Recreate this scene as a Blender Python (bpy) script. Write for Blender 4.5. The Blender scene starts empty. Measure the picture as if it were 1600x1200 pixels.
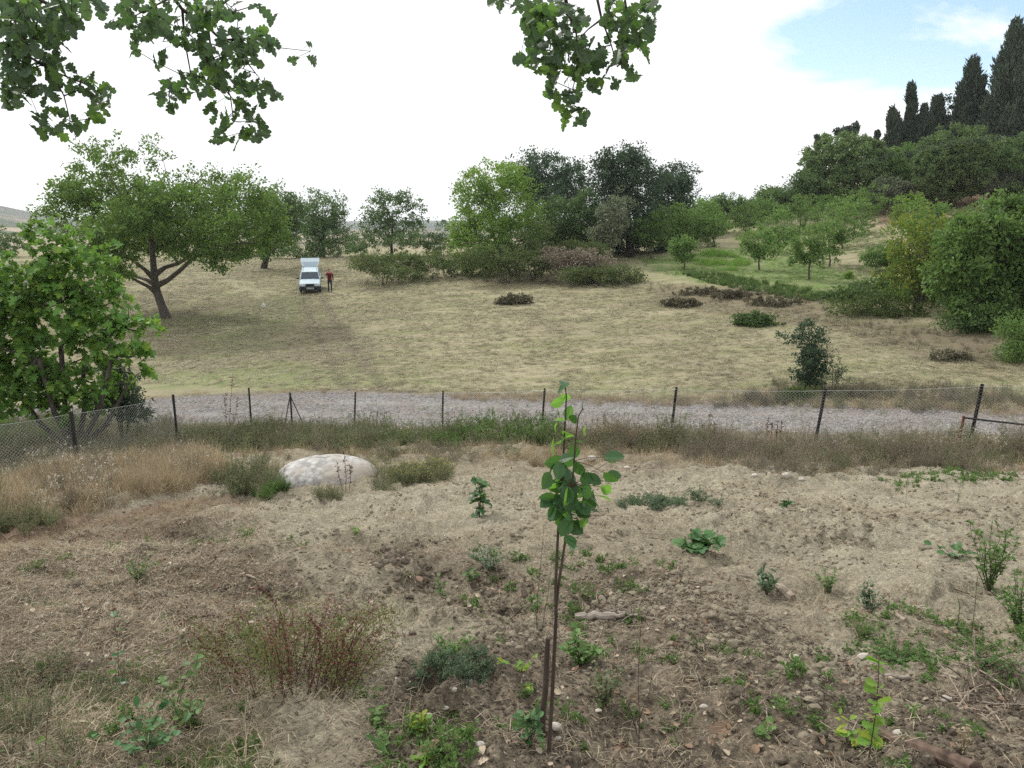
import bpy, math, random, time
import numpy as np
from mathutils import Vector, Matrix, Euler
T0 = time.time()
random.seed(7)
rng = np.random.default_rng(11)
sc = bpy.context.scene
COL = sc.collection
R = math.radians

# ------------------------------------------------------------------ camera
CAMZ, PITCH, FPX = 1.65, R(12.2), 1200.0
CAM = np.array([0, 0, CAMZ])
cd = bpy.data.cameras.new('camera')
cam = bpy.data.objects.new('camera', cd)
COL.objects.link(cam)
cam.location = CAM
cam.rotation_euler = (R(90) - PITCH, 0, 0)
cd.sensor_fit = 'HORIZONTAL'
cd.sensor_width = 36
cd.lens = 36 * FPX / 1600
cd.clip_start = 0.05
cd.clip_end = 20000
sc.camera = cam

# ------------------------------------------------------------------ world, sun, exposure
SUN_AZ, SUN_EL = R(-42), R(43)          # azimuth from +Y, negative towards -X
W = bpy.data.worlds.new('World')
sc.world = W
W.use_nodes = True
nt = W.node_tree
for n in list(nt.nodes):
    nt.nodes.remove(n)


def nd(t, typ, ins=None, **kw):
    n = t.nodes.new(typ)
    for k, v in kw.items():
        setattr(n, k, v)
    for k, v in (ins or {}).items():
        s = n.inputs[k]
        if isinstance(v, bpy.types.NodeSocket):
            t.links.new(v, s)
        else:
            s.default_value = v
    return n


def ramp(t, fac, stops, interp='LINEAR'):
    n = t.nodes.new('ShaderNodeValToRGB')
    t.links.new(fac, n.inputs[0])
    cr = n.color_ramp
    cr.interpolation = interp
    while len(cr.elements) > 1:
        cr.elements.remove(cr.elements[-1])
    cr.elements[0].position = stops[0][0]
    c = stops[0][1]
    cr.elements[0].color = c if isinstance(c, tuple) else (c, c, c, 1)
    for p, c in stops[1:]:
        e = cr.elements.new(p)
        e.color = c if isinstance(c, tuple) else (c, c, c, 1)
    return n.outputs[0]


def mixc(t, fac, a, b, mode='MIX'):
    n = t.nodes.new('ShaderNodeMix')
    n.data_type = 'RGBA'
    n.blend_type = mode
    for i, v in ((0, fac), (6, a), (7, b)):
        if isinstance(v, bpy.types.NodeSocket):
            t.links.new(v, n.inputs[i])
        elif i == 0:
            n.inputs[0].default_value = v
        else:
            n.inputs[i].default_value = tuple(v[:3]) + (1,)
    return n.outputs[2]


def pxdir(px, row):
    u = (px - 800) / FPX
    v = (row - 600) / FPX
    c, s = math.cos(PITCH), math.sin(PITCH)
    d = np.array([u, c - v * s, -s - v * c])
    return d


sky = nd(nt, 'ShaderNodeTexSky', sky_type='NISHITA', sun_disc=False)
sky.sun_elevation = SUN_EL
sky.sun_rotation = SUN_AZ
sky.air_density = 1.0
sky.dust_density = 0.4
sky.ozone_density = 0.6
bg1 = nd(nt, 'ShaderNodeBackground', {'Color': sky.outputs[0], 'Strength': 0.15})
tc = nd(nt, 'ShaderNodeTexCoord')
sep = nd(nt, 'ShaderNodeSeparateXYZ', {0: tc.outputs['Generated']})
zz = nd(nt, 'ShaderNodeMath', {0: sep.outputs[2], 1: 0.28}, operation='ADD')
zz = nd(nt, 'ShaderNodeMath', {0: zz.outputs[0], 1: 0.05}, operation='MAXIMUM')
px_ = nd(nt, 'ShaderNodeMath', {0: sep.outputs[0], 1: zz.outputs[0]}, operation='DIVIDE')
py_ = nd(nt, 'ShaderNodeMath', {0: sep.outputs[1], 1: zz.outputs[0]}, operation='DIVIDE')
cv = nd(nt, 'ShaderNodeCombineXYZ', {0: px_.outputs[0], 1: py_.outputs[0], 2: 3.1})
nz = nd(nt, 'ShaderNodeTexNoise', {'Vector': cv.outputs[0], 'Scale': 1.9, 'Detail': 9.0, 'Roughness': 0.56, 'Distortion': 0.25})
# one opening of the cloud deck towards the upper right of the view
gap = Vector(pxdir(1450, 45)).normalized()
nrm = nd(nt, 'ShaderNodeVectorMath', {0: tc.outputs['Generated']}, operation='NORMALIZE')
df = nd(nt, 'ShaderNodeVectorMath', {0: nrm.outputs[0], 1: tuple(gap)}, operation='SUBTRACT')
sc3 = nd(nt, 'ShaderNodeVectorMath', {0: df.outputs[0], 1: (0.95, 0.95, 3.0)}, operation='MULTIPLY')
ln = nd(nt, 'ShaderNodeVectorMath', {0: sc3.outputs[0]}, operation='LENGTH')
gm = ramp(nt, ln.outputs['Value'], [(0.0, 1.0), (0.12, 0.8), (0.30, 0.0)])
dd = nd(nt, 'ShaderNodeMath', {0: gm, 1: 0.54, 2: nz.outputs[0]}, operation='MULTIPLY_ADD')
mask = ramp(nt, dd.outputs[0], [(0.69, 1.0), (0.74, 0.6), (0.82, 0.0)])
nz2 = nd(nt, 'ShaderNodeTexNoise', {'Vector': cv.outputs[0], 'Scale': 1.1, 'Detail': 5.0})
ccol = ramp(nt, nz2.outputs[0], [(0.3, (0.93, 0.95, 0.98, 1)), (0.7, (1.0, 1.0, 1.0, 1))])
bg2 = nd(nt, 'ShaderNodeBackground', {'Color': ccol, 'Strength': 0.97})
mx = nd(nt, 'ShaderNodeMixShader', {0: mask, 1: bg1.outputs[0], 2: bg2.outputs[0]})
wo = nd(nt, 'ShaderNodeOutputWorld', {0: mx.outputs[0]})

sd = bpy.data.lights.new('sun', 'SUN')
sun = bpy.data.objects.new('sun', sd)
COL.objects.link(sun)
sd.energy = 2.3
sd.angle = R(4)
sd.color = (1.0, 0.96, 0.9)
tosun = Vector((math.sin(SUN_AZ) * math.cos(SUN_EL), math.cos(SUN_AZ) * math.cos(SUN_EL), math.sin(SUN_EL)))
sun.rotation_euler = tosun.to_track_quat('Z', 'Y').to_euler()
sun.location = (-20, 20, 30)

vs = sc.view_settings
vs.view_transform = 'Standard'
vs.look = 'None'
vs.gamma = 1
vs.use_curve_mapping = False
vs.exposure = 0.42
sc.render.engine = 'CYCLES'
cy = sc.cycles
cy.use_denoising = False
cy.max_bounces = 6
cy.diffuse_bounces = 3
cy.glossy_bounces = 2
cy.transmission_bounces = 4
cy.transparent_max_bounces = 4
cy.caustics_reflective = False
cy.caustics_refractive = False
sc.render.use_persistent_data = False


# ------------------------------------------------------------------ geometry maths
def P(px, row, d):
    """world point seen at pixel (px,row) whose distance forward (y) is d"""
    v = pxdir(px, row)
    return CAM + v * (d / v[1])


def proj(p):
    p = np.asarray(p, float) - CAM
    c, s = math.cos(PITCH), math.sin(PITCH)
    f = p[..., 1] * c - p[..., 2] * s
    up = p[..., 1] * s + p[..., 2] * c
    f = np.where(f < 0.05, 0.05, f)
    return np.stack([800 + FPX * p[..., 0] / f, 600 - FPX * up / f], -1)


def _h(ix, iy, seed):
    x = (ix.astype(np.int64) * 374761393 + iy.astype(np.int64) * 668265263 + seed * 2246822519) & 0xffffffff
    x = ((x ^ (x >> 13)) * 1274126177) & 0xffffffff
    x = ((x ^ (x >> 16)) * 2654435761) & 0xffffffff
    return ((x >> 8) & 0xffff) / 65535.0


def vn(x, y, seed=0):
    x = np.asarray(x, float)
    y = np.asarray(y, float)
    ix = np.floor(x)
    iy = np.floor(y)
    fx = x - ix
    fy = y - iy
    fx = fx * fx * (3 - 2 * fx)
    fy = fy * fy * (3 - 2 * fy)
    a = _h(ix, iy, seed)
    b = _h(ix + 1, iy, seed)
    c = _h(ix, iy + 1, seed)
    d = _h(ix + 1, iy + 1, seed)
    return (a * (1 - fx) + b * fx) * (1 - fy) + (c * (1 - fx) + d * fx) * fy


def fbm(x, y, o=4, seed=0, g=0.5):
    s, a, t = 0, 1, 0
    for i in range(o):
        s = s + a * vn(x * 2 ** i + 17.3 * i, y * 2 ** i - 9.1 * i, seed + i)
        t += a
        a *= g
    return s / t


def sstep(a, b, x):
    t = np.clip((x - a) / (b - a), 0, 1)
    return t * t * (3 - 2 * t)


def inpoly(x, y, poly):
    r = np.zeros(np.shape(x), bool)
    n = len(poly)
    for i in range(n):
        x0, y0 = poly[i]
        x1, y1 = poly[(i + 1) % n]
        if y0 == y1:
            continue
        c = (y0 > y) != (y1 > y)
        r ^= c & (x < (x1 - x0) * (y - y0) / (y1 - y0) + x0)
    return r


# terrain control points: (px, row, distance)
cps = [(600, 610, 29.3), (800, 616, 28.2), (480, 458, 58), (262, 497, 49), (100, 470, 52), (900, 435, 62),
       (800, 452, 57), (700, 520, 41), (1100, 474, 47), (1200, 478, 44), (1300, 488, 41), (1450, 530, 34),
       (1600, 570, 28.5), (1300, 618, 24.6), (1550, 640, 22.3), (1100, 560, 32), (900, 560, 34),
       (1100, 444, 53), (1187, 424, 58), (1263, 438, 51), (1300, 416, 60), (1120, 392, 68), (1310, 390, 69),
       (1345, 350, 83), (1390, 345, 80), (1400, 330, 88), (1500, 326, 85), (1550, 300, 95), (1600, 290, 100),
       (1400, 250, 116), (1600, 235, 112), (1320, 300, 96), (1250, 312, 100), (1180, 345, 92), (1100, 360, 92), (1450, 440, 50),
       (1450, 380, 62), (1550, 420, 48), (1600, 380, 58), (1380, 440, 50), (1000, 405, 70), (900, 405, 72), (720, 402, 78),
       (600, 405, 80), (545, 402, 88), (400, 410, 84), (200, 400, 90), (0, 400, 90), (-250, 400, 90), (-200, 470, 50), (0, 520, 42),
       (800, 388, 115), (300, 390, 115), (1000, 372, 110)]
CP = [P(*c) for c in cps]
# road centre line
ROADPX = [(1900, 672, 19.2), (1600, 667, 20.6), (1300, 660, 22), (1060, 652, 24), (800, 644, 25.5), (600, 638, 26.6), (450, 635, 27.3),
          (250, 641, 27.2), (100, 650, 26.5), (-100, 662, 25.5), (-500, 690, 24)]
ROAD = np.array([P(*c) for c in ROADPX])
CP += [p for p in ROAD]
# fence line posts (top px, top row, distance)
POSTS = [(-190, 690, 11.6), (-45, 664, 13.3), (110, 643, 15.0), (270, 617, 18.0), (388, 606, 20.6), (453, 614, 23.0), (555, 613, 22.4), (692, 611, 21.2), (851, 607, 19.8),
         (1057, 605, 18.3), (1290, 607, 17.0), (1535, 600, 16.0), (1800, 600, 15.2)]
for (a, b, d) in POSTS:
    q = P(a, b, d)
    CP.append(np.array([q[0], q[1], q[2] - 1.42]))
for (x, y) in [(0, 0), (0, 3), (0, 6), (0, 9.5), (0, 12.8), (-4, 3), (4, 3), (-5, 9), (6, 8), (-8, 12), (9, 12), (4, 12.8), (-3, 12.8), (-12, 4), (12, 4), (14, 12), (-14, 12),
               (0, -8), (12, -8), (-12, -8), (0, -30), (40, -30), (-40, -30), (30, 5), (-30, 5), (60, -10), (-60, -10)]:
    CP.append(np.array([x, y, -0.2126 * y + 0.003 * max(0, x) * (1 if y > 0 else 0)]))
CP += [np.array(p) for p in [(-80, 50, -4.8), (-80, 90, -4), (60, 30, -1.5), (80, 60, 3), (95, 95, 9), (130, 130, 20), (90, 130, 18), (60, 140, 14), (-60, 140, -3), (0, 150, -3), (30, 130, 0.5)]]
CP = np.array(CP)


def _k(r2):
    return 0.5 * r2 * np.log(r2 + 1e-9)


def tps_fit(C, lam=0.6):
    n = len(C)
    X = C[:, :2] / 50.0
    K = _k(((X[:, None] - X[None]) ** 2).sum(-1)) + lam * 1e-3 * np.eye(n)
    A = np.zeros((n + 3, n + 3))
    A[:n, :n] = K
    A[:n, n] = 1
    A[:n, n + 1:] = X
    A[n, :n] = 1
    A[n + 1:, :n] = X.T
    b = np.concatenate([C[:, 2], [0, 0, 0]])
    return X, np.linalg.solve(A, b)


TX, TW = tps_fit(CP)


def tps(x, y):
    x = np.asarray(x, float).ravel() / 50
    y = np.asarray(y, float).ravel() / 50
    out = np.empty(len(x))
    n = len(TX)
    for i in range(0, len(x), 20000):
        a = x[i:i + 20000]
        b = y[i:i + 20000]
        r2 = (a[:, None] - TX[None, :, 0]) ** 2 + (b[:, None] - TX[None, :, 1]) ** 2
        out[i:i + 20000] = _k(r2) @ TW[:n] + TW[n] + TW[n + 1] * a + TW[n + 2] * b
    return out


def polydist(x, y, line):
    best = np.full(x.shape, 1e9)
    side = np.zeros(x.shape)
    for i in range(len(line) - 1):
        ax, ay = line[i][0], line[i][1]
        bx, by = line[i + 1][0], line[i + 1][1]
        dx, dy = bx - ax, by - ay
        t = np.clip(((x - ax) * dx + (y - ay) * dy) / (dx * dx + dy * dy), 0, 1)
        d = np.hypot(x - ax - t * dx, y - ay - t * dy)
        s = np.sign(dx * (y - ay) - dy * (x - ax))
        m = d < best
        best = np.where(m, d, best)
        side = np.where(m, s, side)
    return best, side


def lineY(x, line):
    l = sorted([(p[0], p[1]) for p in line])
    return np.interp(x, [q[0] for q in l], [q[1] for q in l])


FENCE = np.array([P(*c) for c in POSTS])


def base_h(x, y):
    x = np.asarray(x, float)
    y = np.asarray(y, float)
    shp = x.shape
    x = x.ravel()
    y = y.ravel()
    r = np.hypot(x, y)
    cx = np.clip(x, -140, 140)
    cyy = np.clip(y, -60, 160)
    z = tps(cx, cyy)
    phi = np.degrees(np.arctan2(x, y))
    # distant country
    ridge = np.interp(phi, [-60, -36, -33, -28, -10, -4, 5, 30, 60], [54, 56, 36, 6, 4, 6, 6, 20, 30])
    far = -7 - 8 * sstep(200, 600, r) + ridge * sstep(500, 1500, r) * (0.8 + 0.4 * fbm(x / 300, y / 300, 4, 5)) + 8 * (fbm(x / 260, y / 260, 3, 9) - 0.5) * sstep(150, 500, r)
    hill = sstep(14, 32, phi) * sstep(170, 120, phi)
    far = far + hill * 28 * sstep(60, 160, r)
    behind = sstep(-20, -120, y)
    far = far * (1 - behind) + behind * 14
    w = sstep(110, 220, r)
    z = z * (1 - w) + far * w
    return z.reshape(shp)


HOLE = None


def relief(x, y):
    rd, _ = polydist(x, y, ROAD)
    fy = lineY(x, FENCE)
    ry = lineY(x, ROAD)
    soil = sstep(0.4, -1.5, y - fy)
    field = sstep(1.5, 3.5, y - ry)
    r = np.hypot(x, y)
    near = sstep(60, 20, r)
    z = soil * (0.46 * (fbm(x * 0.33 + 3 * 0, y * 0.8 + x * 0.12, 3, 21) - 0.5) * sstep(1.0, 5, r))
    z = z + soil * near * (0.26 * (fbm(x * 1.6, y * 1.9, 3, 41) - 0.5) * sstep(1, 3, r) + 0.11 * (fbm(x * 6, y * 6, 4, 31, 0.6) - 0.5))
    # clods, tilled patches
    cl = fbm(x * 15, y * 15, 2, 55)
    z = z + soil * near * 0.085 * np.clip(cl - 0.52, 0, 1) * (0.4 + 1.3 * sstep(0.42, 0.62, fbm(x * 0.8, y * 0.8, 2, 77)))
    z = z + field * (0.09 * (fbm(x * 0.5, y * 0.9, 3, 61) - 0.5) * sstep(300, 100, r) + near * 0.035 * (fbm(x * 2.2, y * 3.5, 3, 63) - 0.5))
    ruts = np.exp(-((rd - 0.85) / 0.28) ** 2) * -0.05
    z = z + sstep(2.6, 1.8, rd) * (ruts + 0.03 * (fbm(x * 3, y * 3, 3, 71) - 0.5))
    if HOLE is not None:
        for (hx, hy, hr, hd) in HOLE:
            q = np.hypot(x - hx, (y - hy)) / hr
            z = z - hd * sstep(1.15, 0.55, q) + 0.3 * abs(hd) * np.exp(-((q - 1.5) / 0.35) ** 2) * (np.sign(hd) > 0)
    return z


def H(x, y):
    x = np.asarray(x, float)
    y = np.asarray(y, float)
    return base_h(x, y) + relief(x, y)


DS = np.concatenate([np.linspace(1.2, 30, 700), np.geomspace(30.05, 700, 500)])


def G(px, row):
    """ground point seen at pixel"""
    v = pxdir(px, row)
    v = v / v[1]
    pts = CAM[None] + v[None] * DS[:, None]
    g = H(pts[:, 0], pts[:, 1])
    b = np.nonzero(pts[:, 2] < g)[0]
    if len(b) == 0:
        i = len(DS) - 1
        return np.array([pts[i, 0], pts[i, 1], g[i]])
    i = max(b[0], 1)
    a0 = pts[i - 1, 2] - g[i - 1]
    a1 = g[i] - pts[i, 2]
    t = a0 / (a0 + a1 + 1e-9)
    p = pts[i - 1] * (1 - t) + pts[i] * t
    p[2] = H(p[0:1], p[1:2])[0]
    return p


_h1 = G(665, 1083)
_h2 = G(725, 905)
_h3 = G(790, 955)
HOLE = [(_h1[0], _h1[1], 0.10, 0.26), (_h2[0], _h2[1], 0.5, 0.10), (_h3[0], _h3[1], 0.3, 0.06)]


def polyG(pts):
    return [tuple(G(*p)[:2]) for p in pts]


# ------------------------------------------------------------------ mesh building
class MB:
    def __init__(s):
        s.v = []
        s.q = []
        s.t = []
        s.n = 0
        s.qm = []
        s.tm = []

    def add(s, v, f, m=0):
        v = np.asarray(v, float).reshape(-1, 3)
        f = np.asarray(f, int)
        if f.shape[1] == 4:
            s.q.append(f + s.n)
            s.qm.append(np.full(len(f), m))
        else:
            s.t.append(f + s.n)
            s.tm.append(np.full(len(f), m))
        s.v.append(v)
        s.n += len(v)

    def tube(s, pts, rad, k=5, m=0, cap=True):
        pts = np.asarray(pts, float)
        n = len(pts)
        rad = np.broadcast_to(np.asarray(rad, float), (n,))
        t = np.gradient(pts, axis=0)
        t /= np.linalg.norm(t, axis=1)[:, None] + 1e-9
        ref = np.array([0.13, 0.97, 0.2]) if abs(t[:, 2]).mean() > 0.6 else np.array([0.05, 0.1, 1.0])
        a = np.cross(t, ref)
        a /= np.linalg.norm(a, axis=1)[:, None] + 1e-9
        b = np.cross(t, a)
        an = np.arange(k) * 2 * math.pi / k
        ring = (np.cos(an)[None, :, None] * a[:, None] + np.sin(an)[None, :, None] * b[:, None]) * rad[:, None, None] + pts[:, None]
        v = ring.reshape(-1, 3)
        f = []
        for i in range(n - 1):
            for j in range(k):
                j2 = (j + 1) % k
                f.append((i * k + j, i * k + j2, (i + 1) * k + j2, (i + 1) * k + j))
        s.add(v, f, m)
        if cap and k >= 3:
            for e in (0, n - 1):
                s.add(np.vstack([ring[e], pts[e][None]]), [(j, (j + 1) % k, k) for j in range(k)], m)

    def edges(s, A, B, ra, rb, k=4, m=0):
        """many tapered struts at once"""
        A = np.asarray(A, float)
        B = np.asarray(B, float)
        t = B - A
        t /= np.linalg.norm(t, axis=1)[:, None] + 1e-9
        ref = np.where(np.abs(t[:, 2:3]) > 0.8, np.array([[1.0, 0.1, 0]]), np.array([[0.0, 0.1, 1]]))
        a = np.cross(t, ref)
        a /= np.linalg.norm(a, axis=1)[:, None] + 1e-9
        b = np.cross(t, a)
        an = np.arange(k) * 2 * math.pi / k
        ca = (np.cos(an)[None, :, None] * a[:, None] + np.sin(an)[None, :, None] * b[:, None])
        ra = np.broadcast_to(ra, (len(A),))
        rb = np.broadcast_to(rb, (len(A),))
        v = np.concatenate([A[:, None] + ca * ra[:, None, None], B[:, None] + ca * rb[:, None, None]], 1)
        f = np.array([(j, (j + 1) % k, k + (j + 1) % k, k + j) for j in range(k)])
        F = f[None] + (np.arange(len(A)) * 2 * k)[:, None, None]
        s.add(v.reshape(-1, 3), F.reshape(-1, 4), m)

    def box(s, c, sz, m=0, rot=None):
        c = np.asarray(c, float)
        h = np.asarray(sz, float) / 2
        v = np.array([(x, y, z) for x in (-1, 1) for y in (-1, 1) for z in (-1, 1)]) * h
        if rot is not None:
            v = v @ np.array(rot).T
        s.add(v + c, [(0, 1, 3, 2), (4, 6, 7, 5), (0, 4, 5, 1), (2, 3, 7, 6), (0, 2, 6, 4), (1, 5, 7, 3)], m)

    def leaves(s, tpl, Pn, D, N, L, Wd, m=0):
        """batch of leaves: template (verts (u,v,w), tris)"""
        tv, tf = tpl
        D = D / (np.linalg.norm(D, axis=1)[:, None] + 1e-9)
        S = np.cross(D, N)
        S /= np.linalg.norm(S, axis=1)[:, None] + 1e-9
        N = np.cross(S, D)
        n = len(Pn)
        L = np.broadcast_to(L, (n,))[:, None, None]
        Wd = np.broadcast_to(Wd, (n,))[:, None, None]
        v = Pn[:, None] + D[:, None] * tv[None, :, 0:1] * L + S[:, None] * tv[None, :, 1:2] * Wd + N[:, None] * tv[None, :, 2:3] * L
        F = tf[None] + (np.arange(n) * len(tv))[:, None, None]
        s.add(v.reshape(-1, 3), F.reshape(-1, tf.shape[1]), m)

    def mesh(s, name, mats, smooth=False, off=None):
        me = bpy.data.meshes.new(name)
        if not s.v:
            return me
        v = np.concatenate(s.v)
        if off is not None:
            v = v - np.asarray(off)[None]
        q = np.concatenate(s.q) if s.q else np.zeros((0, 4), int)
        t = np.concatenate(s.t) if s.t else np.zeros((0, 3), int)
        me.vertices.add(len(v))
        me.vertices.foreach_set('co', v.astype(np.float32).ravel())
        li = np.concatenate([q.ravel(), t.ravel()]).astype(np.int32)
        me.loops.add(len(li))
        me.loops.foreach_set('vertex_index', li)
        me.polygons.add(len(q) + len(t))
        st = np.concatenate([np.arange(len(q)) * 4, len(q) * 4 + np.arange(len(t)) * 3]).astype(np.int32)
        me.polygons.foreach_set('loop_start', st)
        if not isinstance(mats, (list, tuple)):
            mats = [mats]
        for m in mats:
            me.materials.append(m)
        if len(mats) > 1:
            mi = np.concatenate(s.qm + s.tm).astype(np.int32)
            me.polygons.foreach_set('material_index', mi)
        me.polygons.foreach_set('use_smooth', np.full(len(q) + len(t), smooth))
        me.update(calc_edges=True)
        return me


def link(name, me, parent=None):
    o = bpy.data.objects.new(name, me)
    COL.objects.link(o)
    if parent is not None:
        o.parent = parent
    return o


def obj(name, mb, mats, parent=None, smooth=False, off='auto'):
    if isinstance(off, str):
        off = np.array(parent['_org']) if parent is not None and '_org' in parent else None
    return link(name, mb.mesh(name, mats, smooth, off), parent)


def tag(o, label, cat, group=None, kind=None):
    if label:
        o['label'] = label
    if cat:
        o['category'] = cat
    if group:
        o['group'] = group
    if kind:
        o['kind'] = kind
    return o


def thing(name, label, cat, loc, group=None):
    o = bpy.data.objects.new(name, None)
    COL.objects.link(o)
    o.location = tuple(float(a) for a in loc)
    o['_org'] = [float(a) for a in loc]
    o.empty_display_size = 0.2
    return tag(o, label, cat, group)


def solo(name, mb, mats, label, cat, org, group=None, smooth=False):
    """a thing that is one mesh, origin at its base"""
    o = link(name, mb.mesh(name, mats, smooth, org))
    o.location = tuple(float(a) for a in org)
    return tag(o, label, cat, group)


def rnd_dirs(n, zb=0.0):
    d = rng.normal(size=(n, 3))
    d[:, 2] += zb
    return d / (np.linalg.norm(d, axis=1)[:, None] + 1e-9)


# ------------------------------------------------------------------ leaf outlines
def outline_leaf(pts, fold=0.12, droop=0.0):
    """pts: half outline (u, v) from base to tip; mirrored; fan to the midrib"""
    pts = np.array(pts, float)
    n = len(pts)
    mid = np.stack([pts[:, 0], np.zeros(n), -droop * pts[:, 0] ** 2], 1)
    rt = np.stack([pts[:, 0], pts[:, 1], fold * np.abs(pts[:, 1]) - droop * pts[:, 0] ** 2], 1)
    lf = rt * np.array([1, -1, 1])
    v = np.vstack([mid, rt, lf])
    f = []
    for i in range(n - 1):
        a, b = i, i + 1
        for o_, fl in ((n, False), (2 * n, True)):
            q = [(a, b, b + o_), (a, b + o_, a + o_)]
            for t in q:
                if len(set(map(tuple, v[list(t)].round(6)))) == 3:
                    f.append(t[::-1] if fl else t)
    return v, np.array(f)


DIAMOND = (np.array([(0, 0, 0), (0.5, 0.5, 0.12), (1, 0, -0.05), (0.5, -0.5, 0.12)]), np.array([(0, 1, 2), (0, 2, 3)]))
BLADE = (np.array([(0, -0.5, 0), (0, 0.5, 0), (0.55, 0.36, 0.05), (0.55, -0.36, 0.05), (1, 0, -0.16)]), np.array([(0, 1, 2), (0, 2, 3), (3, 2, 4)]))
OVAL = outline_leaf([(0, 0), (0.15, 0.26), (0.4, 0.44), (0.65, 0.42), (0.86, 0.24), (1, 0)], 0.18, 0.15)
LANCE = outline_leaf([(0, 0), (0.25, 0.35), (0.6, 0.38), (1, 0)], 0.3, 0.3)
OAK = outline_leaf([(0, 0.02), (0.1, 0.07), (0.17, 0.2), (0.24, 0.23), (0.30, 0.14), (0.38, 0.3), (0.46, 0.37), (0.53, 0.33), (0.56, 0.22), (0.64, 0.38), (0.72, 0.45), (0.79, 0.4), (0.81, 0.27),
                    (0.89, 0.31), (0.96, 0.2), (1.0, 0.0)], 0.2, 0.15)
# palmate fig / seedling leaf as polygon fan
_fp = [(0.02, 0.0), (-0.03, 0.16), (0.08, 0.38), (0.2, 0.5), (0.3, 0.42), (0.36, 0.2), (0.48, 0.42), (0.62, 0.5), (0.66, 0.36), (0.56, 0.14), (0.74, 0.2), (0.88, 0.16), (1.0, 0.0)]
FIG = outline_leaf(_fp, 0.16, 0.22)


# ------------------------------------------------------------------ materials
def new_mat(name):
    m = bpy.data.materials.new(name)
    m.use_nodes = True
    t = m.node_tree
    for n in list(t.nodes):
        t.nodes.remove(n)
    return m, t


def leaf_mat(name, c1, c2, trans=0.35, tcol=None, rough=0.55, spec=0.25, c3=None, w3=0.12, objvar=0.25):
    m, t = new_mat(name)
    geo = nd(t, 'ShaderNodeNewGeometry')
    oi = nd(t, 'ShaderNodeObjectInfo')
    ri = geo.outputs['Random Per Island']
    stops = [(0.0, tuple(c1) + (1,)), (1.0 - w3 if c3 else 1.0, tuple(c2) + (1,))]
    if c3:
        stops.append((1.0 - w3 + 0.01, tuple(c3) + (1,)))
    rr = nd(t, 'ShaderNodeMath', {0: oi.outputs['Random'], 1: 0.618}, operation='MULTIPLY')
    rs = nd(t, 'ShaderNodeMath', {0: ri, 1: rr.outputs[0]}, operation='ADD')
    fr = nd(t, 'ShaderNodeMath', {0: rs.outputs[0]}, operation='FRACT')
    col = ramp(t, fr.outputs[0], stops)
    v = nd(t, 'ShaderNodeMapRange', {0: oi.outputs['Random'], 3: 1 - objvar, 4: 1 + objvar})
    hs = nd(t, 'ShaderNodeHueSaturation', {'Color': col, 'Value': v.outputs[0]})
    tn = nd(t, 'ShaderNodeTexNoise', {'Vector': geo.outputs['Position'], 'Scale': 0.9, 'Detail': 2.0})
    v2 = nd(t, 'ShaderNodeMapRange', {0: tn.outputs[0], 1: 0.3, 2: 0.7, 3: 0.8, 4: 1.2})
    hs2 = nd(t, 'ShaderNodeHueSaturation', {'Color': hs.outputs[0], 'Value': v2.outputs[0]})
    pb = nd(t, 'ShaderNodeBsdfPrincipled', {'Base Color': hs2.outputs[0], 'Roughness': rough, 'Specular IOR Level': spec})
    tcol = tcol or (c2[0] * 1.5, c2[1] * 1.6, c2[2] * 0.6)
    tm = mixc(t, 0.5, hs2.outputs[0], tcol)
    tr = nd(t, 'ShaderNodeBsdfTranslucent', {'Color': tm})
    ms = nd(t, 'ShaderNodeMixShader', {0: trans, 1: pb.outputs[0], 2: tr.outputs[0]})
    nd(t, 'ShaderNodeOutputMaterial', {0: ms.outputs[0]})
    return m


def plain(name, col, rough=0.8, spec=0.2, metal=0.0, var=0.2, scale=8.0, col2=None, bump=0.0, coat=0.0, stretch=None):
    m, t = new_mat(name)
    tcn = nd(t, 'ShaderNodeTexCoord')
    vec = tcn.outputs['Object']
    if stretch:
        mp = nd(t, 'ShaderNodeMapping', {0: vec, 'Scale': stretch})
        vec = mp.outputs[0]
    n1 = nd(t, 'ShaderNodeTexNoise', {'Vector': vec, 'Scale': scale, 'Detail': 6.0, 'Roughness': 0.65})
    oi = nd(t, 'ShaderNodeObjectInfo')
    c2 = col2 or tuple(c * (1 - var) for c in col)
    c0 = col if col2 else tuple(min(1, c * (1 + var)) for c in col)
    f = ramp(t, n1.outputs[0], [(0.35, 0.0), (0.65, 1.0)])
    c = mixc(t, f, c0, c2)
    v = nd(t, 'ShaderNodeMapRange', {0: oi.outputs['Random'], 3: 0.88, 4: 1.1})
    hs = nd(t, 'ShaderNodeHueSaturation', {'Color': c, 'Value': v.outputs[0]})
    ins = {'Base Color': hs.outputs[0], 'Roughness': rough, 'Specular IOR Level': spec, 'Metallic': metal, 'Coat Weight': coat}
    if bump:
        bp = nd(t, 'ShaderNodeBump', {'Strength': bump, 'Distance': 0.02, 'Height': n1.outputs[0]})
        ins['Normal'] = bp.outputs[0]
    pb = nd(t, 'ShaderNodeBsdfPrincipled', ins)
    nd(t, 'ShaderNodeOutputMaterial', {0: pb.outputs[0]})
    return m


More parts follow.
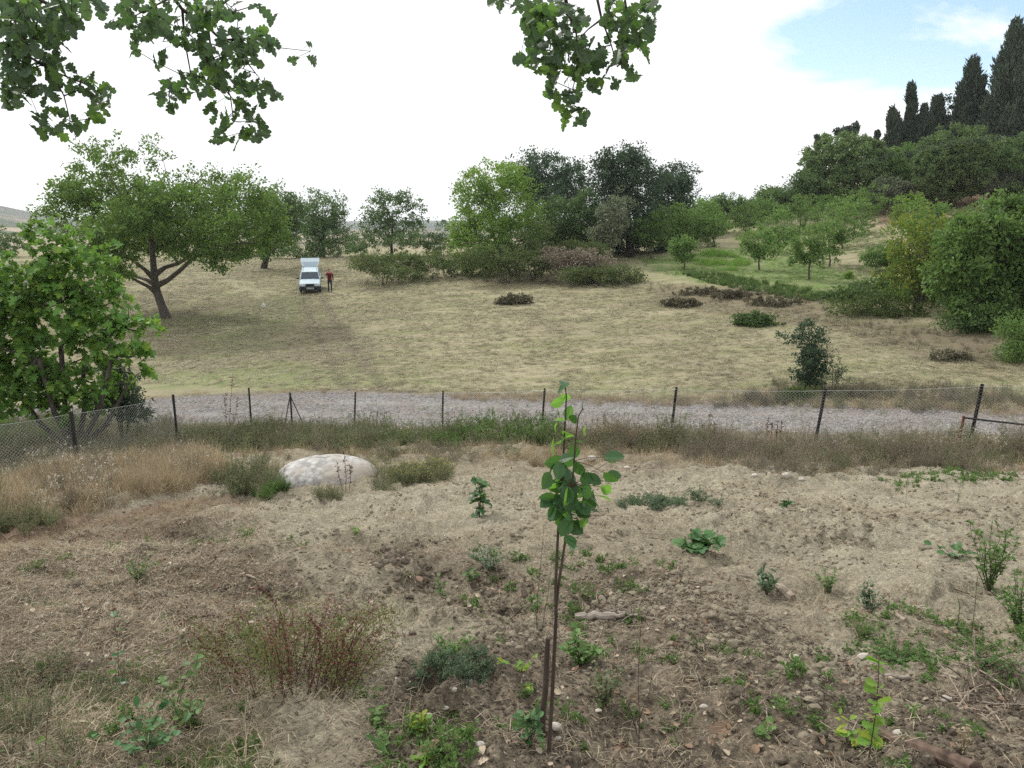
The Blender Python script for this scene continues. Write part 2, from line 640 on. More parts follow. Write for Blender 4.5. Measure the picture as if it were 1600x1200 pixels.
M = {}
M['bark'] = plain('bark', (0.125, 0.112, 0.1), 0.95, 0.1, col2=(0.055, 0.048, 0.042), scale=14, bump=0.6, stretch=(1, 1, 0.25))
M['bark_dark'] = plain('bark_dark', (0.07, 0.055, 0.05), 0.95, 0.1, col2=(0.03, 0.025, 0.022), scale=14, bump=0.5, stretch=(1, 1, 0.3))
M['twig'] = plain('twig_bark', (0.075, 0.06, 0.048), 0.9, 0.1, var=0.3)
M['twig_red'] = plain('twig_red', (0.085, 0.05, 0.04), 0.9, 0.1, var=0.3)
M['oak'] = leaf_mat('oak_leaf', (0.05, 0.09, 0.05), (0.08, 0.13, 0.06), 0.42, tcol=(0.13, 0.25, 0.06), rough=0.5, spec=0.35)
M['fig'] = leaf_mat('fig_leaf', (0.1, 0.22, 0.05), (0.17, 0.34, 0.065), 0.38, tcol=(0.24, 0.44, 0.05), c3=(0.2, 0.33, 0.05), w3=0.2)
M['walnut'] = leaf_mat('walnut_leaf', (0.08, 0.155, 0.04), (0.145, 0.25, 0.055), 0.38, tcol=(0.22, 0.36, 0.05), c3=(0.2, 0.27, 0.05), w3=0.1)
M['orchard'] = leaf_mat('orchard_leaf', (0.085, 0.165, 0.048), (0.16, 0.265, 0.07), 0.38, tcol=(0.23, 0.37, 0.07))
M['lime'] = leaf_mat('lime_green_leaf', (0.1, 0.19, 0.042), (0.19, 0.32, 0.06), 0.4, tcol=(0.34, 0.5, 0.06))
M['yellowgreen'] = leaf_mat('yellowing_leaf', (0.09, 0.175, 0.045), (0.18, 0.25, 0.045), 0.38, tcol=(0.3, 0.38, 0.04), c3=(0.3, 0.3, 0.03), w3=0.2)
M['dark'] = leaf_mat('dark_evergreen_leaf', (0.045, 0.08, 0.048), (0.08, 0.13, 0.07), 0.25, tcol=(0.08, 0.15, 0.05))
M['mid'] = leaf_mat('mid_green_leaf', (0.065, 0.125, 0.045), (0.13, 0.21, 0.07), 0.34, tcol=(0.15, 0.25, 0.06))
M['oakfar'] = leaf_mat('round_oak_leaf', (0.08, 0.135, 0.055), (0.17, 0.24, 0.085), 0.28, tcol=(0.17, 0.26, 0.06))
M['cypress'] = leaf_mat('cypress_leaf', (0.05, 0.075, 0.056), (0.095, 0.125, 0.085), 0.15, tcol=(0.06, 0.09, 0.05))
M['greygreen'] = leaf_mat('grey_green_leaf', (0.1, 0.125, 0.075), (0.17, 0.2, 0.125), 0.25, tcol=(0.2, 0.24, 0.11))
M['bramble'] = leaf_mat('bramble_leaf', (0.06, 0.105, 0.035), (0.14, 0.19, 0.06), 0.28, tcol=(0.2, 0.28, 0.06), c3=(0.16, 0.14, 0.07), w3=0.06)
M['drybrush'] = leaf_mat('dry_brush', (0.15, 0.13, 0.095), (0.28, 0.245, 0.185), 0.15, tcol=(0.25, 0.2, 0.12))
M['brownbrush'] = leaf_mat('brown_brush', (0.085, 0.08, 0.05), (0.17, 0.155, 0.1), 0.15, tcol=(0.17, 0.16, 0.08))
M['olive'] = leaf_mat('olive_weed_leaf', (0.13, 0.155, 0.06), (0.22, 0.25, 0.1), 0.35, tcol=(0.3, 0.34, 0.1))
M['straw'] = leaf_mat('straw_blade', (0.26, 0.215, 0.145), (0.46, 0.395, 0.28), 0.2, tcol=(0.5, 0.42, 0.24), c3=(0.2, 0.15, 0.09), w3=0.2)
M['hay'] = leaf_mat('mown_hay', (0.27, 0.25, 0.155), (0.55, 0.5, 0.34), 0.15, tcol=(0.44, 0.4, 0.24), c3=(0.12, 0.115, 0.06), w3=0.3)
M['gold'] = leaf_mat('golden_dry_grass', (0.27, 0.22, 0.135), (0.52, 0.44, 0.3), 0.25, tcol=(0.46, 0.38, 0.23), c3=(0.23, 0.14, 0.085), w3=0.2)
M['weed'] = leaf_mat('weed_leaf', (0.12, 0.155, 0.075), (0.24, 0.28, 0.15), 0.28, tcol=(0.22, 0.28, 0.1), c3=(0.25, 0.2, 0.12), w3=0.25)
M['weedgreen'] = leaf_mat('green_weed_leaf', (0.07, 0.14, 0.04), (0.14, 0.23, 0.07), 0.32, tcol=(0.22, 0.34, 0.06))
M['weedblue'] = leaf_mat('blue_green_weed', (0.09, 0.14, 0.08), (0.16, 0.22, 0.13), 0.25, tcol=(0.18, 0.26, 0.12))
M['purpleweed'] = leaf_mat('dead_weed_stem', (0.17, 0.14, 0.11), (0.38, 0.32, 0.255), 0.18, tcol=(0.3, 0.25, 0.17), c3=(0.16, 0.18, 0.09), w3=0.3)
M['grass'] = leaf_mat('fresh_grass', (0.13, 0.24, 0.05), (0.22, 0.38, 0.08), 0.35, tcol=(0.34, 0.52, 0.08))
M['timber'] = plain('brown_timber', (0.15, 0.11, 0.085), 0.9, 0.1, col2=(0.07, 0.045, 0.035), scale=30, bump=0.6, stretch=(0.3, 0.3, 1))
M['dock'] = leaf_mat('rusty_seed_head', (0.09, 0.035, 0.025), (0.16, 0.07, 0.045), 0.1, tcol=(0.15, 0.07, 0.04))
M['yellowflower'] = leaf_mat('yellow_flower', (0.35, 0.32, 0.1), (0.5, 0.45, 0.14), 0.2, tcol=(0.5, 0.45, 0.1))
M['umbel'] = leaf_mat('white_umbel', (0.5, 0.48, 0.42), (0.7, 0.68, 0.6), 0.2, tcol=(0.6, 0.6, 0.5))
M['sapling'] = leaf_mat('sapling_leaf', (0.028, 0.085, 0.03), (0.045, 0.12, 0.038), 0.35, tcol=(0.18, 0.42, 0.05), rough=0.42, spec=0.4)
M['sapling_lit'] = leaf_mat('sapling_young_leaf', (0.11, 0.26, 0.045), (0.15, 0.33, 0.06), 0.5, tcol=(0.3, 0.6, 0.07), rough=0.45)  # brighter copy of the sapling leaf, light on it put into the colour
M['seedling'] = leaf_mat('seedling_leaf', (0.12, 0.25, 0.045), (0.2, 0.34, 0.06), 0.42, tcol=(0.34, 0.52, 0.06), c3=(0.28, 0.34, 0.05), w3=0.2)
M['squash'] = leaf_mat('squash_leaf', (0.045, 0.11, 0.038), (0.08, 0.17, 0.055), 0.2, tcol=(0.12, 0.25, 0.05))
M['litter'] = leaf_mat('dead_leaf', (0.14, 0.085, 0.055), (0.3, 0.2, 0.13), 0.1, tcol=(0.2, 0.12, 0.06), c3=(0.4, 0.33, 0.24), w3=0.2)
M['stick'] = plain('weathered_stick', (0.4, 0.34, 0.27), 0.9, 0.1, col2=(0.2, 0.155, 0.12), scale=20)
M['darkstick'] = plain('dark_twig', (0.1, 0.075, 0.06), 0.9, 0.1, var=0.4)
M['log'] = plain('grey_log_wood', (0.36, 0.32, 0.27), 0.9, 0.1, col2=(0.15, 0.12, 0.1), scale=24, bump=0.6, stretch=(0.25, 1, 1))
M['clod'] = plain('soil_clod', (0.32, 0.282, 0.212), 1.0, 0.05, col2=(0.2, 0.17, 0.125), scale=30, bump=0.5)
M['clod_dark'] = plain('dark_clod', (0.17, 0.142, 0.108), 1.0, 0.05, col2=(0.09, 0.074, 0.058), scale=30, bump=0.5)
M['stone'] = plain('pale_stone', (0.5, 0.46, 0.4), 0.9, 0.15, col2=(0.34, 0.3, 0.26), scale=20, bump=0.3)
M['gravel'] = plain('grey_gravel', (0.36, 0.335, 0.33), 0.9, 0.15, col2=(0.2, 0.18, 0.18), scale=12)
M['post'] = plain('black_post_paint', (0.028, 0.026, 0.027), 0.6, 0.3, var=0.3)
M['wire'] = plain('galvanised_wire', (0.42, 0.44, 0.42), 0.5, 0.4, metal=0.1, var=0.1)
M['rust'] = plain('rusted_steel', (0.2, 0.075, 0.045), 0.85, 0.2, col2=(0.07, 0.04, 0.035), scale=20)

# ------------------------------------------------------------------ ground sheet: soil, field, road, far country
ang = np.concatenate([np.linspace(-180, -50, 26)[:-1], np.linspace(-50, -38, 30)[:-1], np.linspace(-38, 38, 700)[:-1], np.linspace(38, 50, 30)[:-1], np.linspace(50, 180, 26)[:-1]])
rad = np.concatenate([[0.35, 0.7, 1.1], np.geomspace(1.5, 14, 300)[:-1], np.geomspace(14, 60, 190)[:-1], np.geomspace(60, 200, 60)[:-1], np.geomspace(200, 2800, 50)])
A_, R_ = np.meshgrid(np.radians(ang), rad)
GX, GY = R_ * np.sin(A_), R_ * np.cos(A_)
GZ = H(GX.ravel(), GY.ravel()).reshape(GX.shape)
print('ground z', GZ.min(), GZ.max())
GZ[R_ > 2500] -= 0
nr, na = GX.shape


def gmask(poly_px, jit=0.5, fr=1.2, seed=0):
    poly = polyG(poly_px)
    x, y = GX.ravel(), GY.ravel()
    acc = np.zeros(x.shape)
    for k in range(5):
        jx = (fbm(x * fr, y * fr, 4, seed + 100 + k) - 0.5) * 4 * jit * (0.5 + 0.25 * k)
        jy = (fbm(x * fr, y * fr, 4, seed + 200 + k) - 0.5) * 4 * jit * (0.5 + 0.25 * k)
        acc += inpoly(x + jx, y + jy, poly)
    return acc / 5


x, y = GX.ravel(), GY.ravel()
r_ = np.hypot(x, y)
rd, _ = polydist(x, y, ROAD)
jr = (fbm(x * 2, y * 2, 4, 5) - 0.5) * 1.0
hw = np.interp(x, [-10, 3, 9], [2.3, 2.05, 1.7])
w_road = sstep(0.25, -0.25, rd - hw + jr)
ry = lineY(x, ROAD)
fy = lineY(x, FENCE)
w_field = sstep(0.3, 1.2, y - ry - hw * 0.9 + jr)
w_verge = sstep(-1.6, 0.2, y - fy + jr * 1.5) * (1 - w_field) * (1 - w_road)
w_green = np.clip(gmask([(1000, 402), (1120, 395), (1180, 380), (1260, 350), (1240, 395), (1330, 432), (1420, 455), (1300, 480), (1180, 450), (1090, 442), (1010, 418)], 1.2, 0.4, 1)
                  + 0.6 * gmask([(470, 455), (260, 500), (330, 560), (430, 540), (480, 500)], 1.2, 0.4, 2) * 0.6
                  + 0.5 * gmask([(230, 580), (460, 565), (700, 600), (240, 612)], 1.0, 0.5, 3), 0, 1)
w_pink = gmask([(1360, 352), (1380, 322), (1560, 292), (1600, 300), (1600, 350), (1420, 352)], 1.5, 0.3, 4)
w_brown = np.clip(gmask([(-100, 850), (330, 812), (420, 880), (560, 960), (420, 1040), (300, 1100), (-200, 1210)], 0.25, 1.5, 5)
                  + gmask([(620, 1040), (840, 980), (880, 900), (1060, 880), (1140, 940), (1300, 1040), (1450, 1080), (1700, 1060), (1700, 1290), (560, 1290), (560, 1130)], 0.22, 1.5, 6)
                  + 0.7 * gmask([(560, 850), (700, 850), (840, 930), (800, 970), (620, 930)], 0.2, 1.5, 7)
                  + 0.6 * gmask([(1020, 445), (1180, 450), (1300, 470), (1330, 520), (1180, 500), (1020, 475)], 1.0, 0.6, 8)
                  + 0.6 * gmask([(1290, 500), (1600, 520), (1600, 590), (1420, 560)], 1.0, 0.6, 9)
                  + 0.5 * gmask([(930, 720), (1200, 715), (1260, 740), (1000, 745)], 0.5, 1.0, 10), 0, 1)
w_pale = np.clip(gmask([(1080, 730), (1240, 722), (1600, 740), (1650, 950), (1500, 990), (1330, 900), (1190, 850), (960, 800), (900, 760)], 0.5, 0.8, 11)
                 + gmask([(190, 795), (350, 752), (480, 775), (760, 735), (900, 740), (880, 800), (600, 830), (300, 870), (180, 840)], 0.4, 1.0, 12)
                 + 0.7 * gmask([(560, 960), (640, 940), (650, 1060), (560, 1120), (430, 1200), (380, 1200), (470, 1080)], 0.15, 2, 13)
                 + 0.6 * gmask([(1200, 930), (1420, 1040), (1400, 1080), (1250, 1060), (1100, 940)], 0.2, 2, 14), 0, 1)
w_rust = gmask([(-100, 840), (0, 815), (200, 800), (330, 770), (400, 780), (300, 820), (100, 860), (-100, 900)], 0.4, 1.2, 15)
w_far = sstep(130, 400, r_)
w_tan = gmask([(240, 520), (330, 470), (470, 462), (540, 500), (600, 560), (500, 585), (330, 590), (230, 575)], 1.5, 0.35, 16)
_tk = [G(*q)[:2] for q in ((487, 466), (500, 490), (522, 530), (548, 575), (575, 612))]
_td, _ = polydist(x, y, _tk)
w_track = np.exp(-((_td - 0.7) / 0.32) ** 2) * np.clip(0.55 + 1.1 * fbm(x * 0.9, y * 0.9, 3, 88), 0, 0.9) * sstep(25, 30, y)
w_rut = np.exp(-((rd - 0.85) / 0.35) ** 2) * w_road
w_hill = sstep(700, 1100, r_)
ATTR = dict(track=w_track, rut=w_rut, tan=w_tan, hill=w_hill, road=w_road, field=w_field, verge=w_verge, green=w_green, pink=w_pink, brown=w_brown, pale=w_pale, rust=w_rust, far=w_far)

m, t = new_mat('ground_surface')
tcn = nd(t, 'ShaderNodeTexCoord')
ob = tcn.outputs['Object']


def att(n):
    return nd(t, 'ShaderNodeAttribute', attribute_name=n).outputs['Fac']


def noise(scale, det=6, rough=0.6, vec=None, dist=0.0):
    return nd(t, 'ShaderNodeTexNoise', {'Vector': vec or ob, 'Scale': scale, 'Detail': det, 'Roughness': rough, 'Distortion': dist}).outputs[0]


nA, nB, nC, nD = noise(0.9, 5), noise(7, 6, 0.7), noise(45, 5, 0.7), noise(160, 3, 0.7)
f = ramp(t, nB, [(0.3, 0.0), (0.7, 1.0)])
soil = mixc(t, f, (0.185, 0.16, 0.116), (0.39, 0.345, 0.25))
pale = mixc(t, f, (0.27, 0.245, 0.18), (0.46, 0.42, 0.315))
brown = mixc(t, f, (0.085, 0.07, 0.053), (0.29, 0.243, 0.178))
rust = mixc(t, f, (0.12, 0.08, 0.055), (0.28, 0.21, 0.15))
st = nd(t, 'ShaderNodeMapping', {0: ob, 'Scale': (0.6, 1.5, 1.0), 'Rotation': (0, 0, 0.15)}).outputs[0]
nS = noise(2.6, 7, 0.72, st)
nS2 = noise(16, 5, 0.75, st)
straw = ramp(t, nS, [(0.3, (0.17, 0.145, 0.095, 1)), (0.43, (0.3, 0.265, 0.17, 1)), (0.58, (0.4, 0.365, 0.23, 1)), (0.72, (0.27, 0.265, 0.135, 1))])
straw = mixc(t, ramp(t, nS2, [(0.35, 0.0), (0.65, 0.6)]), straw, (0.46, 0.42, 0.29))
straw = mixc(t, ramp(t, noise(0.16, 4), [(0.45, 0.0), (0.62, 0.4)]), straw, (0.2, 0.16, 0.12))
straw = mixc(t, nd(t, 'ShaderNodeMath', {0: att('tan'), 1: 0.55}, operation='MULTIPLY').outputs[0], straw, (0.2, 0.165, 0.125))
vor = nd(t, 'ShaderNodeTexVoronoi', {'Vector': ob, 'Scale': 14.0})
gv = ramp(t, vor.outputs['Color'], [(0.0, (0.11, 0.103, 0.1, 1)), (0.6, (0.26, 0.247, 0.238, 1)), (1.0, (0.44, 0.425, 0.405, 1))])
gv = mixc(t, nd(t, 'ShaderNodeMath', {0: att('rut'), 1: 0.6}, operation='MULTIPLY').outputs[0], gv, (0.36, 0.345, 0.325))
gv = mixc(t, ramp(t, nA, [(0.42, 0.0), (0.62, 0.55)]), gv, (0.25, 0.205, 0.175))
green = mixc(t, f, (0.1, 0.16, 0.05), (0.2, 0.27, 0.09))
straw = mixc(t, ramp(t, noise(1.0, 5, 0.65, nd(t, 'ShaderNodeMapping', {0: ob, 'Scale': (0.22, 1.1, 1.0), 'Rotation': (0, 0, 0.1)}).outputs[0]), [(0.47, 0.0), (0.6, 0.75)]), straw, (0.235, 0.25, 0.12))
straw = mixc(t, 1.0, straw, (0.9, 0.9, 0.9), 'MULTIPLY')
straw = mixc(t, att('track'), straw, (0.16, 0.13, 0.1))
pink = mixc(t, f, (0.26, 0.19, 0.14), (0.42, 0.33, 0.25))
verge = mixc(t, f, (0.1, 0.085, 0.06), (0.27, 0.225, 0.15))
sF = nd(t, 'ShaderNodeMapping', {0: ob, 'Scale': (1.0, 1.6, 1.0)}).outputs[0]
nF = noise(0.0045, 4, 0.55, sF)
nF2 = noise(0.03, 5, 0.6, sF)
farc = ramp(t, nF, [(0.40, (0.07, 0.095, 0.05, 1)), (0.47, (0.2, 0.18, 0.11, 1)), (0.5, (0.42, 0.34, 0.24, 1)), (0.62, (0.3, 0.25, 0.17, 1))], 'LINEAR')
farc = mixc(t, ramp(t, nF2, [(0.52, 0.0), (0.58, 0.8)]), farc, (0.06, 0.085, 0.05))
c = mixc(t, nd(t, 'ShaderNodeMath', {0: att('pale'), 1: 0.72}, operation='MULTIPLY').outputs[0], soil, pale)
c = mixc(t, att('brown'), c, brown)
c = mixc(t, att('rust'), c, rust)
c = mixc(t, att('verge'), c, verge)
c = mixc(t, att('field'), c, straw)
gf = nd(t, 'ShaderNodeMath', {0: att('green'), 1: ramp(t, nA, [(0.3, 0.35), (0.6, 0.95)])}, operation='MULTIPLY').outputs[0]
c = mixc(t, gf, c, green)
bf = nd(t, 'ShaderNodeMath', {0: att('brown'), 1: att('field')}, operation='MULTIPLY').outputs[0]
c = mixc(t, bf, c, (0.13, 0.1, 0.07))
c = mixc(t, att('pink'), c, pink)
c = mixc(t, att('road'), c, gv)
farc = mixc(t, nd(t, 'ShaderNodeMath', {0: att('hill'), 1: 0.8}, operation='MULTIPLY').outputs[0], farc, (0.07, 0.1, 0.095))  # green scrub tone, with the blue of distance haze put into it
c = mixc(t, att('far'), c, farc)
sp = ramp(t, nC, [(0.3, 0.45), (0.7, 1.45)])
c = mixc(t, 1.0, c, sp, 'MULTIPLY')
sp2 = ramp(t, nD, [(0.25, 0.7), (0.7, 1.25)])
c = mixc(t, 1.0, c, sp2, 'MULTIPLY')
hh = nd(t, 'ShaderNodeMath', {0: nC, 1: 0.5, 2: nB}, operation='MULTIPLY_ADD').outputs[0]
hh = nd(t, 'ShaderNodeMath', {0: nD, 1: 0.18, 2: hh}, operation='MULTIPLY_ADD').outputs[0]
bp = nd(t, 'ShaderNodeBump', {'Strength': 0.9, 'Distance': 0.06, 'Height': hh})
pb = nd(t, 'ShaderNodeBsdfPrincipled', {'Base Color': c, 'Roughness': 1.0, 'Specular IOR Level': 0.05, 'Normal': bp.outputs[0]})
nd(t, 'ShaderNodeOutputMaterial', {0: pb.outputs[0]})
M['ground'] = m

idx = np.arange(nr * na).reshape(nr, na)
a = idx[:-1]
b = idx[1:]
quads = np.stack([a, b, np.roll(b, -1, 1), np.roll(a, -1, 1)], -1).reshape(-1, 4)
rdq = rd[quads].mean(1) - hw[quads].mean(1)
yq = (y - ry)[quads].mean(1)
rq = r_[quads].mean(1)
xq = x[quads].mean(1)
isroad = (rdq < 0) & (rq < 60)
isfar = (rq > 330)
isfield = (~isroad) & (~isfar) & (yq > 0)
issoil = ~(isroad | isfar | isfield)
V = np.stack([x, y, GZ.ravel()], 1)


def ground_obj(name, sel, label_kind='structure'):
    fq = quads[sel]
    used, inv = np.unique(fq.ravel(), return_inverse=True)
    mb = MB()
    mb.add(V[used], inv.reshape(-1, 4))
    if name == 'ground':
        c0 = int(np.argmin(np.abs(V[used][:, 0]) + np.abs(V[used][:, 1])))
        ring = [int(np.nonzero(used == i)[0][0]) for i in idx[0]]
        z0 = float(np.mean(V[idx[0], 2]))
        mb.v.append(np.array([[0, 0, z0]]))
        mb.n += 1
        mb.t.append(np.array([(mb.n - 1, ring[(i + 1) % na], ring[i]) for i in range(na)]))
        mb.tm.append(np.zeros(na))
        used = np.append(used, idx[0, 0])
    me = mb.mesh(name, M['ground'], True)
    for k, w in ATTR.items():
        at = me.attributes.new(k, 'FLOAT', 'POINT')
        at.data.foreach_set('value', w[used].astype(np.float32))
    o = link(name, me)
    o['kind'] = label_kind
    return o


ground_obj('ground', issoil)
ground_obj('field', isfield)
ground_obj('gravel_road', isroad)
ground_obj('distant_hills', isfar)
print('ground', time.time() - T0)


# ------------------------------------------------------------------ scatter by geometry nodes (uncountable things only)
def lib_obj(name, mb, mats, smooth=False):
    return bpy.data.objects.new(name, mb.mesh(name, mats, smooth))


def gn_tree(coll):
    g = bpy.data.node_groups.new('scatter_' + coll.name, 'GeometryNodeTree')
    g.interface.new_socket('Geometry', in_out='INPUT', socket_type='NodeSocketGeometry')
    g.interface.new_socket('Geometry', in_out='OUTPUT', socket_type='NodeSocketGeometry')
    gi = g.nodes.new('NodeGroupInput')
    go = g.nodes.new('NodeGroupOutput')
    ip = g.nodes.new('GeometryNodeInstanceOnPoints')
    ci = g.nodes.new('GeometryNodeCollectionInfo')
    ci.inputs['Collection'].default_value = coll
    ci.inputs['Separate Children'].default_value = True
    ci.inputs['Reset Children'].default_value = True
    g.links.new(gi.outputs[0], ip.inputs['Points'])
    g.links.new(ci.outputs[0], ip.inputs['Instance'])
    ip.inputs['Pick Instance'].default_value = True

    def na(n, ty):
        a = g.nodes.new('GeometryNodeInputNamedAttribute')
        a.data_type = ty
        a.inputs['Name'].default_value = n
        return a.outputs['Attribute']
    g.links.new(na('idx', 'INT'), ip.inputs['Instance Index'])
    g.links.new(na('rot', 'FLOAT_VECTOR'), ip.inputs['Rotation'])
    g.links.new(na('scl', 'FLOAT_VECTOR'), ip.inputs['Scale'])
    g.links.new(ip.outputs[0], go.inputs[0])
    return g


LIBS = {}


def library(name, objs):
    c = bpy.data.collections.new('source_' + name)
    for o in objs:
        c.objects.link(o)
    LIBS[name] = (gn_tree(c), len(objs))


def scatter(name, lib, pts, smin, smax, tilt=0.15, sink=0.0, zs=(0.8, 1.2), label=None, cat=None, yaw=None):
    g, nv = LIBS[lib]
    n = len(pts)
    if n == 0:
        return
    pts = np.array(pts, float)
    pts[:, 2] -= sink
    me = bpy.data.meshes.new(name)
    me.vertices.add(n)
    me.vertices.foreach_set('co', pts.astype(np.float32).ravel())
    s = smin + (smax - smin) * rng.random(n) ** 1.5
    scl = np.stack([s, s, s * rng.uniform(zs[0], zs[1], n)], 1)
    yw = rng.uniform(0, 6.283, n) if yaw is None else rng.normal(yaw[0], yaw[1], n)
    rot = np.stack([rng.normal(0, tilt, n), rng.normal(0, tilt, n), yw], 1)
    a = me.attributes.new('scl', 'FLOAT_VECTOR', 'POINT')
    a.data.foreach_set('vector', scl.astype(np.float32).ravel())
    a = me.attributes.new('rot', 'FLOAT_VECTOR', 'POINT')
    a.data.foreach_set('vector', rot.astype(np.float32).ravel())
    a = me.attributes.new('idx', 'INT', 'POINT')
    a.data.foreach_set('value', rng.integers(0, nv, n).astype(np.int32))
    o = link(name, me)
    md = o.modifiers.new('scatter', 'NODES')
    md.node_group = g
    tag(o, label, None, None, 'stuff')
    return o


def pts_poly(poly_px, n, clump=None, seed=0, world=None):
    """n random ground points inside the ground polygon whose corners are seen at poly_px"""
    poly = np.array(world if world is not None else polyG(poly_px))
    lo, hi = poly.min(0), poly.max(0)
    out = []
    tot = 0
    for _ in range(60):
        xs = rng.uniform(lo[0], hi[0], n * 2)
        ys = rng.uniform(lo[1], hi[1], n * 2)
        k = inpoly(xs, ys, poly)
        if clump:
            fr, th, sf = clump
            v = fbm(xs * fr, ys * fr, 3, 300 + seed)
            k &= rng.random(len(xs)) < sstep(th - sf, th + sf, v)
        out.append(np.stack([xs[k], ys[k]], 1))
        tot += k.sum()
        if tot >= n:
            break
    p = np.concatenate(out)[:n]
    return np.column_stack([p, H(p[:, 0], p[:, 1])])


def blades(n, h, spread, w, lean=0.5, lay=0.0, seed=0):
    """tuft of grass blades; lay = 1 gives blades lying on the ground"""
    mb = MB()
    an = rng.uniform(0, 6.283, n)
    rr = spread * np.sqrt(rng.random(n))
    P0 = np.stack([rr * np.cos(an), rr * np.sin(an), np.zeros(n) - 0.01 + lay * rng.uniform(0, 0.35, n) * h], 1)
    az = rng.uniform(0, 6.283, n)
    up = np.abs(rng.normal(0, lean, n))
    el = (1 - lay) * (1.45 - np.clip(up, 0, 1.3)) + lay * rng.normal(0.08, 0.2, n)
    D = np.stack([np.cos(az) * np.cos(el), np.sin(az) * np.cos(el), np.sin(el)], 1)
    N = np.cross(D, rnd_dirs(n)) if lay < 0.5 else np.array([[0, 0, 1.0]]) + rng.normal(0, 0.4, (n, 3))
    L = h * rng.uniform(0.5, 1.0, n)
    return mb, P0, D, N, L


def lib_tuft(name, lib_mats, nvar, n, h, spread, w, lean, lay=0.0, extra=None):
    os_ = []
    for k in range(nvar):
        mb, P0, D, N, L = blades(n, h, spread, w, lean, lay)
        mb.leaves(BLADE, P0, D, N, L, w)
        if extra:
            extra(mb, P0, D, L)
        os_.append(lib_obj(name + '_source', mb, lib_mats))
    library(name, os_)


def weed_mesh(h, nst, nleaf, ll, lw, spread, lean=0.35, tpl=DIAMOND, tips=0, branch=2, stem_r=0.0022, flower=0.0, conv=0.3):
    """a bushy weed: thin stems carrying small leaves"""
    mb = MB()
    for i in range(nst):
        an = rng.uniform(0, 6.283)
        r0 = spread * 0.25 * rng.random()
        p = np.array([r0 * math.cos(an), r0 * math.sin(an), -0.02])
        d = np.array([math.cos(an) * lean * rng.uniform(0.2, 1.4), math.sin(an) * lean * rng.uniform(0.2, 1.4), 1.0])
        hh_ = h * rng.uniform(0.55, 1.0)
        pts = [p]
        k = 4
        for j in range(k):
            d = d + rng.normal(0, 0.12, 3)
            d /= np.linalg.norm(d)
            p = p + d * hh_ / k
            pts.append(p)
        pts = np.array(pts)
        mb.tube(pts, np.linspace(stem_r, stem_r * 0.4, k + 1), 3, 0, False)
        segs = [pts]
        for b_ in range(branch):
            tt = rng.uniform(0.3, 0.85)
            q = pts[0] * (1 - tt) + pts[-1] * tt
            q = pts[int(tt * k)]
            d2 = rnd_dirs(1, 0.6)[0] * hh_ * rng.uniform(0.2, 0.38)
            bb = np.array([q, q + d2 * 0.5 + [0, 0, 0.02], q + d2 + [0, 0, 0.06 * h]])
            mb.tube(bb, [stem_r * 0.6, stem_r * 0.5, stem_r * 0.3], 3, 0, False)
            segs.append(bb)
        for sgi, sg in enumerate(segs):
            nl = nleaf if sgi == 0 else nleaf // 2
            if nl <= 0:
                continue
            tt = rng.uniform(0.12, 1.0, nl) * (len(sg) - 1)
            i0 = np.minimum(tt.astype(int), len(sg) - 2)
            fr = (tt - i0)[:, None]
            Q = sg[i0] * (1 - fr) + sg[i0 + 1] * fr
            mb.leaves(tpl, Q, rnd_dirs(nl, conv), rnd_dirs(nl, 0.8), ll * rng.uniform(0.5, 1.1, nl), lw * rng.uniform(0.6, 1.1, nl), 1)
            if flower > 0 and rng.random() < flower:
                Q = np.repeat(sg[-1:], 6, 0) + rng.normal(0, 0.012, (6, 3))
                mb.leaves(DIAMOND, Q, rnd_dirs(6), rnd_dirs(6), 0.014, 0.012, 2)
    return mb


def lib_weed(name, nvar, mats, **kw):
    library(name, [lib_obj(name + '_source', weed_mesh(**kw), mats) for _ in range(nvar)])


def rock_mesh(sx, sy, sz, seed=0, sub=1, jag=0.35):
    import bmesh
    bm = bmesh.new()
    bmesh.ops.create_icosphere(bm, subdivisions=sub, radius=1.0)
    r2 = np.random.default_rng(seed)
    for v_ in bm.verts:
        v_.co *= 1 + r2.uniform(-jag, jag * 0.6)
    v = np.array([v_.co[:] for v_ in bm.verts]) * [sx, sy, sz]
    f = np.array([[q.index for q in fc.verts] for fc in bm.faces])
    bm.free()
    mb = MB()
    mb.add(v, f)
    return mb


library('clod', [lib_obj('clod_source', rock_mesh(1, 0.8, 0.6, k, 2, 0.28), M['clod'], False) for k in range(5)])
library('clod_dark', [lib_obj('clod_source', rock_mesh(1, 0.8, 0.6, 10 + k, 2, 0.28), M['clod_dark'], False) for k in range(4)])
library('pebble', [lib_obj('pebble_source', rock_mesh(1, 0.75, 0.55, 20 + k, 1, 0.2), M['stone'], False) for k in range(4)])
library('gravel', [lib_obj('gravel_source', rock_mesh(1, 0.8, 0.6, 30 + k, 1, 0.3), M['gravel'], False) for k in range(4)])
lib_tuft('haytuft', M['hay'], 5, 46, 0.26, 0.2, 0.008, 0.9, 0.86)
lib_tuft('strawlit', M['straw'], 5, 16, 0.13, 0.13, 0.004, 0.9, 1.0)
lib_tuft('goldgrass', M['gold'], 5, 46, 0.62, 0.13, 0.006, 0.28)
lib_tuft('goldlow', M['gold'], 4, 40, 0.3, 0.14, 0.006, 0.7)
lib_tuft('freshgrass', M['grass'], 4, 40, 0.34, 0.16, 0.008, 0.5)
lib_tuft('lowgrass', M['weedgreen'], 4, 26, 0.12, 0.12, 0.006, 0.8)
lib_weed('greyweed', 5, [M['twig'], M['weed'], M['yellowflower']], h=0.75, nst=16, nleaf=26, ll=0.045, lw=0.011, spread=0.4, lean=0.4)
lib_weed('greenweed', 4, [M['twig'], M['weedgreen'], M['yellowflower']], h=0.62, nst=14, nleaf=28, ll=0.055, lw=0.018, spread=0.4, lean=0.4)
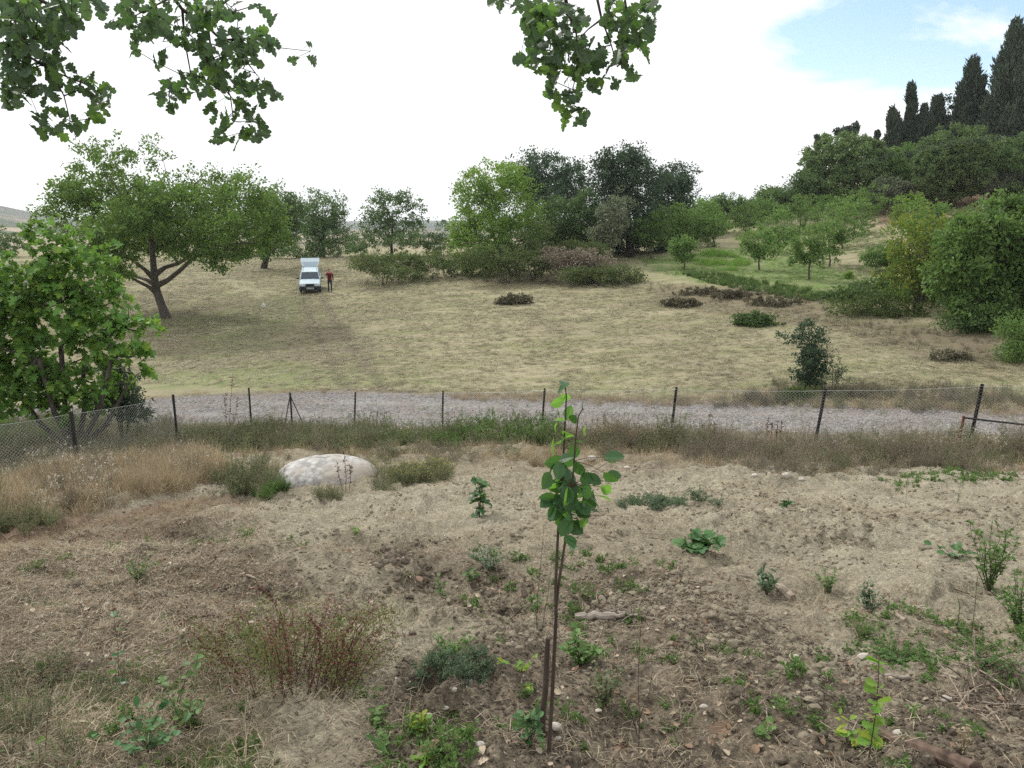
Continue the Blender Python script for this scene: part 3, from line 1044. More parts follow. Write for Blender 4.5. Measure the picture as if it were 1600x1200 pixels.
lib_weed('yellowweed', 3, [M['twig'], M['greygreen'], M['yellowflower']], h=0.5, nst=16, nleaf=22, ll=0.04, lw=0.01, spread=0.4, lean=0.45, flower=0.9)
lib_weed('deadweed', 5, [M['purpleweed'], M['purpleweed'], M['umbel']], h=0.72, nst=18, nleaf=16, ll=0.035, lw=0.008, spread=0.4, lean=0.45, branch=4)
lib_weed('umbel', 3, [M['straw'], M['straw'], M['umbel']], h=0.8, nst=4, nleaf=5, ll=0.05, lw=0.01, spread=0.3, lean=0.25, flower=1.0)
lib_weed('smallweed', 4, [M['twig'], M['weedgreen'], M['yellowflower']], h=0.1, nst=7, nleaf=8, ll=0.03, lw=0.014, spread=0.1, lean=0.9, branch=1, stem_r=0.001)
lib_weed('blueweed', 4, [M['twig'], M['weedblue'], M['yellowflower']], h=0.13, nst=10, nleaf=12, ll=0.028, lw=0.009, spread=0.12, lean=0.9, branch=1, stem_r=0.001)
lib_weed('sparseweed', 4, [M['twig'], M['weed'], M['yellowflower']], h=0.3, nst=6, nleaf=12, ll=0.022, lw=0.008, spread=0.16, lean=0.4, branch=2, stem_r=0.0012)

# ------------------------------------------------------------------ trees and shrubs
def grow(mb, skel, targets, rtip, m=0, k=4, bend=0.12, expo=0.46):
    """skel: list of polylines [(xyz, r), ...]; branches are grown from them to every target"""
    nodes, par, rad0 = [], [], []
    for line in skel:
        prev = -1
        if nodes:
            p0 = np.array(line[0][0])
            dist = np.linalg.norm(np.array(nodes) - p0, axis=1)
            j = int(np.argmin(dist))
            if dist[j] < 0.6 * max(1.0, line[0][1] * 4):
                prev = j
        for (p, r) in line:
            nodes.append(np.array(p, float))
            par.append(prev)
            rad0.append(r)
            prev = len(nodes) - 1
    nsk = len(nodes)
    T = np.array(targets)
    if len(T):
        base = nodes[0]
        start = np.array(nodes)
        dm = np.array([np.min(np.linalg.norm(start - q, axis=1)) for q in T])
        for i in np.argsort(dm):
            q = T[i]
            A = np.array(nodes)
            dv = q - A
            dist = np.linalg.norm(dv, axis=1)
            cost = dist + 0.35 * np.maximum(0, A[:, 2] - q[2]) + 0.02 * np.linalg.norm(A - base, axis=1)
            cost[0] += dist[0] * 0.5
            j = int(np.argmin(cost))
            L = dist[j]
            ns = 1 if L < 0.5 else 2
            prev = j
            for s_ in range(1, ns + 1):
                tt = s_ / ns
                pt = A[j] + dv[j] * tt
                if s_ < ns:
                    pt = pt + rng.normal(0, bend * L * 0.5, 3) + np.array([0, 0, bend * L * 0.4])
                nodes.append(pt)
                par.append(prev)
                rad0.append(0)
                prev = len(nodes) - 1
    n = len(nodes)
    cnt = np.ones(n)
    for i in range(n - 1, -1, -1):
        if par[i] >= 0:
            cnt[par[i]] += cnt[i]
    rr = rtip * cnt ** expo
    for i in range(nsk):
        rr[i] = max(rad0[i], 0)
    for i in range(nsk, n):
        if par[i] >= 0:
            rr[i] = min(rr[i], rr[par[i]] * 0.85)
    A, B, ra, rb = [], [], [], []
    for i in range(n):
        if par[i] >= 0:
            A.append(nodes[par[i]])
            B.append(nodes[i])
            ra.append(rr[par[i]] if par[i] < nsk and i < nsk else min(rr[par[i]], rr[i] * 1.25))
            rb.append(rr[i])
    A, B, ra, rb = map(np.array, (A, B, ra, rb))
    big = ra > rtip * 6
    if big.any():
        mb.edges(A[big], B[big], ra[big], rb[big], 7, m)
    if (~big).any():
        mb.edges(A[~big], B[~big], ra[~big], rb[~big], k, m)
    return np.array(nodes)


def crown_points(blobs, nclump, hollow=0.45, jit=0.16):
    """blobs: (centre, radii xyz). returns clump centres and outward directions"""
    vol = np.array([b[1][0] * b[1][2] * (b[2] if len(b) > 2 else 1.0) for b in blobs])
    cnt = np.maximum(2, (nclump * vol / vol.sum()).astype(int))
    C, O = [], []
    for b_, k in zip(blobs, cnt):
        c, r3 = b_[0], b_[1]
        d = rnd_dirs(k)
        rr = hollow + (1 - hollow) * rng.random(k) ** 0.6
        rr *= 1 + jit * rng.normal(size=k)
        C.append(np.array(c) + d * rr[:, None] * np.array(r3))
        O.append(d)
    return np.vstack(C), np.vstack(O)


def crown(mb, C, O, per, crad, ll, lw, tpl=DIAMOND, m=0, out=0.6, droop=0.0, vert=0.75, aspect=0.6):
    n = len(C)
    k = rng.poisson(per, n)
    I = np.repeat(np.arange(n), k)
    cs = crad * rng.uniform(0.55, 1.25, n)
    off = rnd_dirs(len(I)) * (rng.random(len(I)) ** 0.45)[:, None] * cs[I][:, None] * np.array([1, 1, vert])
    Q = C[I] + off
    D = O[I] * out + rnd_dirs(len(I)) + np.array([0, 0, -droop])
    N = rnd_dirs(len(I), 0.7)
    L = ll * rng.uniform(0.6, 1.25, len(I))
    mb.leaves(tpl, Q, D, N, L, L * aspect if lw is None else lw * rng.uniform(0.7, 1.2, len(I)), m)
    return Q


def B_(px, row, rx, ry, d, rz=None, dd=0):
    """blob seen at (px,row) with pixel radii, at distance d"""
    c = P(px, row, d + dd)
    s = np.linalg.norm(c - CAM) / FPX
    rz = (rx + ry) / 2 if rz is None else rz
    return (c, (rx * s, rz * s, ry * s))


LEAFX, PERX = 1.3, 1.35


def tree(name, label, cat, base, blobs, mat, nclump, per, leaf, bark='bark', d=None, skel=None, group=None, tr=None, crad=None, hollow=0.45,
         out=0.6, aspect=0.6, tpl=DIAMOND, rtip=0.012, droop=0.0, twigs=True, stems=1, jit=0.16, crownname='crown', trunkname='trunk', vert=0.75, dz=1.3):
    """base: (px,row) of the foot or a world point; blobs in pixels at distance d"""
    if len(base) == 2:
        if d is None:
            b = G(*base)
        else:
            q = P(base[0], base[1], d)
            b = np.array([q[0], q[1], H(q[0:1], q[1:2])[0]])
    else:
        b = np.array(base, float)
    dist = b[1] if d is None else d
    bl = [B_(*(list(q[:4]) + [dist]), **({'dd': q[4]} if len(q) > 4 else {'dd': rng.uniform(-1, 1) * dz * q[2] * dist / FPX * 0.5})) for q in blobs]
    bl = [(b_[0], b_[1], q[5] if len(q) > 5 else 1.0) for b_, q in zip(bl, blobs)]
    root = thing(name, label, cat, b, group)
    C, O = crown_points(bl, nclump, hollow, jit)
    C[:, 2] = np.maximum(C[:, 2], b[2] + 0.05)
    cen = np.mean([q[0] for q in bl], 0)
    ext = max(q[1][0] for q in bl)
    if tr is None:
        tr = 0.035 * (cen[2] - b[2]) + 0.03
    S = []
    if skel:
        for line in skel:
            L_ = []
            for (px, row, dd, r) in line:
                L_.append((P(px, row, dist + dd), r))
            S.append(L_)
        S[0][0] = (b - np.array([0, 0, 0.3]), S[0][0][1] * 1.15)
    elif stems > 1:
        for s_ in range(stems):
            a = s_ * 6.283 / stems + rng.uniform(-0.5, 0.5)
            o_ = np.array([math.cos(a), math.sin(a), 0]) * ext * 0.10
            e_ = cen + np.array([math.cos(a), math.sin(a), 0]) * ext * 0.4
            st_ = b + o_ - [0, 0, 0.15]
            mid = (st_ * 0.5 + e_ * 0.5) * [1, 1, 1] + rng.normal(0, 0.05 * ext, 3)
            S.append([(st_, tr), (mid, tr * 0.75), (e_, tr * 0.5)])
    else:
        low = min(q[0][2] - q[1][2] * 0.6 for q in bl)
        fork = b + (cen - b) * 0.35
        fork[2] = min(max(fork[2], low), cen[2])
        S = [[(b - [0, 0, 0.25], tr * 1.25), (b + (fork - b) * 0.1 + [0, 0, 0.05], tr * 1.05), (b * 0.4 + fork * 0.6 + rng.normal(0, 0.03 * ext, 3) * [1, 1, 0], tr * 0.9), (fork, tr * 0.8), (fork * 0.4 + cen * 0.6, tr * 0.5)]]
    mb = MB()
    grow(mb, S, C if twigs else C[::6], rtip)
    obj(trunkname, mb, M[bark], root)
    mb = MB()
    leaf, per = leaf * LEAFX, per * PERX
    cr = crad or 2.4 * (sum(q[1][0] * q[1][2] for q in bl) / nclump) ** 0.5
    crown(mb, C, O, per, cr * 0.86, leaf, None, tpl, 0, out, droop, vert, aspect)
    obj(crownname, mb, M[mat], root)
    return root


# --- far hillside: round evergreens, scrub, cypresses
def cypress(label, px, top, foot, wpx, d, lean=0.0, group='cypresses on the hill', n=900, loose=0.25, power=1.15):
    q = P(px, foot, d)
    b = np.array([q[0], q[1], min(H(q[0:1], q[1:2])[0], q[2])])
    s = np.linalg.norm(q - CAM) / FPX
    root = thing('cypress', label, 'cypress', b, group)
    tp = P(px + lean, top, d)
    h = tp[2] - b[2]
    w = wpx * s
    mb = MB()
    mb.tube([b - [0, 0, 0.3], b * 0.5 + tp * 0.5, tp - [0, 0, 0.5]], [0.22, 0.14, 0.03], 6)
    obj('trunk', mb, M['bark_dark'], root)
    # upswept plumes of uneven length make the ragged outline
    k = max(20, n // 27)
    t0 = rng.random(k) ** 0.9 * 0.93
    an = rng.uniform(0, 6.283, k)
    prof = np.clip(np.where(t0 < 0.1, t0 / 0.1 * 0.6 + 0.3, (1 - (t0 - 0.1) / 0.9) ** power), 0.04, 1)
    reach = 0.66 * w * prof * rng.uniform(0.15, 1.75, k)
    Ls = np.minimum(rng.uniform(0.06, 0.15, k) * h * (0.35 + prof), (1.0 - t0) * h * rng.uniform(0.8, 1.05, k))
    C, O = [], []
    for i in range(k):
        m_ = 26
        u = rng.random(m_)
        dx = reach[i] * (0.45 + 0.55 * u ** 0.6)
        ax = b + (tp - b) * min(t0[i], 0.97)
        zz_ = u * Ls[i]
        th = 0.15 * w * (1.1 - u) * min(1.0, 0.25 + prof[i])
        p_ = ax[None] + np.stack([np.cos(an[i]) * dx, np.sin(an[i]) * dx, zz_], 1) + rng.normal(0, 1, (m_, 3)) * th[:, None]
        C.append(p_)
        O.append(np.tile([math.cos(an[i]) * 0.4, math.sin(an[i]) * 0.4, 1.0], (m_, 1)))
    C, O = np.vstack(C), np.vstack(O)
    over = C[:, 2] > tp[2]
    C[over, 2] = tp[2] - rng.random(over.sum()) * 0.05 * h
    mb = MB()
    crown(mb, C, O, 12, w * 0.11 + 0.08, 0.62, None, DIAMOND, 0, 2.2, 0, 1.8, 0.24)
    obj('crown', mb, M['cypress'], root)


cypress('tallest dark cypress at the crest, beside the frame edge', 1588, 36, 285, 56, 92, 0, n=3600, power=1.05)
cypress('dark cypress half cut off behind the tallest one', 1618, 55, 285, 44, 96, 0, n=2000)
cypress('pointed cypress with a second thin tip, second tallest on the crest', 1512, 96, 262, 44, 98, 8, n=2600, power=1.2)
cypress('thin cypress tip leaning out of the second tallest cypress', 1533, 120, 250, 15, 99, 2, n=700)
cypress('slim cypress standing alone between the two cypress clumps', 1459, 148, 255, 27, 100, 5, n=1200)
cypress('tallest spire of the three-tipped cypress clump', 1419, 134, 268, 22, 102, 6, n=1300)
cypress('loose pale spire on the outer side of the three-tipped clump', 1394, 172, 268, 24, 103, 2, n=1300)
cypress('short narrow spire on the inner side of the three-tipped clump', 1441, 166, 262, 17, 101, 3, n=900)
cypress('tiny lone cypress at the low end of the skyline', 1276, 208, 245, 6, 112, 2, n=220)
cypress('small cypress peeping over the domed oak beside the flat pine', 1337, 193, 240, 6, 112, 1, n=220)
cypress('small cypress behind the slim lone cypress', 1541, 152, 260, 12, 106, 0, n=500, loose=0.5)
cypress('low cypress between the domed oak and the three-tipped clump', 1372, 205, 250, 6, 112, 0, n=160)

HILL = 'round evergreens and scrub on the hillside'
tree('flat_pine', 'small flat topped pine peeping over the domed oak', 'pine', (1326, 240), [(1322, 205, 14, 5), (1328, 198, 10, 4), (1318, 210, 10, 4)], 'cypress', 60, 14, 0.3, 'bark_dark', 110, tr=0.12)
EV = dict(jit=0.05, crad=0.62, hollow=0.72, rtip=0.02, vert=0.7)
tree('round_oak', 'big dome shaped dark evergreen on the skyline over the orchard', 'oak', (1325, 312), [(1320, 264, 62, 48, 0), (1293, 285, 40, 30, -1), (1350, 268, 34, 40, -1), (1335, 244, 38, 26, -1), (1302, 250, 38, 26, -1), (1325, 290, 50, 24, -2)], 'oakfar', 760, 34, 0.24, 'bark_dark', 93, tr=0.4, **EV)
tree('round_oak', 'round crowned evergreen under the cypresses with a dark hollow below', 'oak', (1490, 308), [(1490, 248, 46, 44, 0), (1468, 268, 32, 34, -1), (1513, 262, 30, 36, -1), (1485, 285, 36, 20, -1)], 'oakfar', 620, 34, 0.22, 'bark_dark', 86, tr=0.4, **EV)
tree('round_oak', 'small ball shaped evergreen near the tallest cypress', 'oak', (1563, 275), [(1563, 246, 24, 22), (1570, 255, 20, 16)], 'oakfar', 110, 30, 0.22, 'bark_dark', 88, tr=0.15, **EV)
tree('hill_shrub', 'bright green shrub sloping between the two round oaks', 'shrub', (1420, 300), [(1420, 258, 34, 26), (1400, 280, 28, 24), (1445, 256, 18, 18), (1430, 285, 32, 24)], 'orchard', 260, 30, 0.22, 'bark', 92, group=HILL, stems=4, tr=0.06, **EV)
tree('hill_shrub', 'greyish shrub at the foot of the big domed oak', 'shrub', (1388, 318), [(1388, 300, 24, 20), (1375, 310, 16, 14), (1410, 305, 24, 16)], 'greygreen', 120, 30, 0.2, 'bark', 86, group=HILL, stems=4, tr=0.05, **EV)
tree('hill_shrub', 'low grey scrub beside the hollow of the round oak', 'shrub', (1545, 300), [(1545, 288, 30, 14), (1575, 284, 22, 14), (1525, 282, 14, 12)], 'greygreen', 120, 30, 0.2, 'bark', 86, group=HILL, stems=4, tr=0.05, **EV)
tree('hill_shrub', 'dark scrub below the tallest cypress at the frame edge', 'shrub', (1595, 295), [(1595, 262, 26, 34), (1610, 240, 24, 30)], 'mid', 140, 30, 0.22, 'bark', 84, group=HILL, stems=3, tr=0.08, **EV)
tree('dark_conifer', 'broad dark conifer mass behind the round crowned evergreen', 'conifer', (1490, 262), [(1486, 180, 16, 26), (1482, 205, 24, 28), (1500, 225, 24, 30), (1460, 222, 22, 22), (1525, 205, 26, 34), (1515, 180, 16, 24)], 'cypress', 240, 24, 0.28, 'bark_dark', 102, tr=0.2, **EV)
tree('dark_conifer', 'broad dark conifer mass at the foot of the tallest cypress', 'conifer', (1560, 265), [(1553, 185, 16, 24), (1555, 212, 30, 32), (1585, 205, 26, 40), (1540, 235, 24, 22), (1600, 230, 20, 30)], 'cypress', 260, 24, 0.28, 'bark_dark', 99, tr=0.2, **EV)
tree('dark_conifer', 'low dark conifer joining the three-tipped cypress clump to the slope', 'conifer', (1415, 262), [(1405, 240, 22, 16), (1430, 232, 24, 18), (1452, 225, 18, 16)], 'cypress', 160, 24, 0.28, 'bark_dark', 104, tr=0.2, **EV)
SK = 'tree tops along the orchard skyline'
tree('hedge_tree', 'pale green tree on the skyline against the big domed oak', 'tree', (1245, 335), [(1245, 305, 30, 24), (1262, 290, 22, 24), (1230, 320, 28, 18)], 'mid', 170, 28, 0.22, 'bark', 92, group=SK, tr=0.15, crad=1.0)
tree('hedge_tree', 'blue green rounded tree on the skyline over the orchard rows', 'tree', (1205, 345), [(1205, 312, 26, 18), (1190, 325, 24, 16), (1222, 322, 24, 20)], 'orchard', 150, 28, 0.22, 'bark', 94, group=SK, tr=0.15, crad=1.0)
tree('hedge_tree', 'low dark tree where the skyline dips between oaks and orchard', 'tree', (1150, 355), [(1150, 325, 30, 14), (1120, 325, 24, 16), (1170, 335, 26, 14)], 'mid', 150, 28, 0.22, 'bark', 94, group=SK, tr=0.15, crad=1.0)
tree('hedge_tree', 'green tree filling the gap beside the dark twin oaks', 'tree', (1100, 360), [(1098, 335, 26, 24), (1085, 350, 26, 20), (1115, 350, 24, 18)], 'orchard', 150, 28, 0.22, 'bark', 86, group=SK, tr=0.15, crad=1.0)

# --- orchard of young walnuts on the terrace
ORC = 'young walnut trees in the orchard'
orch = [(1186, 422, 1187, 382, 27, 22, 'young walnut beside the tallest bright grass'),
        (1264, 437, 1263, 390, 30, 26, 'foremost young walnut, nearest the brambles'),
        (1296, 417, 1292, 378, 28, 28, 'young walnut just behind the foremost one'),
        (1316, 389, 1316, 348, 30, 30, 'young walnut with a tall bright top, third in its row'),
        (1218, 395, 1218, 358, 29, 30, 'young walnut in the middle row, trunk leaning'),
        (1165, 372, 1165, 338, 29, 25, 'young walnut behind the one in bright grass'),
        (1336, 369, 1334, 334, 28, 28, 'young walnut fourth in its row climbing the slope'),
        (1346, 352, 1354, 318, 30, 26, 'uppermost young walnut under the domed oak'),
        (1250, 364, 1250, 332, 33, 27, 'broad young walnut at the back of the middle row'),
        (1116, 386, 1114, 354, 28, 26, 'young walnut with pale stems beyond the grey mound'),
        (1069, 421, 1066, 388, 21, 20, 'spindly little walnut by the bramble end'),
        (1017, 404, 1014, 358, 30, 22, 'flat crowned young walnut with a white trunk'),
        (1387, 424, 1378, 400, 30, 15, 'low spreading young walnut beside the yellowing tree'),
        (1420, 376, 1420, 335, 24, 32, 'bright upright young walnut on the dry pink slope'),
        (1140, 352, 1138, 325, 28, 18, 'small walnut top at the rear of the orchard'),
        (1200, 352, 1196, 328, 30, 20, 'low walnut at the rear beside the skyline hedge'),
        (1290, 350, 1290, 325, 26, 24, 'walnut below the domed oak at the rear'),
        (1098, 372, 1092, 345, 22, 20, 'small dusky walnut behind the spindly one')]
for (bx, by, cx, cyy, rx, ry_, lab) in orch:
    rx, ry_ = rx * 1.12, ry_ * 1.12
    bl = [(cx, cyy, rx * 0.8, ry_ * 0.8)]
    for k in range(5):
        a = k * 1.256 + rng.uniform(-0.5, 0.5)
        q_ = rng.uniform(0.3, 0.5)
        bl.append((cx + math.cos(a) * rx * 0.65, cyy - math.sin(a) * ry_ * 0.62, rx * q_, ry_ * q_))
    bright = 'bright upright' in lab
    tree('young_walnut_tree', lab, 'walnut tree', (bx, by), bl, 'orchard' if not bright else 'lime', 100, 17, 0.15, 'bark', group=ORC, tr=0.07, crad=0.5, hollow=0.15, rtip=0.008, out=1.0)

# --- middle distance tree line
tree('lime_green_tree', 'bright lime green tree at the edge of the copse', 'tree', (795, 425), [(775, 285, 36, 32), (745, 322, 34, 36), (800, 318, 38, 44), (758, 362, 46, 36), (735, 385, 22, 20), (812, 370, 36, 44), (740, 290, 22, 26), (800, 275, 24, 22), (725, 350, 20, 16), (715, 375, 18, 12), (770, 400, 40, 22), (722, 300, 12, 14)],
     'lime', 820, 24, 0.16, 'bark', 66, tr=0.25, crad=0.75, out=1.2)
tree('dark_oak', 'wide dark blue green oak behind the lime green tree', 'oak', (870, 380), [(858, 270, 46, 32), (822, 268, 26, 24), (890, 285, 28, 30), (872, 312, 42, 30), (835, 295, 30, 30)], 'dark', 460, 26, 0.2, 'bark_dark', 80, tr=0.35, crad=0.9)
tree('copse_tree', 'dull green tree low in the copse centre', 'tree', (880, 400), [(880, 345, 44, 36), (908, 345, 30, 40), (850, 350, 32, 34), (920, 320, 22, 24)], 'mid', 380, 26, 0.17, 'bark_dark', 72, tr=0.25, crad=0.8)
tree('dark_oak', 'tallest dark oak of the copse', 'oak', (985, 402), [(975, 268, 40, 36), (945, 285, 24, 38), (1002, 295, 38, 42), (975, 340, 46, 42), (985, 248, 22, 18)], 'dark', 620, 26, 0.18, 'bark_dark', 72, tr=0.4, crad=0.85)
tree('dark_oak', 'smaller dark oak at the orchard end of the copse', 'oak', (1050, 385), [(1056, 282, 28, 24), (1040, 305, 32, 32), (1068, 298, 18, 22), (1045, 335, 34, 24)], 'dark', 340, 26, 0.2, 'bark_dark', 80, tr=0.3, crad=0.9)
tree('copse_tree', 'olive grey tree with dead twigs before the tallest oak', 'tree', (955, 402), [(952, 350, 26, 36), (940, 370, 20, 24), (965, 330, 22, 24)], 'greygreen', 190, 22, 0.15, 'bark_dark', 66, tr=0.12, crad=0.6)
tree('copse_tree', 'green tree filling the copse foot behind the flat walnut', 'tree', (1045, 392), [(1050, 345, 40, 26), (1030, 365, 34, 22), (1075, 360, 26, 24)], 'orchard', 260, 22, 0.17, 'bark_dark', 74, tr=0.15, crad=0.8)
tree('copse_undergrowth', 'dark shady undergrowth at the foot of the copse', 'undergrowth', (900, 408), [(850, 388, 36, 20), (900, 380, 34, 24), (945, 385, 30, 22), (985, 380, 34, 26), (1025, 378, 30, 22), (870, 365, 34, 22), (1000, 360, 30, 20), (920, 365, 30, 24), (1050, 385, 26, 16)],
     'dark', 420, 24, 0.17, 'bark_dark', 74, stems=5, tr=0.08, crad=0.8, hollow=0.4)
tree('thorn_tree', 'brownish half dead thorn bush under the lime green tree', 'thorn bush', (835, 418), [(838, 372, 30, 34), (815, 395, 34, 24), (850, 395, 28, 22)], 'bramble', 200, 16, 0.13, 'bark', 63, stems=5, tr=0.05, crad=0.6, out=1.0)
tree('round_tree', 'airy round tree standing alone against the white sky', 'tree', (612, 388), [(612, 325, 40, 24), (588, 340, 24, 26), (640, 335, 24, 24), (612, 355, 44, 20), (632, 310, 16, 10), (600, 305, 16, 8)], 'mid', 300, 13, 0.2, 'bark_dark', 84, tr=0.16, crad=0.7, hollow=0.3, out=1.0)
tree('copse_tree', 'dense dark tree behind the parked car', 'tree', (505, 396), [(505, 325, 32, 26), (482, 345, 28, 32), (526, 345, 16, 28), (505, 365, 34, 22)], 'mid', 300, 24, 0.2, 'bark_dark', 92, tr=0.25, crad=0.95)
tree('copse_tree', 'dusky tree rising behind the big walnut crown', 'tree', (412, 418), [(1432 - 1000, 322, 38, 26), (408, 345, 34, 36), (440, 355, 34, 32), (460, 330, 18, 24), (412, 385, 18, 18)], 'mid', 360, 24, 0.18, 'bark_dark', 74, tr=0.3, crad=0.8)
tree('slender_shrub', 'slender see-through shrubs between round tree and lime tree', 'shrub', (690, 378), [(690, 360, 9, 20), (668, 372, 18, 10), (712, 372, 14, 12)], 'mid', 60, 12, 0.16, 'bark', 80, stems=3, tr=0.04, crad=0.5, hollow=0.2)
# --- bramble and scrub mounds along the field edge
BR = dict(stems=4, tr=0.03, crad=0.5, hollow=0.35, rtip=0.008, vert=0.7, jit=0.26, out=0.9)
tree('bramble_thicket', 'low green bramble bank beyond the round tree', 'bramble', (615, 392), [(560, 385, 30, 12), (600, 374, 45, 15), (645, 376, 45, 14), (690, 382, 40, 14)], 'mid', 260, 20, 0.15, 'twig', 82, **BR)
tree('bramble_thicket', 'long sprawling bramble bank along the mown field edge', 'bramble', (650, 428), [(585, 408, 35, 12), (625, 408, 40, 14), (670, 412, 45, 16), (715, 412, 40, 18), (750, 415, 30, 18)], 'bramble', 460, 22, 0.12, 'twig', 64, **BR)
tree('bramble_thicket', 'low bramble patch at the tip of the bank nearest the car', 'bramble', (600, 428), [(575, 412, 26, 12), (612, 424, 30, 9), (640, 430, 30, 8)], 'bramble', 170, 16, 0.12, 'twig', 61, **BR)
tree('bramble_thicket', 'dark tangled brush under the lime green tree', 'bramble', (790, 430), [(770, 405, 36, 22), (815, 410, 40, 20), (735, 400, 30, 16), (845, 408, 26, 22)], 'bramble', 330, 18, 0.12, 'twig', 60, **BR)
tree('bramble_thicket', 'yellow green mound of brambles before the copse', 'bramble', (900, 402), [(895, 386, 34, 12), (930, 390, 26, 12), (870, 392, 20, 14)], 'bramble', 170, 20, 0.12, 'twig', 64, **BR)
tree('dry_brush_mound', 'dry pinkish grey brush mound before the copse', 'brush', (905, 425), [(890, 408, 34, 18), (925, 410, 34, 16), (865, 405, 22, 22)], 'drybrush', 260, 24, 0.13, 'twig', 60, **BR)
tree('dry_brush_mound', 'dark olive brush mound spilling onto the field', 'brush', (945, 442), [(930, 430, 36, 14), (965, 430, 34, 14), (992, 438, 20, 10), (900, 428, 26, 10)], 'bramble', 250, 20, 0.12, 'brownbrush', 57, **BR)
tree('dry_brush_mound', 'hedge bottom beyond the parked car', 'brush', (500, 402), [(440, 392, 36, 12), (480, 392, 30, 12), (515, 388, 36, 14), (555, 378, 22, 12)], 'mid', 260, 20, 0.16, 'twig', 90, **BR)
tree('hedge_bush', 'dark hedge at the far end of the field behind the fig', 'hedge', (10, 395), [(-10, 378, 40, 16), (30, 375, 26, 14), (-50, 370, 40, 20)], 'mid', 200, 22, 0.2, 'bark_dark', 88, **BR)
tree('hedge_bush', 'low brown hedge seen under the big walnut boughs', 'hedge', (380, 405), [(360, 398, 30, 7), (330, 396, 30, 6), (395, 400, 26, 9)], 'brownbrush', 100, 18, 0.16, 'bark_dark', 92, **BR)

# --- right edge: yellowing tree, tall broadleaf, undergrowth
tree('yellowing_tree', 'yellowing small tree at the corner of the orchard', 'tree', (1432, 502), [(1412, 372, 26, 26), (1448, 360, 30, 30), (1405, 410, 24, 26), (1440, 400, 36, 32), (1420, 438, 34, 22), (1460, 435, 30, 34), (1478, 390, 26, 40)], 'yellowgreen', 300, 15, 0.12, 'bark', 40, tr=0.09, crad=0.5, out=0.9, stems=3, hollow=0.3)
tree('broadleaf_tree', 'tall dense green tree at the field corner by the frame edge', 'tree', (1545, 520), [(1540, 362, 40, 30), (1592, 345, 36, 32), (1512, 388, 36, 32), (1560, 385, 48, 46), (1500, 425, 38, 40), (1560, 440, 50, 40), (1605, 400, 40, 60), (1530, 480, 44, 30), (1590, 480, 36, 36), (1640, 380, 40, 70), (1515, 348, 14, 16), (1560, 326, 16, 14), (1603, 312, 18, 14), (1482, 372, 14, 14)],
     'orchard', 560, 40, 0.15, 'bark_dark', 36, tr=0.18, crad=0.62, stems=3, tpl=OVAL, droop=0.3)
tree('bramble_thicket', 'dark bramble hedge at the foot of the yellowing tree', 'bramble', (1380, 505), [(1325, 482, 32, 15), (1365, 478, 40, 20), (1405, 488, 36, 20), (1450, 492, 40, 22), (1490, 500, 36, 22)], 'bramble', 420, 18, 0.1, 'twig', 40, **BR)
tree('bramble_thicket', 'dark undergrowth below the tall green tree', 'bramble', (1540, 525), [(1510, 500, 40, 22), (1555, 500, 44, 24), (1600, 505, 36, 24), (1530, 480, 40, 24)], 'mid', 280, 17, 0.11, 'twig', 35, **BR)
tree('hedge_bush', 'fresh green bush at the frame edge above the road', 'bush', (1595, 575), [(1592, 550, 24, 18), (1610, 535, 24, 30), (1580, 520, 18, 16)], 'orchard', 210, 18, 0.085, 'bark', 29, **BR)
tree('thicket_tree', 'green tree filling the thicket behind the yellowing tree', 'tree', (1455, 498), [(1450, 345, 30, 26), (1478, 370, 34, 40), (1430, 385, 30, 34), (1470, 430, 34, 40), (1435, 465, 34, 26), (1490, 400, 24, 50), (1410, 470, 30, 18)],
     'orchard', 420, 22, 0.14, 'bark', 43, tr=0.1, crad=0.6, stems=4, out=0.9, droop=0.2)
tree('thicket_tree', 'low mid green bushes between orchard and dark hedge', 'bush', (1340, 478), [(1330, 462, 26, 12), (1365, 455, 30, 16), (1395, 450, 24, 20), (1305, 470, 22, 8)],
     'mid', 200, 18, 0.12, 'twig', 44, tr=0.04, crad=0.45, stems=5, out=0.9, jit=0.3)
tree('leafy_sapling', 'small bright sapling alone on the orchard slope', 'sapling', (1325, 436), [(1325, 429, 6, 5), (1320, 432, 5, 4), (1330, 431, 5, 4)], 'lime', 14, 14, 0.14, 'twig', None, tr=0.02, crad=0.2)
tree('field_shrub', 'dark upright shrub with a side branch by the roadside', 'shrub', (1262, 612), [(1262, 520, 17, 20), (1266, 545, 20, 22), (1268, 572, 22, 26), (1236, 528, 14, 10), (1216, 524, 8, 7), (1280, 560, 16, 28), (1258, 505, 14, 10), (1285, 525, 9, 12), (1272, 598, 24, 18), (1262, 585, 24, 22), (1265, 560, 22, 20)],
     'dark', 320, 15, 0.055, 'bark', 25.5, tr=0.035, crad=0.2, stems=4, rtip=0.004, tpl=OVAL, aspect=0.7, hollow=0.15)
tree('field_shrub', 'thin pale shrub leaning beside the dark roadside shrub', 'shrub', (1302, 612), [(1305, 575, 14, 20), (1315, 590, 14, 14), (1298, 560, 9, 14)], 'weedgreen' if False else 'greygreen', 70, 9, 0.05, 'twig', 25.2, tr=0.012, crad=0.22, stems=4, rtip=0.003)
tree('roadside_bush', 'olive bush at the foot of the dark roadside shrub', 'bush', (1250, 626), [(1245, 615, 22, 12), (1270, 618, 24, 12), (1225, 622, 16, 8)], 'bramble', 140, 18, 0.05, 'twig', 24.6, stems=4, tr=0.01, crad=0.2, hollow=0.3, rtip=0.003)
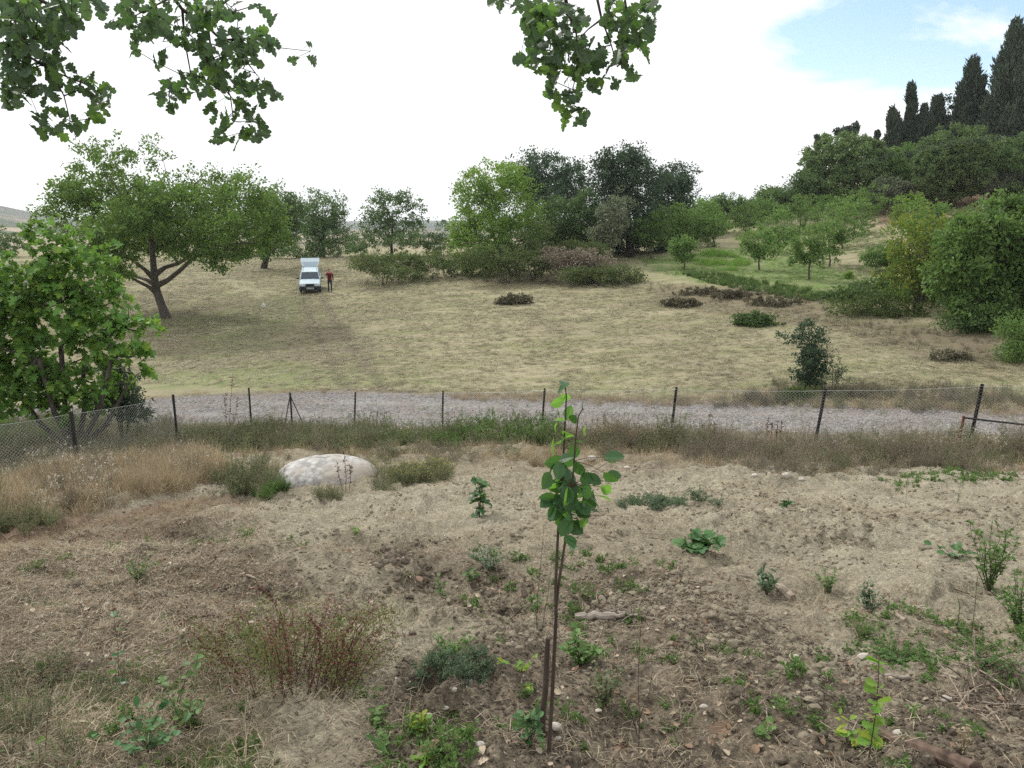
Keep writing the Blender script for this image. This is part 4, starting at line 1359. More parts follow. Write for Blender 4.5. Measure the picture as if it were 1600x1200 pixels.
# --- heaps of cut brush on the mown field
HP = dict(stems=6, tr=0.015, crad=0.2, hollow=0.5, rtip=0.012, vert=0.6, out=0.9, jit=0.35)
tree('brush_heap', 'dark heap of cut brush alone in the mown field', 'brush heap', (803, 474), [(803, 468, 18, 6), (790, 470, 14, 4), (818, 470, 12, 4)], 'brownbrush', 150, 14, 0.11, 'twig', None, **HP)
tree('brush_heap', 'low heap of cut twigs below the orchard bank', 'brush heap', (1072, 478), [(1072, 473, 20, 5), (1050, 472, 12, 4)], 'brownbrush', 90, 18, 0.11, 'twig', None, **HP)
tree('brush_heap', 'leafy heap of cut branches behind the roadside shrub', 'brush heap', (1180, 508), [(1180, 498, 24, 9), (1165, 500, 14, 8), (1195, 505, 18, 7), (1178, 510, 16, 5)], 'mid', 170, 20, 0.09, 'twig', None, **HP)
tree('brush_heap', 'brown heap of cut grass by the dark bramble hedge', 'brush heap', (1480, 563), [(1480, 556, 24, 6), (1500, 560, 18, 5)], 'brownbrush', 90, 16, 0.08, 'twig', None, **HP)
for (q, lab) in (((1100, 460), 'ridge of raked twigs and earth nearest the grey mound'), ((1155, 464), 'ridge of raked twigs and earth between the two ends'), ((1215, 476), 'ridge of raked twigs and earth nearest the bramble hedge')):
    tree('brush_heap', lab, 'brush heap', q, [(q[0] - 22, q[1] - 4, 22, 5), (q[0] + 5, q[1] - 3, 24, 6), (q[0] + 28, q[1], 16, 5)], 'brownbrush', 110, 18, 0.1, 'twig', None, group='raked ridge below the orchard', **HP)
print('far trees', time.time() - T0)

# --- the big walnut in the field, its limbs traced
WD = 49.0
wsk = [[(262, 497, 0, 0.311), (253, 478, 0, 0.266), (246, 458, 0, 0.252), (242, 440, 0, 0.237), (240, 415, 0.2, 0.200), (238, 390, 0.4, 0.178), (236, 360, 0.6, 0.141), (230, 330, 0.8, 0.104), (222, 300, 1, 0.074)],
       [(246, 458, 0, 0.222), (232, 448, -0.4, 0.111), (216, 440, -1, 0.089), (200, 430, -1.6, 0.059)],
       [(243, 445, 0, 0.222), (228, 437, 0.6, 0.104), (212, 432, 1.4, 0.074), (190, 428, 2.2, 0.044)],
       [(242, 436, 0, 0.222), (225, 420, -0.6, 0.111), (205, 405, -1.4, 0.096), (185, 398, -2, 0.059), (165, 385, -2.4, 0.037)],
       [(243, 447, 0, 0.222), (262, 438, -0.5, 0.148), (282, 422, -1.2, 0.133), (300, 405, -1.8, 0.118), (318, 393, -2.2, 0.104), (345, 384, -2.8, 0.074), (370, 380, -3.2, 0.044), (400, 380, -3.4, 0.022)],
       [(241, 430, 0, 0.222), (258, 418, 0.6, 0.133), (278, 412, 1.4, 0.118), (295, 402, 2.0, 0.104), (310, 385, 2.4, 0.089), (330, 360, 2.8, 0.059), (360, 330, 3, 0.037), (395, 305, 3, 0.022)],
       [(238, 380, 0.4, 0.148), (225, 350, -1, 0.089), (200, 320, -2, 0.067), (180, 290, -2.4, 0.044), (160, 262, -2.6, 0.022)],
       [(237, 370, 0.5, 0.148), (255, 345, 1.5, 0.074), (268, 310, 2, 0.052), (262, 280, 2.4, 0.030), (255, 250, 2.4, 0.015)],
       [(236, 360, 0.6, 0.118), (262, 335, -1, 0.067), (290, 300, -2, 0.044), (318, 275, -2.2, 0.022)]]
wbl = [(250, 385, 30, 14, 3, 1.3), (290, 390, 26, 12, -3, 1.3), (160, 400, 26, 20, -2, 1.2), (355, 397, 26, 13, -3, 1.2), (385, 388, 26, 14, 1, 1.2), (225, 350, 40, 26, 5, 1.2), (175, 235, 34, 22, -2, 0.6), (150, 265, 36, 22, -1, 0.6), (200, 270, 44, 34, 1, 0.34), (120, 290, 36, 20, 0, 0.6), (215, 230, 22, 16, 1, 0.34), (245, 225, 14, 14, 2, 0.34), (255, 255, 18, 14, 2, 0.34), (165, 310, 56, 34, 2, 1.25), (110, 330, 40, 32, 1, 1.25), (230, 315, 52, 36, -2, 1.25), (200, 345, 60, 30, -4, 1.25), (160, 375, 36, 24, -3, 1.25), (280, 320, 52, 34, -3, 1.25), (305, 290, 30, 18, 2, 0.6), (270, 355, 55, 26, 3, 1.25), (330, 320, 48, 36, 1, 1.25), (345, 285, 30, 20, 0, 0.6), (375, 270, 18, 10, 0, 0.34), (385, 310, 40, 34, -2, 1.25), (415, 335, 32, 32, 0, 1.25), (360, 355, 52, 24, -4, 1.25), (405, 370, 36, 18, -2, 1.25), (335, 378, 34, 14, 2, 1.25), (320, 402, 28, 10, -3, 1.25), (345, 412, 16, 9, -3, 1.25), (300, 372, 40, 14, 4, 1.25), (210, 375, 40, 22, 4, 1.25), (195, 410, 26, 18, -3, 1.25), (180, 430, 22, 12, -3, 1.25), (90, 300, 14, 14, 1, 1.25), (130, 235, 14, 10, 0, 0.6), (430, 360, 16, 14, -1, 1.25), (450, 372, 9, 6, -1, 1.25), (300, 262, 22, 8, 2, 0.34)]
PERX, LEAFX = 1.3, 1.3
tree('walnut_tree', 'large spreading walnut tree with a leaning trunk in the mown field', 'walnut tree', (262, 497), wbl, 'walnut', 1850, 20, 0.165, 'bark', WD, skel=wsk, crad=0.6, hollow=0.25, rtip=0.011, out=0.8, tpl=DIAMOND, aspect=0.55, droop=0.2)
PERX, LEAFX = 1.35, 1.3
print('walnut', time.time() - T0)


# --- fig tree at the road side: large lobed leaves, the nearest ones single
def fig_tree():
    d = 18.5
    q = P(112, 655, d)
    b = np.array([q[0], q[1], H(q[0:1], q[1:2])[0]])
    root = thing('fig_tree', 'bushy fig tree with large lobed leaves behind the wire fence', 'fig tree', b)
    bl = [(75, 415, 44, 34), (35, 450, 46, 40), (115, 440, 44, 36), (160, 425, 18, 20), (95, 375, 22, 24), (90, 352, 9, 16), (48, 385, 14, 26), (135, 385, 12, 24), (172, 392, 9, 22), (165, 470, 34, 30), (90, 490, 58, 40), (15, 505, 40, 46), (205, 508, 28, 22), (150, 530, 48, 32), (65, 560, 56, 36), (215, 560, 24, 16), (185, 590, 34, 16), (15, 590, 44, 34),
          (110, 600, 48, 22), (-20, 460, 46, 50), (-20, 560, 46, 56), (228, 545, 18, 9), (230, 500, 14, 13), (45, 625, 44, 16), (-30, 640, 46, 20), (140, 625, 36, 14), (20, 420, 12, 22), (95, 640, 36, 10)]
    blw = [B_(*q_, d) for q_ in bl]
    C, O = crown_points(blw, 520, 0.2)
    C[:, 2] = np.maximum(C[:, 2], b[2] + 0.5)
    S = []
    for (ex, ey, dd, r) in ((60, 560, -0.4, 0.05), (20, 600, 0.3, 0.05), (130, 560, 0.5, 0.05), (175, 560, -0.3, 0.045), (95, 540, 0.2, 0.06), (200, 600, 0.2, 0.03)):
        e = P(ex, ey, d + dd)
        mid = (b + e) / 2 + [0.1 * np.sign(ex - 110), 0, -0.15]
        S.append([(b - [0, 0, 0.2], 0.09), (b + (mid - b) * 0.3, 0.075), (mid, 0.06), (e, r)])
    mb = MB()
    grow(mb, S, C, 0.007)
    obj('trunk', mb, M['bark'], root)
    n = len(C)
    k = rng.poisson(10.5, n)
    I = np.repeat(np.arange(n), k)
    Q = C[I] + rnd_dirs(len(I)) * 0.23 * (rng.random(len(I)) ** 0.5)[:, None]
    D = O[I] * 0.7 + rnd_dirs(len(I)) * 0.7 + [0, 0, -0.35]
    N = rnd_dirs(len(I)) * 0.6 + [0.0, -0.15, 0.75]
    L = rng.uniform(0.09, 0.24, len(I))
    toc = Q - CAM
    depth = np.linalg.norm(toc, axis=1)
    pxy = proj(Q)
    vis = (pxy[:, 0] > -10) & (pxy[:, 0] < 260)
    score = np.where(vis, depth - L * 6, 99)
    order = np.argsort(score)
    sing = order[:290]
    rest = order[290:]
    mb = MB()
    mb.leaves(FIG, Q[rest], D[rest], N[rest], L[rest], L[rest] * 0.95)
    o = obj('leaf_mass', mb, M['fig'], root)
    o['kind'] = 'stuff'
    single_leaves(root, FIG, 'fig_leaf', M['fig'], Q[sing], D[sing], N[sing], L[sing], 0.95)
    return root


def single_leaves(root, tpl, name, mat, Q, D, N, L, asp=1.0, mat2=None, pick2=None):
    key = name + '_mesh'
    mes = []
    for mm in (mat, mat2 or mat):
        mb = MB()
        tv, tf = tpl
        mb.add(tv * np.array([1, asp, 1]), tf)
        mes.append(mb.mesh(key, mm))
    org = np.array(root['_org'])
    D = D / np.linalg.norm(D, axis=1)[:, None]
    S = np.cross(D, N)
    S /= np.linalg.norm(S, axis=1)[:, None]
    N = np.cross(S, D)
    for i in range(len(Q)):
        me = mes[1] if (pick2 is not None and pick2[i]) else mes[0]
        o = bpy.data.objects.new('leaf', me)
        l = L[i]
        p = Q[i] - org
        o.matrix_local = Matrix(((D[i, 0] * l, S[i, 0] * l, N[i, 0] * l, p[0]), (D[i, 1] * l, S[i, 1] * l, N[i, 1] * l, p[1]), (D[i, 2] * l, S[i, 2] * l, N[i, 2] * l, p[2]), (0, 0, 0, 1)))
        COL.objects.link(o)
        o.parent = root


fig_tree()
tree('dark_bush', 'dark small leaved bush beside the fig above the road', 'bush', (190, 655), [(180, 600, 24, 28), (200, 630, 26, 20), (165, 625, 26, 22), (215, 645, 20, 12), (175, 570, 16, 16)], 'dark', 240, 22, 0.06, 'twig', 20.2, stems=5, tr=0.02, crad=0.22, hollow=0.3, rtip=0.004)
print('fig', time.time() - T0)


# --- overhanging oak branches at the top of the frame
def oak_branch(label, d0, start, twigs, blobs, nleaf, seed, yellow=None, L0=0.078):  # yellow: spots where leaves take the copy coloured as backlit
    r = np.random.default_rng(seed)
    org = P(start[0], start[1], d0)
    root = thing('oak_branch', label, 'oak branch', org)
    nodesK = []
    S = []
    for tw in twigs:
        pts = [(P(px, row, d0 + dd), rad) for (px, row, dd, rad) in tw]
        S.append(pts)
    nleaf = int(nleaf * 1.45)
    blobs = [(b[0], b[1], b[2] * 0.86) + tuple(b[3:]) for b in blobs]
    area = np.array([b[2] ** 2 for b in blobs], float)
    cnt = np.maximum(2, (nleaf * area / area.sum())).astype(int)
    Q, F = [], []
    s = d0 / FPX
    for (b, c) in zip(blobs, cnt):
        a = r.uniform(0, 6.283, c)
        q = np.sqrt(r.random(c)) * b[2]
        dd = r.uniform(-0.25, 0.25, c)
        for i in range(c):
            Q.append(P(b[0] + q[i] * math.cos(a[i]), b[1] + q[i] * math.sin(a[i]) * (b[3] if len(b) > 3 else 1), d0 + dd[i] + (0.0 if len(b) < 5 else b[4])))
            F.append(len(Q))
    Q = np.array(Q)
    # clusters: a third of the leaves mark twig ends
    T = Q[::3]
    mb = MB()
    nodes = grow(mb, S, T, 0.0021, k=4, bend=0.2, expo=0.42)
    obj('twigs', mb, M['bark_dark'], root)
    # each leaf hangs off its nearest twig node
    dn = ((Q[:, None] - nodes[None]) ** 2).sum(-1)
    j = dn.argmin(1)
    near = nodes[j]
    D = (Q - near)
    ln_ = np.linalg.norm(D, axis=1)[:, None]
    D = np.where(ln_ > 0.01, D / (ln_ + 1e-6), 0) * 0.7 + r.normal(0, 0.55, Q.shape) + [0, 0, -0.45]
    N = r.normal(0, 0.55, Q.shape) + [0, -0.7, 0.55]
    base = near * 0.55 + Q * 0.45
    L = L0 * r.uniform(0.65, 1.25, len(Q))
    Dn = D / np.linalg.norm(D, axis=1)[:, None]
    base = Q - Dn * L[:, None] * 0.5
    # petioles
    mb = MB()
    mb.edges(near, base, 0.0009, 0.0007, 3)
    obj('leaf_stalks', mb, M['twig'], root)['kind'] = 'stuff'
    pk = None
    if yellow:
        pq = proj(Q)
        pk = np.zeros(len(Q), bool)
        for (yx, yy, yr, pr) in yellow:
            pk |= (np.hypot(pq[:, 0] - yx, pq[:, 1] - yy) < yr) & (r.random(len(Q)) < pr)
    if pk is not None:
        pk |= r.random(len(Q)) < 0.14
    k = min(len(Q), 295)
    single_leaves(root, OAK, 'oak_leaf', M['oak'], Q[:0], D[:0], N[:0], L[:0])
    order = r.permutation(len(Q)) if len(Q) <= 295 else np.argsort(-L / np.linalg.norm(Q - CAM, axis=1))
    a, b2 = order[:k], order[k:]
    single_leaves(root, OAK, 'oak_leaf', M['oak'], base[a], D[a], N[a], L[a], 0.68, M['oak_backlit'], pk[a] if pk is not None else None)
    if len(b2):
        mb = MB()
        mb.leaves(OAK, base[b2], D[b2], N[b2], L[b2], L[b2] * 0.68)
        obj('small_leaves', mb, M['oak'], root)['kind'] = 'stuff'


M['oak_backlit'] = leaf_mat('oak_leaf_backlit', (0.07, 0.15, 0.04), (0.11, 0.19, 0.045), 0.5, tcol=(0.2, 0.38, 0.06))  # oak leaf copy with light from behind put into a brighter green
oak_branch('leafy oak branch drooping in from the upper corner, backlit yellow green tips', 3.7, (-60, 60),
           [[(-60, 60, 0.2, 0.012), (0, 70, 0.1, 0.009), (40, 85, 0, 0.006), (80, 110, 0, 0.004), (100, 150, 0, 0.003), (110, 190, 0, 0.002)],
            [(0, 70, 0.1, 0.008), (15, 110, 0, 0.004), (30, 150, 0, 0.002)],
            [(-20, -30, 0.2, 0.01), (50, -5, 0.1, 0.007), (100, 15, 0, 0.004), (130, 35, 0, 0.003)],
            [(80, 110, 0, 0.004), (130, 130, 0, 0.003), (165, 150, 0, 0.002)]],
           [(20, 15, 40), (60, 25, 40), (105, 12, 36), (145, 10, 20), (30, 55, 38), (75, 60, 34), (95, 45, 26), (8, 100, 34), (50, 105, 34), (92, 108, 26), (20, 140, 28), (60, 145, 20), (95, 140, 18), (125, 128, 18), (145, 125, 12), (160, 148, 20), (150, 165, 16), (70, 190, 20), (60, 212, 12), (100, 205, 16), (125, 195, 15), (145, 190, 12), (85, 175, 10), (8, 165, 10)],
           275, 3, [(160, 150, 36, 0.6), (90, 200, 45, 0.35), (60, 50, 50, 0.1), (130, 195, 30, 0.5)])
oak_branch('leafy oak branch arching over the big walnut, long outlying tip', 3.9, (270, -40),
           [[(255, -50, 0.1, 0.014), (270, -5, 0.05, 0.011), (285, 15, 0, 0.009), (325, 42, 0, 0.007), (345, 62, 0, 0.005), (380, 90, 0, 0.004), (400, 115, 0, 0.002)],
            [(285, 15, 0, 0.007), (288, 60, 0.05, 0.004), (298, 115, 0, 0.003), (280, 130, 0, 0.002)],
            [(325, 42, 0, 0.006), (330, 80, 0, 0.004), (340, 110, 0, 0.003), (360, 150, 0, 0.003), (365, 190, 0, 0.002)],
            [(345, 62, 0, 0.004), (390, 60, 0, 0.003), (440, 75, 0, 0.002), (485, 80, 0, 0.0012)],
            [(270, -5, 0.05, 0.006), (230, 15, 0.1, 0.004), (200, 30, 0.1, 0.002)],
            [(325, 42, 0, 0.004), (360, 20, 0, 0.003), (400, 8, 0, 0.002)]],
           [(185, 30, 18), (205, 12, 26), (225, 45, 24), (215, 70, 14), (250, 25, 32), (275, 55, 24), (300, 20, 30), (330, 22, 20), (345, 15, 18), (370, 18, 14), (405, 12, 9), (420, 30, 8), (310, 75, 24), (335, 95, 24), (360, 70, 30), (390, 75, 24), (410, 65, 20), (430, 75, 10), (385, 95, 22), (405, 60, 18),
            (250, 92, 12), (262, 130, 12), (252, 150, 12), (270, 160, 14), (285, 150, 12), (295, 130, 22), (330, 130, 22), (360, 135, 22), (385, 130, 18), (420, 128, 13), (432, 145, 9), (410, 150, 12), (325, 165, 12), (345, 180, 14), (370, 170, 20), (395, 185, 18), (408, 205, 12), (380, 208, 14), (345, 205, 14), (338, 218, 7), (365, 220, 8), (480, 68, 6), (462, 92, 6), (488, 97, 6)],
           292, 5, [(375, 190, 30, 0.1), (265, 150, 14, 0.3)])
oak_branch('hanging oak branch alone in the white sky near the top centre', 3.5, (890, -40),
           [[(885, -50, 0.1, 0.012), (884, 0, 0, 0.008), (890, 25, 0, 0.006), (900, 50, 0, 0.004), (905, 90, 0, 0.003), (895, 140, 0, 0.002), (890, 180, 0, 0.0015)],
            [(890, 25, 0, 0.004), (865, 10, 0, 0.003), (840, 20, 0, 0.002), (790, 4, 0, 0.001)],
            [(925, -40, 0.1, 0.008), (940, 30, 0, 0.005), (920, 45, 0, 0.003), (905, 60, 0, 0.002)],
            [(940, 30, 0, 0.004), (955, 70, 0, 0.003), (965, 105, 0, 0.002)],
            [(970, -40, 0, 0.006), (980, 20, 0, 0.004), (990, 60, 0, 0.003), (1000, 80, 0, 0.002)],
            [(900, 50, 0, 0.003), (860, 60, 0, 0.002), (830, 85, 0, 0.0015)]],
           [(783, 2, 12), (808, 10, 10), (835, 12, 16), (820, 35, 12), (850, 35, 24), (840, 62, 18), (870, 55, 22), (870, 15, 20), (900, 25, 18), (810, 90, 9), (830, 95, 14), (855, 95, 22), (880, 80, 22), (905, 75, 24), (915, 100, 22), (935, 85, 14), (895, 115, 16), (865, 120, 13), (858, 140, 9), (870, 148, 8), (925, 125, 12), (928, 142, 7),
            (890, 150, 12), (882, 168, 8), (885, 190, 8), (905, 165, 10), (912, 185, 9), (905, 140, 10), (955, 25, 18), (985, 25, 18), (1010, 8, 16), (1022, 15, 10), (965, 50, 18), (990, 60, 16), (1008, 40, 12), (1015, 32, 10), (1005, 80, 12), (975, 85, 16), (948, 95, 14), (940, 122, 10), (962, 125, 8), (985, 115, 9), (992, 120, 7), (960, 5, 16)],
           255, 9, [(815, 95, 14, 0.9), (885, 195, 14, 0.8), (960, 25, 30, 0.3), (868, 142, 16, 0.5), (1000, 80, 20, 0.4)])
print('oak', time.time() - T0)
M['plastic'] = plain('dark_plastic', (0.02, 0.028, 0.04), 0.6, 0.3)

# ------------------------------------------------------------------ fence
def Hh(px_, py_):
    return float(H(np.array([px_]), np.array([py_]))[0])


fence = thing('wire_fence', 'chain link fence on black posts along the gravel road', 'fence', P(692, 611, 21.2) * [1, 1, 0] + [0, 0, Hh(*P(692, 611, 21.2)[:2])])
tops = []
leans = [0, 0, 0, 0, 0, 0, -0.12, -0.06, -0.10, -0.12, -0.18, -0.14, 0]
for i, c in enumerate(POSTS):
    tp = P(*c)
    bx, by = tp[0] + leans[i], tp[1]
    b = np.array([bx, by, Hh(bx, by) - 0.3])
    mb = MB()
    ax = (tp - b) / np.linalg.norm(tp - b)
    u = np.cross(ax, [0, 1, 0])
    u /= np.linalg.norm(u)
    w = np.cross(ax, u)
    hs = 0.024 if i != 2 else 0.032
    # angle-section steel post
    for (cu, cw, su, sw) in ((0, -hs, hs, 0.004), (-hs, 0, 0.004, hs)):
        vv = []
        for e in (b, tp):
            for (a_, c_) in ((-1, -1), (1, -1), (1, 1), (-1, 1)):
                vv.append(e + u * (cu + a_ * su) + w * (cw + c_ * sw))
        mb.add(vv, [(0, 1, 5, 4), (1, 2, 6, 5), (2, 3, 7, 6), (3, 0, 4, 7), (4, 5, 6, 7), (3, 2, 1, 0)])
    if i in (2, 3, 5):
        mb.tube([tp - ax * 0.2, tp + ax * 0.01], 0.028 if i != 2 else 0.036, 8)
        mb.tube([b, tp - ax * 0.01], 0.022 if i != 2 else 0.03, 8)
    obj('post', mb, M['post'], fence)
    tops.append((tp, b, ax))
for (ex, ey, dd) in ((483, 663, 0.3), (437, 645, -0.6)):
    mb = MB()
    a = tops[5][0] - [0, 0, 0.08]
    e = P(ex, ey, 23.0 + dd)
    e[2] = Hh(e[0], e[1]) - 0.1
    mb.tube([a, e], 0.018, 6)
    obj('brace', mb, M['post'], fence)


def mesh_panel(i, j, h=1.12, cell=0.068, sag=0.03):
    a, b = tops[i], tops[j]
    A = a[0] - a[2] * 0.05
    Bp = b[0] - b[2] * 0.05
    da, db = -a[2], -b[2]
    Lh = np.linalg.norm(Bp - A)
    nx = max(4, int(Lh / cell / 1.15))
    nyy = int(h / cell)

    def pt(u, v):
        u = np.asarray(u, float)[:, None]
        v = np.asarray(v, float)[:, None]
        p = A * (1 - u) + Bp * u + (da * (1 - u) + db * u) * v * h
        s_ = 4 * u * (1 - u) * sag
        wob = 0.014 * np.sin(u * 23 + v * 7 + i)
        return p - np.concatenate([0 * s_, -wob, s_ * (1 - 0.5 * v)], 1)
    mb = MB()
    S1, E1 = [], []
    rw = 0.0022 if i < 4 else 0.0014
    stp = 4
    for k in range(-nyy, nx + 1):
        for sg in (1, -1):
            # diagonal strands, drawn in short pieces so they follow the sag
            v0 = max(0, -k)
            v1 = min(nyy, nx - k)
            if v1 <= v0:
                continue
            vv = np.unique(np.append(np.arange(v0, v1, stp), v1))
            uu = (k + vv) / nx
            if sg < 0:
                uu = 1 - uu
            q = pt(uu, vv / nyy)
            q[:, 1] += 0.002 * sg
            S1.append(q[:-1])
            E1.append(q[1:])
    mb.edges(np.vstack(S1), np.vstack(E1), rw, rw, 3)
    for v_ in (0.0, 1.0):
        q = pt(np.linspace(0, 1, 9), np.full(9, v_))
        mb.tube(q, 0.0032, 4)
    obj('chain_link_panel', mb, M['wire'], fence)


for i in range(len(POSTS) - 1):
    mesh_panel(i, i + 1)

gp = P(1506, 650, 15.6)
gb = np.array([gp[0] - 0.06, gp[1], Hh(gp[0], gp[1])])
gate = thing('barrier_bar', 'rusty short post carrying a long dark rail beside the fence', 'barrier', gb)
mb = MB()
mb.tube([gb - [0, 0, 0.2], gp], 0.028, 8)
obj('post', mb, M['rust'], gate)
mb = MB()
mb.tube([gp - [0, 0.03, 0.03], P(1560, 659, 15.3), P(1640, 668, 15.0)], 0.02, 8)
obj('rail', mb, M['post'], gate)

# ------------------------------------------------------------------ white cistern dome
m, t = new_mat('limewashed_concrete')
tcn = nd(t, 'ShaderNodeTexCoord')
n1 = nd(t, 'ShaderNodeTexNoise', {'Vector': tcn.outputs['Object'], 'Scale': 9.0, 'Detail': 8.0, 'Roughness': 0.7}).outputs[0]
n2 = nd(t, 'ShaderNodeTexNoise', {'Vector': tcn.outputs['Object'], 'Scale': 2.2, 'Detail': 5.0}).outputs[0]
c = mixc(t, ramp(t, n1, [(0.42, 1.0), (0.6, 0.0)]), (0.5, 0.49, 0.47), (0.25, 0.24, 0.225))
c = mixc(t, ramp(t, n2, [(0.46, 0.0), (0.64, 0.85)]), c, (0.34, 0.3, 0.24))
bp = nd(t, 'ShaderNodeBump', {'Strength': 0.5, 'Distance': 0.02, 'Height': n1})
pb = nd(t, 'ShaderNodeBsdfPrincipled', {'Base Color': c, 'Roughness': 0.9, 'Specular IOR Level': 0.15, 'Normal': bp.outputs[0]})
nd(t, 'ShaderNodeOutputMaterial', {0: pb.outputs[0]})
M['dome'] = m
dc = P(512, 768, 11.6)
dc[2] = Hh(dc[0], dc[1]) - 0.02
top = P(505, 723, 11.9)
hd = max(0.3, top[2] - dc[2])
mb = MB()
nu, nv_ = 64, 22
vv = []
for j in range(nv_ + 1):
    e = j / nv_ * math.pi / 2 * 1.12 - 0.12 * math.pi / 2
    for i in range(nu):
        a = i / nu * 2 * math.pi
        rr = 0.76 * (1 + 0.05 * math.sin(2 * a + 0.7) + 0.02 * math.sin(5 * a))
        z = hd * math.copysign(abs(math.sin(e)) ** 1.05, e)
        k = max(0.0, math.cos(e)) ** 0.98
        vv.append((dc[0] + rr * k * math.cos(a), dc[1] + 0.85 * rr * k * math.sin(a), dc[2] + z + 0.02 * float(vn(np.array([a * 3]), np.array([e * 5]), 4)[0])))
ff = [(j * nu + i, j * nu + (i + 1) % nu, (j + 1) * nu + (i + 1) % nu, (j + 1) * nu + i) for j in range(nv_) for i in range(nu)]
mb.add(vv, ff)
solo('cistern_dome', mb, M['dome'], 'white rounded concrete dome half buried beside the brush', 'dome', dc, smooth=True)

# ------------------------------------------------------------------ power line on the hill
pl = thing('power_line', 'thin power cables crossing below the cypresses on the hillside', 'power line', P(1390, 240, 84))
for k in range(2):
    a, b_, c_ = P(1340, 258 + 4 * k, 82), P(1450, 214 + 4 * k, 80), P(1700, 206 + 5 * k, 62)
    pts = []
    for u in np.linspace(0, 1, 14):
        pts.append((1 - u) ** 2 * a + 2 * u * (1 - u) * b_ + u * u * c_)
    mb = MB()
    mb.tube(pts, 0.016, 4)
    obj('cable', mb, M['plastic'], pl)


# ------------------------------------------------------------------ car
def car_paint(name, col, rough=0.35):
    return plain(name, col, rough, 0.5, var=0.04, coat=0.4)


M['carpaint'] = car_paint('pale_blue_white_paint', (0.4, 0.5, 0.55))
M['glass'] = plain('dark_car_glass', (0.03, 0.045, 0.07), 0.08, 0.6, var=0.05)
M['skyglass'] = plain('tailgate_sky_glass', (0.2, 0.27, 0.33), 0.08, 0.8, var=0.05)  # paler than the other panes: sky reflection put into the base colour
M['lamp'] = plain('headlamp_glass', (0.6, 0.66, 0.7), 0.15, 0.6, var=0.1)
M['plate'] = plain('plate_white', (0.62, 0.64, 0.66), 0.5, 0.3, var=0.05)
M['tyre'] = plain('tyre_rubber', (0.015, 0.015, 0.016), 0.85, 0.1)
M['rim'] = plain('wheel_trim', (0.35, 0.36, 0.37), 0.4, 0.5)


